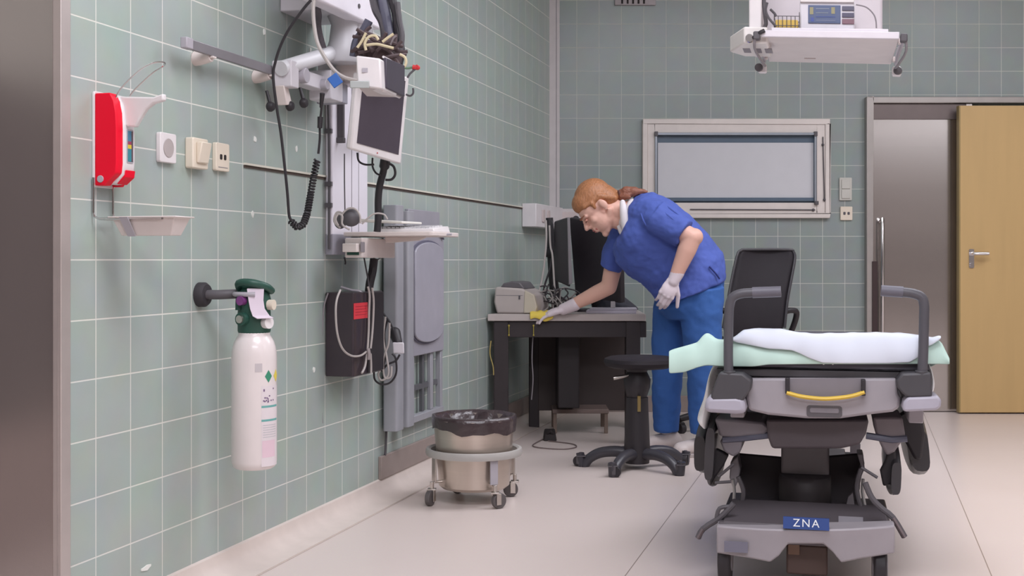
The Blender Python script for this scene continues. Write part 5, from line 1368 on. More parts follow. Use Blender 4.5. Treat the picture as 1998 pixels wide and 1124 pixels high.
# pendant body behind the tray (rises out of the picture)
bA, bB = 0.30, 0.48
q0 = tp(1466, 30, bA)[0]; q1 = tp(1722, 30, bA)[0]
bb = MB(FT); bb.rbox(q0, q1, bA, bB, z0 + 0.0125, ZC - 0.03, 0.01, plane='ab'); bb.build('pendant_body', mat('pendant_white', (214, 206, 210), 0.42), pend, bevel=0.004)
q2 = tp(1462, 30, 0.1)[0]; q3 = tp(1487, 30, 0.1)[0]
bb = MB(FT); bb.rbox(q2, q3, 0.08, 0.26, tp(1470, 62, 0.1)[1] + 0.004, tp(1470, -30, 0.1)[1] + 0.1, 0.006, plane='ab'); bb.build('side_column', M_white, pend, bevel=0.003)
bb = MB(FT); bb.tube([(q3 + 0.004, 0.10, tp(1495, 0, 0.1)[1] + 0.02), (q3 + 0.008, 0.09, tp(1495, 25, 0.1)[1]), (q3 + 0.012, 0.09, tp(1495, 48, 0.1)[1]), (q3 + 0.002, 0.07, tp(1495, 62, 0.1)[1])], 0.006, 8, spline=3); bb.build('hose', M_dgrey, pend)
# socket box hanging at the left flank
s0 = tp(1419, 90, 0.10)[0]; s1_ = tp(1500, 90, 0.10)[0]
sz1 = tp(1450, 60, 0.1)[1]; sz0 = tp(1450, 92, 0.1)[1]
sb_ = MB(FT); sb_.hexa([(s0, 0.20, sz0), (s0 + 0.055, 0.03, sz0), (s1_, 0.03, sz0), (s1_, 0.28, sz0), (s0 + 0.04, 0.28, sz0)], [(s0, 0.20, sz1), (s0 + 0.055, 0.03, sz1), (s1_, 0.03, sz1), (s1_, 0.28, sz1), (s0 + 0.04, 0.28, sz1)])
sbo = sb_.build('socket_box', mat('socket_box_white', (224, 218, 214), 0.42), pend, bevel=0.005)
for k in range(3):
    a_ = s0 + 0.045 + k * 0.033
    bb = MB(FT); bb.box(a_, a_ + 0.022, 0.12, 0.20, sz0 - 0.0012, sz0 + 0.001); bb.build('socket_slot', M_mgrey, sbo)
bb = MB(FT); q = tp(1463, 76, 0.03); bb.cyl((q[0], 0.026, q[1]), (q[0], 0.012, q[1]), 0.013, 0.012, 16); bb.build('gas_outlet', M_chrome, sbo)
bb = MB(FT); bb.tube([(q[0] + 0.012, 0.012, q[1]), (q[0] + 0.03, -0.004, q[1] + 0.012), (q[0] + 0.045, -0.004, q[1] + 0.020)], 0.006, 8, spline=3); bb.build('probe', M_black, sbo)

# device standing on the tray
d0, zd1 = tp(1560, 1, 0.06); d1 = tp(1668, 1, 0.06)[0]
zd0 = z0 + 0.0125
dv = thing('tray_monitor', 'white bedside device with blue screen standing on the hanging tray', 'medical device', FT((d0 + d1) / 2, 0.15, zd0))
bb = MB(FT); bb.box(d0, d1, 0.06, 0.28, zd0, zd1); bb.build('device_case', mat('device_white', (216, 212, 218), 0.38), dv, bevel=0.006)
bb = MB(FT); bb.box(d0 + 0.002, d1 - 0.002, 0.052, 0.061, zd1 - 0.006, zd1 + 0.004); bb.build('top_edge', M_white, dv, bevel=0.002)
a_, c_ = tp(1577, 10, 0.058); b_, e_ = tp(1640, 46, 0.058)
bb = MB(FT); bb.box(a_, b_, 0.056, 0.062, e_, c_); sc2 = bb.build('screen', mat('device_screen', (84, 96, 128), 0.3), dv, bevel=0.001)
for k, (x0_, y0, x1_, y1, rgb) in enumerate(((1580, 14, 1587, 28, (150, 144, 110)), (1622, 14, 1629, 27, (150, 144, 110)), (1582, 34, 1588, 42, (70, 84, 150)), (1592, 16, 1618, 18, (130, 136, 150)), (1592, 24, 1616, 26, (120, 128, 140)), (1592, 32, 1630, 34, (64, 80, 140)), (1592, 39, 1630, 41, (120, 126, 150)))):
    q, r_ = tp(x0_, y0, 0.056), tp(x1_, y1, 0.056)
    bb = MB(FT); bb.box(q[0], r_[0], 0.0552, 0.0562, r_[1], q[1]); bb.build('screen_readout', mat('readout_%d_%d_%d' % rgb, rgb, 0.4), sc2)
for k, (y0, y1, rgb) in enumerate(((12, 21, (88, 86, 104)), (25, 34, (84, 80, 100)), (37, 47, (128, 96, 106)))):
    q, r_ = tp(1643, y0, 0.058), tp(1668, y1, 0.058)
    bb = MB(FT); bb.box(q[0], min(r_[0], d1 - 0.002), 0.056, 0.062, r_[1], q[1]); bb.build('number_display', mat('display_%d' % rgb[0], rgb, 0.35), dv, bevel=0.001)
# wire basket and yellow box
k0, kz1_ = tp(1513, 37, 0.05); k1, kz0_ = tp(1557, 50, 0.05)
bb = MB(FT); bb.rbox(k0, k1, 0.06, 0.14, zd0 + 0.004, kz1_, 0.004); tag(bb.build('yellow_box', mat('box_ochre', (216, 180, 88), 0.5), bevel=0.002), 'small yellow box in the wire basket on the hanging tray', 'box')
wb = thing('wire_basket', 'small dark wire basket holding the yellow box on the hanging tray', 'basket', FT((k0 + k1) / 2, 0.1, zd0))
bb = MB(FT)
za, zb_ = zd0 + 0.002, tp(1535, 31, 0.05)[1]
for z in (za, (za + zb_) / 2, zb_):
    bb.tube([(k0 - 0.004, 0.054, z), (k1 + 0.004, 0.054, z), (k1 + 0.004, 0.146, z), (k0 - 0.004, 0.146, z), (k0 - 0.004, 0.054, z)], 0.0012, 6)
for i in range(7):
    a_ = k0 - 0.004 + (k1 - k0 + 0.008) * i / 6
    bb.tube([(a_, 0.054, zb_ + (0.012 if i in (0, 6) else 0)), (a_, 0.054, za), (a_, 0.146, za), (a_, 0.146, zb_)], 0.0012, 6)
bb.build('wire_frame', M_dgrey, wb)
def tcable(L, b, r, m_, label):
    bb = MB(FT); bb.tube([(tp(x, y, b)[0], b, tp(x, y, b)[1]) for x, y in L], r, 7, spline=5); return tag(bb.build('cable', m_), label, 'cable')
tcable([(1670, 9), (1690, 14), (1704, 27), (1709, 40), (1710, 55)], 0.10, 0.0022, M_mgrey, 'thin grey cable arching right from the hanging device to the tray')
tcable([(1497, 5), (1494, 20), (1500, 35), (1511, 48), (1514, 52)], 0.05, 0.004, M_dgrey, 'dark cable curving down beside the wire basket on the tray')
tcable([(1503, 18), (1511, 26), (1514, 32)], 0.06, 0.004, M_dgrey, 'short dark cable above the wire basket on the tray')

# ================================================================== patient trolley
def g(x, y, b=0.0):
    a_, c_ = FG.px(x, y, b); return (a_, b, c_)
def ga(x, b=0.0): return FG.px(x, 700, b)[0]
def gz(y, b=0.0): return FG.px(1610, y, b)[1]
gur = thing('patient_trolley', 'grey hospital patient trolley seen from its push handle end', 'patient trolley', FG(0, 0.9, 0))
M_bump = mat('bumper_grey', (172, 168, 180), 0.45)
M_panel = mat('trolley_panel_grey', (156, 150, 155), 0.45)
M_panel2 = mat('trolley_panel_dark', (126, 121, 127), 0.5)
M_hnd = mat('handle_charcoal', (80, 78, 84), 0.45)
M_sock = mat('socket_charcoal', (70, 68, 72), 0.5)
# head end panel
poly = [g(*p)[::2] for p in ((1458, 737), (1750, 737), (1752, 768), (1757, 776), (1754, 795), (1742, 803), (1690, 809), (1640, 816), (1575, 816), (1500, 809), (1462, 800), (1456, 776))]
bb = MB(FG); bb.prism(poly, -0.012, 0.05, 'ac'); pan = bb.build('head_panel', M_panel, gur, bevel=0.008)
poly = [g(x, y)[::2] for x, y in ((1540, 738), (1684, 738), (1684, 762), (1665, 770), (1610, 773), (1560, 770), (1540, 762))]
bb = MB(FG); bb.prism(poly, -0.0135, -0.010, 'ac'); bb.build('grip_recess', M_panel2, pan)
a_, _, c1_ = g(1574, 790); b_, _, c0_ = g(1643, 814)
bb = MB(FG); bb.rbox(a_, b_, -0.0145, -0.009, c0_, c1_, 0.008); rc_ = bb.build('lower_recess', mat('recess_grey', (88, 84, 88), 0.5), pan, bevel=0.001)
a_, _, c1_ = g(1580, 794); b_, _, c0_ = g(1637, 806)
bb = MB(FG); bb.rbox(a_, b_, -0.0165, -0.012, c0_, c1_, 0.005); bb.build('recess_lip', M_panel2, pan, bevel=0.002)
pts = [g(x, y, -0.03) for x, y in ((1535, 766), (1560, 773), (1590, 777), (1612, 778), (1640, 776), (1665, 772), (1687, 765))]
bb = MB(FG); bb.tube(pts, 0.0085, 10, spline=4, flat=0.7); bb.build('strap_handle', M_yellow, gur)
for x in (1537, 1684):
    bb = MB(FG); a_, _, c_ = g(x, 752); bb.box(a_ - 0.006, a_ + 0.006, -0.034, -0.008, gz(768), gz(737)); bb.build('strap_slot', M_black, gur, bevel=0.002)
# cross bar of the frame just above the panel
bb = MB(FG); bb.box(ga(1398), ga(1815), 0.0, 0.07, gz(738), gz(722)); bb.build('frame_crossbar', M_sock, gur, bevel=0.004)
for s_, xs in ((-1, (1397, 1462)), (1, (1756, 1817))):
    poly = [g(x, y)[::2] for x, y in (((1408, 722), (1452, 724), (1470, 738), (1468, 755), (1458, 770), (1452, 778), (1392, 778), (1392, 762), (1402, 735)) if s_ < 0 else ((1757, 724), (1812, 722), (1815, 768), (1775, 770), (1764, 768), (1757, 762), (1748, 752), (1746, 738)))]
    bb = MB(FG); bb.prism(poly, -0.078, 0.06, 'ac'); bb.build('handle_socket', M_sock, gur, bevel=0.006)
    poly = [g(x, y)[::2] for x, y in (((1382, 774), (1388, 769), (1440, 768), (1455, 772), (1460, 800), (1440, 802), (1384, 799), (1379, 790)) if s_ < 0 else ((1760, 778), (1768, 769), (1825, 767), (1832, 774), (1831, 788), (1822, 794), (1766, 797), (1757, 795)))]
    bb = MB(FG); bb.prism(poly, -0.080, 0.06, 'ac'); bb.build('corner_bumper', M_bump, gur, bevel=0.012)
# push handles
for L in (((1423, 742), (1421, 700), (1422, 620), (1424, 594), (1430, 580), (1446, 573), (1470, 571), (1524, 569)), ((1798, 742), (1801, 700), (1803, 620), (1803, 595), (1798, 580), (1782, 573), (1760, 570), (1719, 567))):
    bb = MB(FG); bb.tube([g(x, y, -0.060) for x, y in L], 0.0135, 12, spline=3); hb = bb.build('push_handle', M_hnd, gur)
    bb = MB(FG); e, f = L[-2], L[-1]; bb.tube([g(e[0] - (2 if e[0] < f[0] else -2), e[1], -0.060), g(f[0], f[1], -0.060)], 0.0155, 12); bb.build('grip', mat('grip_grey', (98, 96, 106), 0.5), hb)
    bb = MB(FG); q = g(L[0][0], 733, -0.060); bb.cyl((q[0], q[1], q[2] - 0.012), (q[0], q[1], q[2] + 0.014), 0.018, seg=14); bb.build('collar', M_sock, hb, bevel=0.002)
# deck and long frame
DL = 2.0
bb = MB(FG); zdk = gz(722)
bb.hexa([(-0.27, 0.07, zdk - 0.035), (0.27, 0.07, zdk - 0.035), (0.27, 0.75, zdk - 0.10), (-0.27, 0.75, zdk - 0.10)], [(-0.27, 0.07, zdk - 0.002), (0.27, 0.07, zdk - 0.002), (0.27, 0.75, zdk - 0.07), (-0.27, 0.75, zdk - 0.07)]); bb.build('backrest_deck', M_panel2, gur, bevel=0.004)
bb = MB(FG); bb.box(-0.27, 0.27, 0.76, DL - 0.04, zdk - 0.10, zdk - 0.07); bb.build('seat_deck', M_panel2, gur, bevel=0.004)
for s_ in (-1, 1):
    bb = MB(FG); bb.box(s_ * 0.25 - 0.02, s_ * 0.25 + 0.02, 0.05, DL - 0.04, zdk - 0.15, zdk - 0.105); bb.build('side_beam', M_panel, gur, bevel=0.004)
# under structure
bb = MB(FG); poly = [g(x, y, 0.18)[::2] for x, y in ((1497, 812), (1694, 812), (1688, 840), (1676, 860), (1640, 868), (1508, 868), (1500, 845))]; bb.prism(poly, 0.10, 0.5, 'ac'); bb.build('under_cover', mat('under_dark', (84, 76, 80), 0.55), gur, bevel=0.008)
bb = MB(FG); poly = [g(x, y, 0.14)[::2] for x, y in ((1395, 815), (1490, 822), (1505, 836), (1492, 846), (1430, 852), (1405, 850))]; bb.prism(poly, 0.12, 0.35, 'ac'); bb.build('side_housing', M_panel2, gur, bevel=0.008)
for L in ([g(1410, 858, 0.13), g(1450, 855, 0.13), g(1510, 848, 0.13)], [g(1690, 850, 0.13), g(1740, 858, 0.13), g(1770, 856, 0.13)]):
    bb = MB(FG); bb.tube(L, 0.010, 8); bb.build('link_rod', mat('rod_blue_grey', (90, 92, 108), 0.4), gur)
bb = MB(FG); poly = [g(x, y, 0.15)[::2] for x, y in ((1702, 812), (1760, 812), (1766, 850), (1745, 880), (1730, 888), (1720, 872), (1708, 845))]; bb.prism(poly, 0.13, 0.33, 'ac'); bb.build('side_housing', mat('housing_grey', (124, 116, 120), 0.5), gur, bevel=0.008)
bb = MB(FG); poly = [g(x, y, 0.15)[::2] for x, y in ((1405, 858), (1450, 858), (1446, 880), (1432, 890), (1414, 880))]; bb.prism(poly, 0.13, 0.30, 'ac'); bb.build('side_housing', M_panel2, gur, bevel=0.006)
# lifting column
bb = MB(FG); bb.rbox(ga(1524, 0.3), ga(1618, 0.3), 0.30, 0.55, gz(1000, 0.3), gz(866, 0.3), 0.01, plane='ab'); lc = bb.build('lift_column', mat('column_grey', (116, 110, 112), 0.45), gur, bevel=0.004)
bb = MB(FG); bb.box(ga(1536, 0.3), ga(1606, 0.3), 0.285, 0.30, gz(874, 0.3), gz(866, 0.3)); bb.build('column_cap', M_dgrey, lc, bevel=0.002)
bb = MB(FG)
rr = []
for y, k in ((1005, 1.0), (960, 1.0), (942, 0.97), (934, 0.86), (931, 0.6)):
    z = gz(y, 0.26); w_ = (ga(1622, 0.26) - ga(1518, 0.26)) / 2 * (0.9 + 0.1 * k); m0 = (ga(1622, 0.26) + ga(1518, 0.26)) / 2
    ring = []
    for i in range(25):
        t = PI * i / 24
        ring.append((m0 + w_ * math.cos(t), 0.31 - 0.10 * k * math.sin(t) - 0.0, z))
    rr.append(ring)
bb.loft(rr); bel = bb.build('column_foot_cover', mat('bellows_black', (44, 38, 40), 0.6), gur)
# worn maker's lettering on the foot cover, too rubbed to read
for k, (x, h) in enumerate(((1556, 7), (1560, 4), (1565, 5), (1570, 5), (1575, 7), (1581, 5), (1587, 7), (1592, 5))):
    p_ = g(x, 988, 0.203); bb = MB(FG); bb.hexa([(p_[0], 0.2015, p_[2] - h * .0007), (p_[0] + 0.0028, 0.2015, p_[2] - h * .0007), (p_[0] + 0.0028, 0.2035, p_[2] - h * .0007), (p_[0], 0.2035, p_[2] - h * .0007)],
        [(p_[0] + 0.002, 0.2015, p_[2] + h * .0007), (p_[0] + 0.0045, 0.2015, p_[2] + h * .0007), (p_[0] + 0.0045, 0.2035, p_[2] + h * .0007), (p_[0] + 0.002, 0.2035, p_[2] + h * .0007)]); bb.build('worn_lettering', mat('worn_letters', (150, 140, 136), 0.6), bel)
# black inner tubs left and right of the column
for s_, xs in ((-1, (1421, 1530)), (1, (1612, 1689))):
    x0_, x1_ = xs
    poly = [g(x, y, 0.40)[::2] for x, y in (((1436, 884), (1530, 892), (1530, 1002), (1446, 1002), (1450, 950), (1440, 925), (1424, 915)) if s_ < 0 else ((1612, 890), (1683, 884), (1687, 905), (1678, 945), (1668, 1002), (1612, 1002)))]
    bb = MB(FG); bb.prism(poly, 0.40, 0.412, 'ac'); bb.build('base_tub', mat('tub_black', (54, 47, 50), 0.6), gur, bevel=0.008)
    poly = [g(x, y, 0.34)[::2] for x, y in (((1426, 900), (1440, 888), (1445, 915), (1440, 940), (1432, 955), (1424, 930)) if s_ < 0 else ((1672, 884), (1684, 884), (1687, 912), (1676, 940), (1668, 942), (1680, 910)))]
    bb = MB(FG); bb.prism(poly, 0.32, 0.42, 'ac'); bb.build('tub_rim', M_panel, gur, bevel=0.004)
    # curved grey guide with a bright strip in front of each tub
    L = ((1440, 930), (1450, 955), (1449, 975), (1442, 1000)) if s_ < 0 else ((1680, 915), (1672, 945), (1674, 970), (1682, 995))
    bb = MB(FG); bb.tube([g(x, y, 0.18) for x, y in L], 0.007, 8, spline=4); bb.build('guide_bow', M_dgrey, gur)
    bb = MB(FG); L2 = ((1430, 935), (1433, 960), (1430, 995)) if s_ < 0 else ((1684, 935), (1683, 960), (1688, 990)); bb.tube([g(x, y, 0.2) for x, y in L2], 0.012, 8, spline=3, flat=0.4); bb.build('guide_plate', mat('plate_pale', (176, 172, 170), 0.4), gur)
# blades standing in the tub
bb = MB(FG); poly = [g(x, y, 0.3)[::2] for x, y in ((1650, 990), (1655, 970), (1664, 962), (1668, 990))]; bb.prism(poly, 0.30, 0.32, 'ac'); bb.build('tub_fin', M_panel, gur)
bb = MB(FG); poly = [g(x, y, 0.3)[::2] for x, y in ((1454, 998), (1457, 984), (1464, 982), (1470, 998))]; bb.prism(poly, 0.30, 0.32, 'ac'); bb.build('tub_fin', M_panel, gur)
# base cover
poly_t = [(1398, 1003), (1745, 1003)]
def basering(y_l, ytop, yb_, b): pass
bb = MB(FG)
n = 20
top, bot = [], []
rr = []
for i in range(n + 1):
    t = i / n; x = 1398 + (1746 - 1398) * t
    bow = 4 * t * (1 - t)
    yt = 1026 + 8 * bow
    ybm = 1085
    f = abs(x - 1574)
    if f < 42: ybm = 1062
    elif f < 62: ybm = 1062 + (f - 42) / 20 * 38
    elif f < 100: ybm = 1100 - (f - 62) / 38 * 8
    else: ybm = 1092 - (f - 100) / 75 * 12
    front = -0.03 - 0.03 * bow
    a_t, _, c_t = g(x, yt, front); a_b, _, c_b = g(x, ybm, front + 0.01)
    rr.append([(a_t, front, c_t), (a_t, 0.02, c_t + 0.006), (a_b, 0.05, c_b), (a_b, front + 0.012, c_b)])
bb.loft(rr); bc = bb.build('base_bumper', M_panel, gur, bevel=0.005)
bb = MB(FG)
zt2 = gz(1030, 0.0)
bb.hexa([(ga(1402, 0.0), -0.02, zt2 - 0.05), (ga(1742, 0.0), -0.02, zt2 - 0.05), (ga(1742, 0.0), 0.46, zt2 - 0.05), (ga(1402, 0.0), 0.46, zt2 - 0.05)],
        [(ga(1402, 0.0), -0.015, zt2 + 0.004), (ga(1742, 0.0), -0.015, zt2 + 0.004), (ga(1742, 0.0) , 0.46, zt2 + 0.004), (ga(1402, 0.0), 0.46, zt2 + 0.004)])
bb.build('base_deck', mat('deck_dark', (86, 80, 84), 0.5), gur, bevel=0.006)
bb = MB(FG); bb.hexa([(ga(1410, 0), -0.012, zt2), (ga(1740, 0), -0.012, zt2), (ga(1735, 0), 0.19, zt2), (ga(1415, 0), 0.19, zt2)], [(ga(1412, 0), -0.010, zt2 + 0.006), (ga(1738, 0), -0.010, zt2 + 0.006), (ga(1725, 0.1), 0.19, zt2 + 0.035), (ga(1425, 0.1), 0.19, zt2 + 0.035)])
bdk = bb.build('base_ledge', mat('deck_dark', (86, 80, 84), 0.5), gur, bevel=0.006)
bb = MB(FG); bb.box(-0.08, 0.08, 0.40, 1.72, 0.11, 0.16); bb.box(-0.12, 0.12, 1.62, 1.70, 0.10, 0.15); bb.build('spine_beam', M_panel2, gur, bevel=0.004)
# plates lying on the sloping ledge
def ledge_at(x, y):
    for k in range(60):
        b_ = -0.012 + 0.2 * k / 59; a_, c_ = FG.px(x, y, b_)
        zl_ = zt2 + 0.006 + max(0.0, min(1.0, (b_ + 0.010) / 0.20)) * 0.029
        if c_ <= zl_ + 1e-6: break
    return b_, a_, zl_
def ledge_plate(x0_, y0, x1_, y1, m_, name, par):
    b0_, a0_, z0_ = ledge_at(x0_, y1); b1_, a1_, z1_ = ledge_at(x0_, y0)
    aw0 = FG.px(x1_, y1, b0_)[0]; aw1 = FG.px(x1_, y0, b1_)[0]
    q = [(a0_, b0_, z0_ + 0.001), (aw0, b0_, z0_ + 0.001), (aw1, b1_, z1_ + 0.001), (a1_, b1_, z1_ + 0.001)]
    bb = MB(FG); bb.quad_strip([q, [(a, b, c + 0.002) for a, b, c in q]]); return bb.build(name, m_, par), q
# blue name plate with white letters, standing upright on the front edge of the ledge
bl0, bl1 = 1528, 1618
fz0, fz1 = FG.px(1570, 1033, -0.062)[1], FG.px(1570, 1011, -0.062)[1]
a0_, a1_ = FG.px(bl0, 1020, -0.062)[0], FG.px(bl1, 1020, -0.062)[0]
bb = MB(FG); bb.hexa([(a0_, -0.064, fz0), (a1_, -0.064, fz0), (a1_, -0.060, fz0), (a0_, -0.060, fz0)], [(a0_, -0.054, fz1), (a1_, -0.054, fz1), (a1_, -0.050, fz1), (a0_, -0.050, fz1)])
npl = bb.build('name_plate', mat('plate_blue', (14, 54, 122), 0.45), gur)
text_mesh('lettering', 'ZNA', 0.031, FG((a0_ + a1_) / 2, -0.0598, (fz0 + fz1) / 2), FG.A, V((0, 0, 1)) + FG.B * 0.30, mat('letters_white', (224, 226, 230), 0.5), npl)
lpq, _ = ledge_plate(1636, 1009, 1684, 1023, mat('label_grey', (142, 138, 144), 0.5), 'grey_label', bdk)
# sticker on the base bumper: dark squares of a code are left off
a_, _, c1_ = g(1413, 1056, -0.05); b_, _, c0_ = g(1459, 1079, -0.05)
bb = MB(FG); bb.box(a_, b_, -0.052, -0.046, c0_, c1_); bb.build('code_sticker', mat('sticker_slate', (112, 110, 124), 0.5), bc)
# wheel block seen through the notch
bb = MB(FG); bb.box(ga(1535, 0.1), ga(1615, 0.1), 0.06, 0.14, gz(1118, 0.1), gz(1060, 0.1)); bb.build('brake_block', mat('brown_block', (92, 74, 68), 0.6), gur, bevel=0.006)
bb = MB(FG); bb.box(ga(1538, 0.055), ga(1560, 0.055), 0.05, 0.06, gz(1085, 0.055), gz(1064, 0.055)); bb.build('brake_flag', mat('flag_tan', (128, 100, 82), 0.5), gur)
# castors under the near end, with their stems
for x0_, x1_, b_ in ((1403, 1424, 0.03), (1706, 1728, 0.03)):
    a_ = ga((x0_ + x1_) / 2, b_)
    bb = MB(FG); zt3 = gz(1084, b_)
    bb.hexa([(a_ - 0.018, b_ - 0.02, 0.13), (a_ + 0.014, b_ - 0.02, 0.13), (a_ + 0.014, b_ + 0.06, 0.13), (a_ - 0.018, b_ + 0.06, 0.13)], [(a_ - 0.012, b_ - 0.02, zt3 + 0.01), (a_ + 0.018, b_ - 0.02, zt3 + 0.01), (a_ + 0.018, b_ + 0.06, zt3 + 0.01), (a_ - 0.012, b_ + 0.06, zt3 + 0.01)])
    bb.build('castor_stem', M_panel2, gur, bevel=0.004)
for a_, b_ in ((ga(1414, .03), 0.06), (ga(1717, .03), 0.06), (-0.12, 1.65), (0.12, 1.65)):
    p_ = FG(a_, b_, 0)
    w_ = MB(); s_ = FG.A; w_.cyl(V((p_.x, p_.y, 0.075)) - s_ * 0.018, V((p_.x, p_.y, 0.075)) + s_ * 0.018, 0.075, seg=26); wo = w_.build('castor_wheel', M_black, gur, bevel=0.006)
    w_ = MB(); w_.cyl(V((p_.x, p_.y, 0.075)) - s_ * 0.021, V((p_.x, p_.y, 0.075)) + s_ * 0.021, 0.04, seg=20); w_.build('wheel_cover', M_panel, wo)
    if b_ > 1: 
        w_ = MB(); w_.obox((p_.x, p_.y, 0.16), s_ * 0.02, FG.B * 0.03, V((0, 0, 0.035))); w_.build('castor_stem', M_panel2, gur)
# brake pedal arms splayed out on both sides
for L in (((1432, 982), (1425, 990), (1405, 1010), (1372, 1032), (1362, 1050)), ((1688, 942), (1700, 970), (1718, 990), (1742, 1010), (1765, 1048))):
    bb = MB(FG); bb.tube([g(x, y, 0.02) for x, y in L], 0.0085, 8, spline=3); bb.build('brake_arm', M_dgrey, gur)
    e = g(L[-1][0], L[-1][1], 0.02); d_ = g(L[-2][0], L[-2][1], 0.02)
    bb = MB(FG); bb.tube([d_, e], 0.013, 8, flat=0.5); bb.build('pedal_pad', mat('pedal_grey', (110, 98, 100), 0.5), gur)
bb = MB(FG); bb.tube([g(1424, 988, 0.02), g(1404, 992, 0.02), g(1398, 1010, 0.02)], 0.006, 8, spline=3); bb.build('brake_link', M_dgrey, gur)
for L in ([g(1395, 942, 0.1), g(1426, 940, 0.1)], [g(1680, 912, 0.1), g(1712, 932, 0.1)], [g(1402, 930, .1), g(1432, 905, .1)]):
    bb = MB(FG); bb.tube(L, 0.0045, 8); bb.build('link_wire', M_dgrey, gur)
# lowered side rails: two slim dark panels on each side, seen from their ends
def rail_panel(xc, y0, y1, b0_, b1_, w_, m_, name, lean=0.0):
    bb = MB(FG); rr = []
    nb = 12
    zt_, zb_ = gz(y0, b0_), gz(y1, b0_)
    ac = ga(xc, b0_)
    for i in range(nb + 1):
        t = i / nb; b_ = b0_ + (b1_ - b0_) * t
        k = math.sin(PI * t) ** 0.35 if 0 < t < 1 else 0.25
        h = (zt_ - zb_) / 2 * max(k, 0.55); m0 = (zt_ + zb_) / 2
        ring = []
        for j in range(20):
            q = 2 * PI * j / 20
            sx_, sz__ = math.cos(q), math.sin(q)
            sx_ = math.copysign(abs(sx_) ** 0.6, sx_); sz__ = math.copysign(abs(sz__) ** 0.5, sz__)
            z_ = m0 + h * sz__
            ring.append((ac + w_ * sx_ * (0.75 + 0.25 * k) + lean * (z_ - m0), b_, z_))
        rr.append(ring)
    bb.loft(rr); return bb.build(name, m_, gur)
M_rail = mat('rail_dark', (56, 54, 58), 0.4, coat=0.2)
rail_panel(1365, 832, 958, 0.30, 0.95, 0.022, M_rail, 'side_rail')
rail_panel(1384, 800, 990, 0.10, 0.75, 0.017, M_rail, 'side_rail', 0.05)
rail_panel(1795, 800, 945, 0.30, 0.98, 0.033, M_rail, 'side_rail', -0.09)
rail_panel(1749, 872, 985, 0.12, 0.75, 0.017, M_rail, 'side_rail', 0.04)
bb = MB(FG); poly = [g(x, y, 0.2)[::2] for x, y in ((1732, 868), (1745, 866), (1748, 900), (1740, 940), (1722, 945), (1716, 915), (1726, 895))]; bb.prism(poly, 0.16, 0.19, 'ac'); bb.build('rail_hinge', M_black, gur, bevel=0.006)
bb = MB(FG); poly = [g(x, y, 0.2)[::2] for x, y in ((1378, 880), (1400, 872), (1424, 884), (1414, 905), (1396, 930), (1388, 945))]; bb.prism(poly, 0.16, 0.19, 'ac'); bb.build('rail_hinge', M_black, gur, bevel=0.006)
bb = MB(FG); poly = [g(x, y, 0.25)[::2] for x, y in ((1752, 812), (1772, 800), (1798, 806), (1806, 850), (1800, 900), (1786, 900), (1770, 870), (1758, 850))]; bb.prism(poly, 0.27, 0.30, 'ac'); bb.build('rail_hinge', M_black, gur, bevel=0.008)

# mattress
zm0 = gz(721) ; 
matt = thing('mattress', 'charcoal trolley mattress under the pale sheet', 'mattress', FG(0, 0.9, zm0))
bb = MB(FG)
rr = []
for b_, zb_, zt_ in ((-0.005, zdk + 0.002, zdk + 0.010), (0.0, zdk + 0.0, zdk + 0.070), (0.03, zdk + 0.0, zdk + 0.086), (0.75, zdk - 0.066, zdk + 0.004), (0.80, zdk - 0.066, zdk - 0.0), (DL - 0.06, zdk - 0.066, zdk - 0.0), (DL - 0.04, zdk - 0.066, zdk - 0.01)):
    w_ = 0.28
    rr.append([(-w_, b_, zb_ + 0.004), (w_, b_, zb_ + 0.004), (w_, b_, zt_ - 0.008), (w_ - 0.02, b_, zt_), (-w_ + 0.02, b_, zt_), (-w_, b_, zt_ - 0.008)])
bb.loft(rr); bb.build('mattress_body', mat('mattress_charcoal', (80, 78, 88), 0.45), matt, bevel=0.006)
bb = MB(FG)
for x in (1607, 1625): q = g(x, 710, -0.006); bb.ball(q, 0.003, seg=8, rows=6)
bb.build('highlight_dot', M_white, matt)  # white balls stand in for small highlights on the mattress end
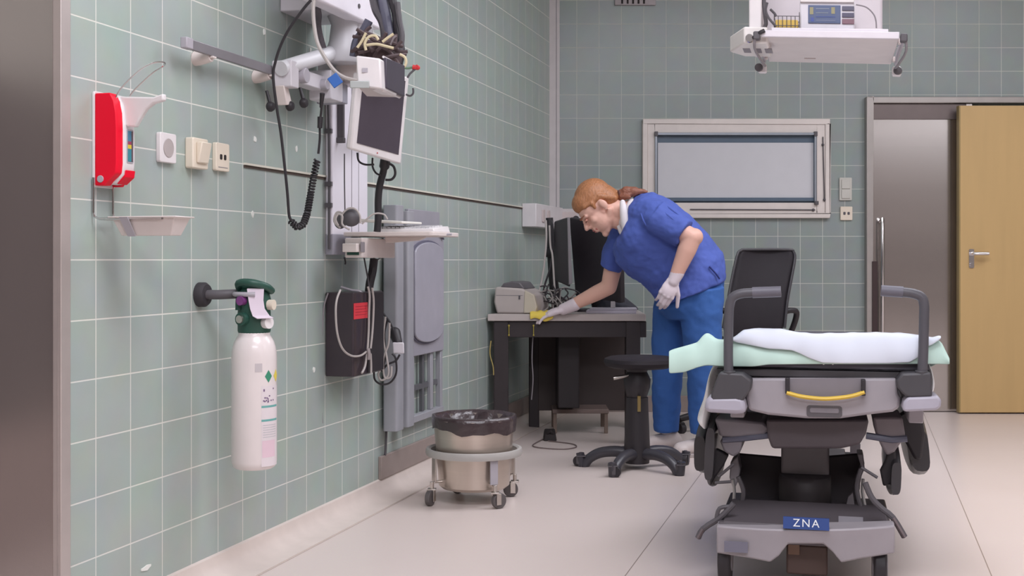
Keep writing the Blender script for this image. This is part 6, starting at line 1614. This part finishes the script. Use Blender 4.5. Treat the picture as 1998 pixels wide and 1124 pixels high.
# ================================================================== sheets on the trolley
def sheet(name, cols, m, label, cat, b0=-0.022, back=0.9, droop=0.09, wave=0.004, th=0.0016):
    """cols: (x, y at the lower front edge, y at the upper edge, depth of the front edge)"""
    # resample smoothly across
    bm_ = MB(FG)
    xs = [c[0] for c in cols]
    def itp(x, k):
        for i in range(len(cols) - 1):
            if cols[i][0] <= x <= cols[i + 1][0]:
                t = (x - cols[i][0]) / (cols[i + 1][0] - cols[i][0]); return cols[i][k] * (1 - t) + cols[i + 1][k] * t
        return cols[-1][k]
    n = 110
    grid = []
    for i in range(n + 1):
        x = xs[0] + (xs[-1] - xs[0]) * i / n
        yb_, yt_ = itp(x, 1), itp(x, 2)
        col_ = []
        rows = ((b0, 0.0), (b0 - 0.004, 0.25), (b0 - 0.003, 0.5), (b0 + 0.002, 0.75), (b0 + 0.010, 0.92), (b0 + 0.026, 1.0))
        for b_, f in rows:
            y = yb_ + (yt_ - yb_) * f
            w_ = wave * math.sin(x * 0.045 + f * 2.0) + 0.5 * wave * math.sin(x * 0.11 + 1.3 * f)
            a_, c_ = FG.px(x, y, b_ + w_); col_.append((a_, b_ + w_, c_))
        a_, _b, c_ = col_[-1]
        out = max(0.0, abs(a_) - 0.27)
        for b_, f in ((0.12, 0.12), (0.30, 0.35), (0.60, 0.75), (back, 1.0)):
            col_.append((a_ * (1 - 0.0 * f), b_, c_ - droop * f - 0.15 * out * f + 0.003 * math.sin(i * 0.5 + b_ * 9)))
        grid.append([bm_._v(p) for p in col_])
    for i in range(n):
        for j in range(len(grid[0]) - 1):
            bm_.bm.faces.new((grid[i][j], grid[i + 1][j], grid[i + 1][j + 1], grid[i][j + 1]))
    def md(o):
        s = o.modifiers.new('thickness', 'SOLIDIFY'); s.thickness = th; s.offset = 0
        q = o.modifiers.new('subd', 'SUBSURF'); q.levels = 1; q.render_levels = 1
    return tag(bm_.build(name, m, mods=md, smooth=180), label, cat)
M_mint = mat('mint_paper', (194, 222, 211), 0.75, var=0.03)
M_wsh = mat('white_paper', (220, 226, 238), 0.75, var=0.02)
sheet('mint_sheet', [(1305, 729, 684), (1312, 729, 681), (1335, 727, 674), (1360, 718, 667), (1372, 715, 652), (1379, 714, 648), (1388, 714, 656), (1400, 715, 661), (1430, 716, 662), (1470, 716, 664), (1500, 712, 664), (1600, 711, 664), (1780, 711, 664), (1800, 711, 664), (1815, 711, 661), (1830, 711, 660), (1838, 711, 668), (1845, 711, 684), (1853, 711, 700)],
      M_mint, 'pale mint paper sheet spread over the trolley end, sticking out left', 'sheet')
sheet('white_sheet', [(1428, 664, 660), (1436, 668, 655), (1450, 671, 643), (1470, 675, 640.5), (1500, 681, 640), (1520, 682, 641), (1545, 684, 645), (1560, 690, 648), (1580, 700, 650), (1605, 709, 650), (1640, 710, 649), (1690, 710, 648), (1730, 710, 648), (1775, 708, 650), (1793, 697, 653), (1806, 678, 656), (1820, 672, 658), (1832, 664, 654.5), (1836, 660, 656)],
      M_wsh, 'white crumpled sheet lying on top of the mint paper sheet', 'sheet', b0=-0.031, back=0.86, droop=0.083, wave=0.003)
# linen hanging down the flanks
def drape(name, L, b0, b1, m, label):
    """L: (x outer, x inner, y) down the flank"""
    bm_ = MB(FG); rr = []
    for k, (xo, xi, y) in enumerate(L):
        ao, ai, c = ga(xo, b0), ga(xi, b0), gz(y, b0)
        w_ = 0.01 * math.sin(k * 1.7)
        rr.append([(ao, b0 + 0.03 + w_, c), (ai, b0 + w_, c), (ai, b1, c), (ao, b1 + w_, c)])
    bm_.loft(rr)
    return tag(bm_.build(name, m, mods=subd(2), smooth=180), label, 'linen')
M_lin = mat('white_linen', (252, 251, 251), 0.85, var=0.04, bump=0.15, bscale=300)
drape('hanging_linen', [(1398, 1412, 712), (1386, 1400, 718), (1378, 1391, 735), (1372, 1387, 760), (1367, 1384, 785), (1358, 1381, 808), (1351, 1379, 828), (1352, 1378, 838), (1362, 1377, 846), (1370, 1376, 852)], 0.07, 0.42, M_lin, 'white linen hanging down the left flank of the patient trolley')
drape('hanging_linen', [(1806, 1818, 708), (1812, 1822, 716), (1815, 1826, 730), (1816, 1829, 748), (1815, 1827, 762), (1816, 1822, 770)], 0.07, 0.36, M_lin, 'short white linen fold on the right flank of the patient trolley')

# ================================================================== the woman
YW = 6.02
SK = 1.0
M_skin = mat('skin_fair', (224, 176, 158), 0.5, var=0.05, scale=8)
M_hair = mat('hair_copper', (172, 116, 78), 0.45, var=0.28, scale=5, stretch=(30, 30, 8), bump=0.35, bscale=6)
M_scrub = mat('scrub_blue', (76, 96, 174), 0.8, var=0.06, scale=5, bump=0.12, bscale=260)
M_trou = mat('scrub_trouser_blue', (50, 94, 162), 0.8, var=0.07, scale=4, bump=0.12, bscale=260)
M_glove = mat('glove_white', (222, 208, 214), 0.45, var=0.04)
M_under = mat('undershirt_white', (226, 220, 222), 0.7)
def W(x, y, d=0.0):
    """a point on the woman: photo position, d metres nearer (+) than her midline"""
    return P(x, y, YW - d)
KW = YW / FPX        # metres per photo pixel at her midline
woman = None
# ---- body: one continuous surface (head, neck, both arms, trunk core)
hf = V((-0.66, 0, -0.75)).normalized()           # where the face looks
hu = V((-0.75, 0, 0.66)).normalized()            # towards the crown
hs = V((0, -1, 0))                               # towards the viewer
turn = math.radians(6)                           # face turned a touch towards the viewer
hf2 = (hf * math.cos(turn) + hs * math.sin(turn)).normalized()
hs2 = (hs * math.cos(turn) - hf * math.sin(turn)).normalized()
hf, hs = hf2, hs2
HC = W(1165, 404)
k_ = 1.06
def H(f, u, s=0.0): return HC + hf * (f * k_) + hu * (u * k_) + hs * (s * k_)
def hv(v, r): return v * (r * k_)
bb = MB()
bb.ball(H(-0.012, 0.035), hv(hf, 0.090), hv(hs, 0.071), hv(hu, 0.088), 24, 16)             # skull
bb.ball(H(0.032, -0.040), hv(hf, 0.056), hv(hs, 0.056), hv(hu, 0.078), 22, 14)             # face
bb.ball(H(0.030, 0.018), hv(hf, 0.058), hv(hs, 0.062), hv(hu, 0.055), 20, 12)              # forehead
bb.ball(H(0.012, -0.072), hv(hf, 0.050), hv(hs, 0.052), hv(hu, 0.040), 18, 10)             # jaw
bb.capsule(H(0.050, -0.098, 0.0), H(0.066, -0.110, 0.0), hv(hf, 0.024).length, hv(hf, 0.017).length)   # chin
for s_ in (-1, 1):
    bb.capsule(H(-0.020, -0.050, 0.050 * s_), H(0.052, -0.106, 0.014 * s_), 0.017, 0.015)   # jaw line
    bb.ball(H(0.056, -0.028, 0.034 * s_), hv(hf, 0.022), hv(hs, 0.021), hv(hu, 0.022), 14, 9)    # cheek
    bb.capsule(H(0.074, 0.012, 0.040 * s_), H(0.084, 0.012, 0.012 * s_), 0.011, 0.010)      # brow
    # ear
    bb.ball(H(-0.016, -0.010, 0.073 * s_), hv(hf, 0.017) + hv(hs, -0.003 * s_), hv(hs, 0.009), hv(hu, 0.027), 14, 10)
    bb.ball(H(-0.010, -0.032, 0.070 * s_), hv(hf, 0.009), hv(hs, 0.007), hv(hu, 0.010), 10, 7)
bb.capsule(H(0.084, 0.006), H(0.109, -0.031), 0.0085, 0.0115)      # nose bridge to tip
for s_ in (-1, 1): bb.ball(H(0.096, -0.037, 0.012 * s_), 0.0095, seg=10, rows=7)
bb.capsule(H(0.086, -0.058, -0.014), H(0.086, -0.058, 0.014), 0.0095)   # lips
bb.capsule(H(0.083, -0.072, -0.012), H(0.083, -0.072, 0.012), 0.0095)
bb.capsule(H(0.060, -0.06), H(0.070, -0.065), 0.030, 0.022)
# neck
NB = W(1226, 418)
bb.capsule(H(-0.035, -0.050), NB, 0.054, 0.062, 20)
bb.capsule(H(0.0, -0.080), W(1216, 432), 0.040, 0.050, 20)
# trunk core
bb.capsule(NB, W(1262, 430), 0.070, 0.095, 20)
bb.capsule(W(1262, 432), W(1360, 520), 0.10, 0.11, 22)
# near (left) arm
SN, EN, WN = W(1278, 426, 0.150), W(1350, 464, 0.235), W(1316, 545, 0.225)
bb.capsule(W(1264, 428, 0.04), SN, 0.07, 0.052, 18)
bb.capsule(SN, EN, 0.050, 0.046, 20)
mf = EN.lerp(WN, 0.30)
bb.capsule(EN, mf, 0.045, 0.045, 20); bb.capsule(mf, WN, 0.045, 0.029, 20)
bb.ball(EN + V((0.012, 0, 0.004)), 0.042, seg=16, rows=10)
# far (right) arm
SF, EF, WF = W(1212, 448, -0.165), W(1188, 560, -0.20), P(1104, 602, 6.30)
bb.capsule(W(1250, 432, -0.05), SF, 0.075, 0.060, 18)
bb.capsule(SF, EF, 0.055, 0.041, 20)
mf = EF.lerp(WF, 0.28)
bb.capsule(EF, mf, 0.041, 0.040, 20); bb.capsule(mf, WF, 0.040, 0.027, 20)
body = bb.build('person', M_skin, None, mods=remesh(0.0042, 5, 0.5), smooth=180)
tag(body, 'woman in blue scrubs and white gloves bending to wipe the desk', 'person')
woman = body
# ---- facial detail
bb = MB()
for s_ in (-1, 1): bb.ball(H(0.0865, -0.0030, 0.031 * s_), hv(hf, 0.009), hv(hs, 0.0125), hv(hu, 0.0062), 14, 9)
bb.build('eye', mat('lowered_eyelid', (196, 138, 122), 0.5), woman)
bb = MB()
for s_ in (-1, 1): bb.tube([H(0.0905, -0.0075, 0.020 * s_), H(0.0955, -0.0085, 0.031 * s_), H(0.0880, -0.0075, 0.043 * s_)], 0.0017, 6, spline=3)
bb.build('eyelashes', mat('lash_brown', (104, 66, 54), 0.6), woman)
bb = MB()
for s_ in (-1, 1): bb.tube([H(0.0935, 0.016, 0.016 * s_), H(0.0905, 0.021, 0.032 * s_), H(0.0765, 0.019, 0.049 * s_)], lambda t: 0.0034 - 0.0018 * t, 6, spline=3)
bb.build('eyebrows', mat('brow_copper', (164, 104, 76), 0.6), woman)
bb = MB()
bb.tube([H(0.0800, -0.0625, -0.022), H(0.0925, -0.0600, -0.008), H(0.0940, -0.0600, 0.0), H(0.0925, -0.0600, 0.008), H(0.0800, -0.0625, 0.022)], 0.0048, 8, spline=3)
bb.tube([H(0.0780, -0.0675, -0.020), H(0.0895, -0.0695, -0.007), H(0.0905, -0.0695, 0.0), H(0.0895, -0.0695, 0.007), H(0.0780, -0.0675, 0.020)], 0.0052, 8, spline=3)
bb.build('lips', mat('lips_rose', (190, 108, 104), 0.45), woman)
# ---- hair: cap pulled back, and a tail over the collar
bb = MB()
bb.ball(H(-0.022, 0.047), hv(hf, 0.091), hv(hs, 0.076), hv(hu, 0.082), 28, 18)
bb.ball(H(0.022, 0.062), hv(hf, 0.063), hv(hs, 0.066), hv(hu, 0.052), 24, 14)
bb.ball(H(-0.062, 0.000), hv(hf, 0.052), hv(hs, 0.066), hv(hu, 0.062), 22, 14)
for s_ in (-1, 1):
    bb.capsule(H(0.050, 0.046, 0.055 * s_), H(-0.03, 0.024, 0.069 * s_), 0.012, 0.012)
    bb.capsule(H(-0.03, 0.030, 0.070 * s_), H(-0.075, -0.030, 0.045 * s_), 0.013, 0.018)
    bb.capsule(H(0.022, 0.004, 0.064 * s_), H(0.016, 0.03, 0.067 * s_), 0.006, 0.012)
bb.capsule(H(-0.085, 0.015), W(1207, 383), 0.034, 0.022)
hair = bb.build('hair', M_hair, woman, mods=remesh(0.0045, 4, 0.5, (0.0025, 0.012)), smooth=180)
bb = MB(); t_ = W(1208, 381)
bb.tube([t_ + V((-0.004, -0.02, 0.02)), t_ + V((0.004, -0.024, -0.01)), t_ + V((0.006, 0.0, -0.024)), t_ + V((0.0, 0.02, 0.0)), t_ + V((-0.004, -0.012, 0.02))], 0.006, 8, spline=4); bb.build('hair_tie', mat('hair_tie_brown', (92, 58, 54), 0.7), hair)
bb = MB()
bb.capsule(W(1208, 381), W(1222, 375, 0.01), 0.022, 0.030); bb.capsule(W(1222, 375, 0.01), W(1240, 374, 0.02), 0.030, 0.024); bb.capsule(W(1240, 374, 0.02), W(1262, 374, 0.03), 0.022, 0.007)
bb.capsule(W(1214, 384, 0.02), W(1228, 385, 0.05), 0.02, 0.010)
bb.build('ponytail', mat('hair_copper_dark', (140, 88, 68), 0.5, var=0.32, scale=5, stretch=(8, 30, 30), bump=0.4, bscale=6), hair, mods=remesh(0.005, 2, 0.5, (0.008, 0.014)), smooth=180)
# ---- undershirt collar
bb = MB()
def ringpts(back, front, hw, n=28, d0=0.0, sq=1.0):
    """ellipse standing across the body between a back and a front point"""
    b_, f_ = W(*back, d0), W(*front, d0)
    c = (b_ + f_) / 2; x = (f_ - b_) / 2
    out = []
    for i in range(n):
        t = 2 * PI * i / n
        ct, st_ = math.cos(t), math.sin(t)
        out.append(c + x * (math.copysign(abs(ct) ** sq, ct)) + V((0, -hw, 0)) * (math.copysign(abs(st_) ** sq, st_)))
    return out
bb.loft([ringpts((1226, 388), (1203, 438), 0.074), ringpts((1234, 386), (1206, 452), 0.092), ringpts((1252, 390), (1218, 474), 0.118)])
bb.build('undershirt', M_under, woman, smooth=180, mods=remesh(0.006, 4))
# white collar band showing in the scrub neckline
bb = MB()
bb.tube([W(1214, 391, 0.075), W(1217, 412, 0.094), W(1221, 440, 0.098), W(1228, 462, 0.088), W(1226, 474, 0.06)], lambda t: 0.012 + 0.012 * math.sin(PI * t), 10, spline=5)
bb.tube([W(1207, 440, 0.055), W(1214, 456, 0.068), W(1224, 472, 0.068)], 0.012, 10, spline=4)
bb.build('collar', M_under, woman, mods=remesh(0.005, 3), smooth=180)
# ---- scrub top
bb = MB()
rings = [ringpts((1236, 384), (1216, 452), 0.085), ringpts((1250, 378), (1204, 464), 0.135), ringpts((1275, 376), (1196, 486), 0.178), ringpts((1300, 386), (1202, 512), 0.192), ringpts((1330, 408), (1222, 534), 0.188), ringpts((1360, 434), (1246, 552), 0.178), ringpts((1388, 464), (1268, 570), 0.172), ringpts((1408, 492), (1281, 586), 0.178), ringpts((1416, 516), (1284, 596), 0.186), ringpts((1414, 545), (1283, 598), 0.188)]
bb.loft(rings)
# near sleeve
bb.capsule(W(1262, 422, 0.09), W(1285, 428, 0.165), 0.095, 0.088, 22)
sl0, sl1 = W(1280, 425, 0.165), W(1336, 456, 0.222)
dn = (sl1 - sl0).normalized()
e1 = V((0, -1, 0)) - dn * dn.dot(V((0, -1, 0))); e1.normalize(); e2 = dn.cross(e1)
def sleeve(p0, p1, r0, r1, n=24, f2=1.0):
    d = (p1 - p0).normalized(); x = d.orthogonal().normalized(); y = d.cross(x)
    out = []
    for i in range(6):
        t = i / 5; c = p0.lerp(p1, t); r = r0 + (r1 - r0) * t
        out.append([c + x * (r * math.cos(2 * PI * k / n)) + y * (r * math.sin(2 * PI * k / n) * f2) for k in range(n)])
    return out
bb.loft(sleeve(sl0, sl1, 0.090, 0.069))
# far sleeve
bb.loft(sleeve(W(1222, 440, -0.13), W(1190, 524, -0.185), 0.085, 0.056))
top = bb.build('scrub_top', M_scrub, woman, mods=remesh(0.0058, 5, 0.5, (0.022, 0.075)), smooth=180)
# folds raised on the near sleeve and back
bb = MB()
for L, r in (([(1268, 398, 0.20), (1292, 412, 0.245), (1318, 432, 0.272), (1332, 446, 0.284)], 0.006), ([(1282, 392, 0.18), (1306, 406, 0.235), (1330, 424, 0.262)], 0.005), ([(1250, 416, 0.20), (1262, 440, 0.225), (1290, 455, 0.245), (1316, 464, 0.262)], 0.006)):
    bb.tube([W(x, y, d - 0.010) for x, y, d in L], lambda t, r=r: r * (0.4 + math.sin(PI * t)), 8, spline=5)
bb.build('sleeve_fold', M_scrub, top, smooth=180)
bb = MB(); bb.tube([W(1384, 520, 0.172), W(1396, 533, 0.168), W(1404, 544, 0.156)], 0.004, 8, spline=3); bb.build('side_slit', mat('scrub_shadow', (40, 52, 118), 0.8), top)
# ---- trousers
bb = MB()
bb.loft([ringpts((1412, 505), (1300, 580), 0.165), ringpts((1412, 545), (1288, 590), 0.170), ringpts((1410, 585), (1282, 605), 0.160), ringpts((1400, 620), (1300, 622), 0.145)])
bb.loft([[V(p) for p in r] for r in (ringpts((1412, 560), (1330, 570), 0.09, d0=0.085), ringpts((1411, 610), (1329, 612), 0.095, d0=0.085), ringpts((1408, 670), (1334, 672), 0.088, d0=0.085), ringpts((1402, 730), (1340, 730), 0.078, d0=0.08), ringpts((1399, 800), (1344, 800), 0.07, d0=0.07), ringpts((1398, 846), (1346, 846), 0.068, d0=0.07))])
bb.loft([[V(p) for p in r] for r in (ringpts((1345, 570), (1276, 585), 0.088, d0=-0.085), ringpts((1342, 630), (1273, 630), 0.088, d0=-0.085), ringpts((1336, 690), (1272, 690), 0.08, d0=-0.085), ringpts((1331, 750), (1272, 750), 0.073, d0=-0.085), ringpts((1326, 810), (1274, 810), 0.067, d0=-0.085), ringpts((1325, 842), (1276, 842), 0.066, d0=-0.085))])
bb.build('scrub_trousers', M_trou, woman, mods=remesh(0.006, 5, 0.5, (0.018, 0.10)), smooth=180)
# ---- ankles and shoes
for (x, d, nm) in ((1300, -0.085, 0), (1371, 0.07, 1)):
    q = W(x, 850, d)
    gy = q.y; fl = 0.0
    bb = MB()
    bb.capsule(V((q.x + 0.012, gy, 0.055)), V((q.x - 0.11, gy - 0.01, 0.036)), 0.044, 0.034, 16)
    bb.capsule(V((q.x + 0.045, gy, 0.048)), V((q.x + 0.02, gy, 0.075)), 0.040, 0.042, 16)
    bb.ball(V((q.x - 0.10, gy - 0.01, 0.034)), V((0.045, 0, 0)), V((0, 0.043, 0)), V((0, 0, 0.032)))
    sh = bb.build('shoe', mat('shoe_pale', (206, 194, 190), 0.55), woman, mods=remesh(0.006, 4), smooth=180)
    bb = MB(); bb.rbox(q.x - 0.150, q.x + 0.088, gy - 0.048, gy + 0.042, 0.0, 0.018, 0.042, plane='ab'); bb.build('shoe_sole', mat('sole_grey', (170, 160, 158), 0.6), sh, bevel=0.003)
    bb = MB(); bb.capsule(V((q.x + 0.03, gy, 0.07)), W(x + 2, 838, d), 0.034, 0.038, 14); bb.build('sock', mat('sock_white', (212, 204, 202), 0.8), sh)
# ---- gloved hands
def hand(wrist, fwd, normal, thumb_side, curls, spread, m, name, sc=1.0, cuff=None, thumb_bend=0.5, thumb_out=0.9):
    fwd = fwd.normalized(); normal = (normal - fwd * normal.dot(fwd)).normalized(); side = normal.cross(fwd) * thumb_side   # side points to the thumb
    bb = MB()
    kn = []
    for i in range(4):
        off = (1.5 - i) * 0.0195 * sc
        base = wrist + fwd * (0.088 - 0.004 * abs(i - 1.2)) * sc + side * off - normal * 0.003 * (i - 1.5) ** 2 * sc
        kn.append(base)
        bb.capsule(wrist + fwd * 0.012 * sc + side * off * 0.6, base, 0.0155 * sc, 0.0125 * sc, 12)
    bb.ball(wrist + fwd * 0.05 * sc, fwd * 0.05 * sc, side * 0.040 * sc, normal * 0.0165 * sc, 16, 10)
    lens = [(0.040, 0.025, 0.020), (0.044, 0.028, 0.021), (0.041, 0.026, 0.020), (0.032, 0.020, 0.018)]
    for i in range(4):
        d = (fwd + side * spread * (1.5 - i) * 0.12).normalized()
        p = kn[i]; ang = 0
        for j, L in enumerate(lens[i]):
            ang += curls[i][j]
            dd = d * math.cos(ang) - normal * math.sin(ang)
            q = p + dd * L * sc
            r0 = (0.0098, 0.0090, 0.0082)[j] * sc * (0.9 if i == 3 else 1)
            bb.capsule(p, q, r0, r0 * 0.93, 12)
            p = q
    # thumb leaves the side of the palm near its base
    p = wrist + fwd * 0.028 * sc + side * 0.026 * sc - normal * 0.004 * sc
    d = (fwd * 0.75 + side * thumb_out - normal * 0.25).normalized()
    q = p + d * 0.042 * sc; bb.capsule(p, q, 0.0150 * sc, 0.0118 * sc, 12)
    d2 = (d * math.cos(thumb_bend) + (fwd * 0.8 - side * 0.6 - normal * 0.25).normalized() * math.sin(thumb_bend)).normalized()
    q2 = q + d2 * 0.032 * sc; bb.capsule(q, q2, 0.0112 * sc, 0.0098 * sc, 12)
    q3 = q2 + d2 * 0.024 * sc; bb.capsule(q2, q3, 0.0098 * sc, 0.0085 * sc, 12)
    if cuff is not None:
        bb.capsule(wrist + fwd * 0.01, cuff, 0.029 * sc, 0.034 * sc, 18)
    return bb.build(name, m, woman, mods=remesh(0.0028, 3), smooth=180)
# near hand rests on the thigh, back of the hand to the viewer, fingers down
fw = (W(1293, 588, 0.235) - W(1314, 545, 0.225))
hand(W(1315, 546, 0.226), fw, V((0.10, -1.0, 0.15)), 1, [(0.45, 0.6, 0.35), (0.42, 0.6, 0.35), (0.45, 0.6, 0.35), (0.5, 0.6, 0.35)], -0.25, M_glove, 'glove', 0.98, cuff=W(1322, 532, 0.226), thumb_bend=0.35, thumb_out=0.7)
# far hand pressed flat on the cloth at the desk edge
wf = P(1102, 603, 6.30)
fwf = (P(1060, 612, 6.34) - wf)
hand(wf, fwf, V((0.1, -0.25, 1.0)), -1, [(0.25, 0.3, 0.25)] * 4, 1.0, M_glove, 'glove', 1.0, cuff=P(1122, 594, 6.28), thumb_bend=0.4, thumb_out=0.6)

# yellow cloth under the far hand
bm_ = MB(); n = 12
grid = []
for i in range(n + 1):
    row = []
    for j in range(7):
        x = 1034 + 46 * i / n
        yy = 6.30 + 0.10 * j / 6
        p = P(x, 613, yy)
        z = dt + 0.006 + 0.012 * math.sin(i * 0.9) ** 2 * (j > 1)
        if j == 0: yy = 6.318; z = dt - 0.030 + 0.010 * math.sin(i * 0.6)
        elif j == 1: yy = 6.314; z = dt - 0.004
        elif j == 2: yy = 6.326; z = dt + 0.009
        row.append(bm_._v((p.x, yy, z)))
    grid.append(row)
for i in range(n):
    for j in range(6): bm_.bm.faces.new((grid[i][j], grid[i + 1][j], grid[i + 1][j + 1], grid[i][j + 1]))
def md(o):
    q = o.modifiers.new('thickness', 'SOLIDIFY'); q.thickness = 0.005; q.offset = 0.5
    q = o.modifiers.new('subd', 'SUBSURF'); q.levels = 1; q.render_levels = 1
tag(bm_.build('cleaning_cloth', mat('cloth_yellow', (232, 206, 92), 0.85, bump=0.2, bscale=300), mods=md, smooth=180), 'yellow cleaning cloth under the gloved hand at the desk edge', 'cloth')
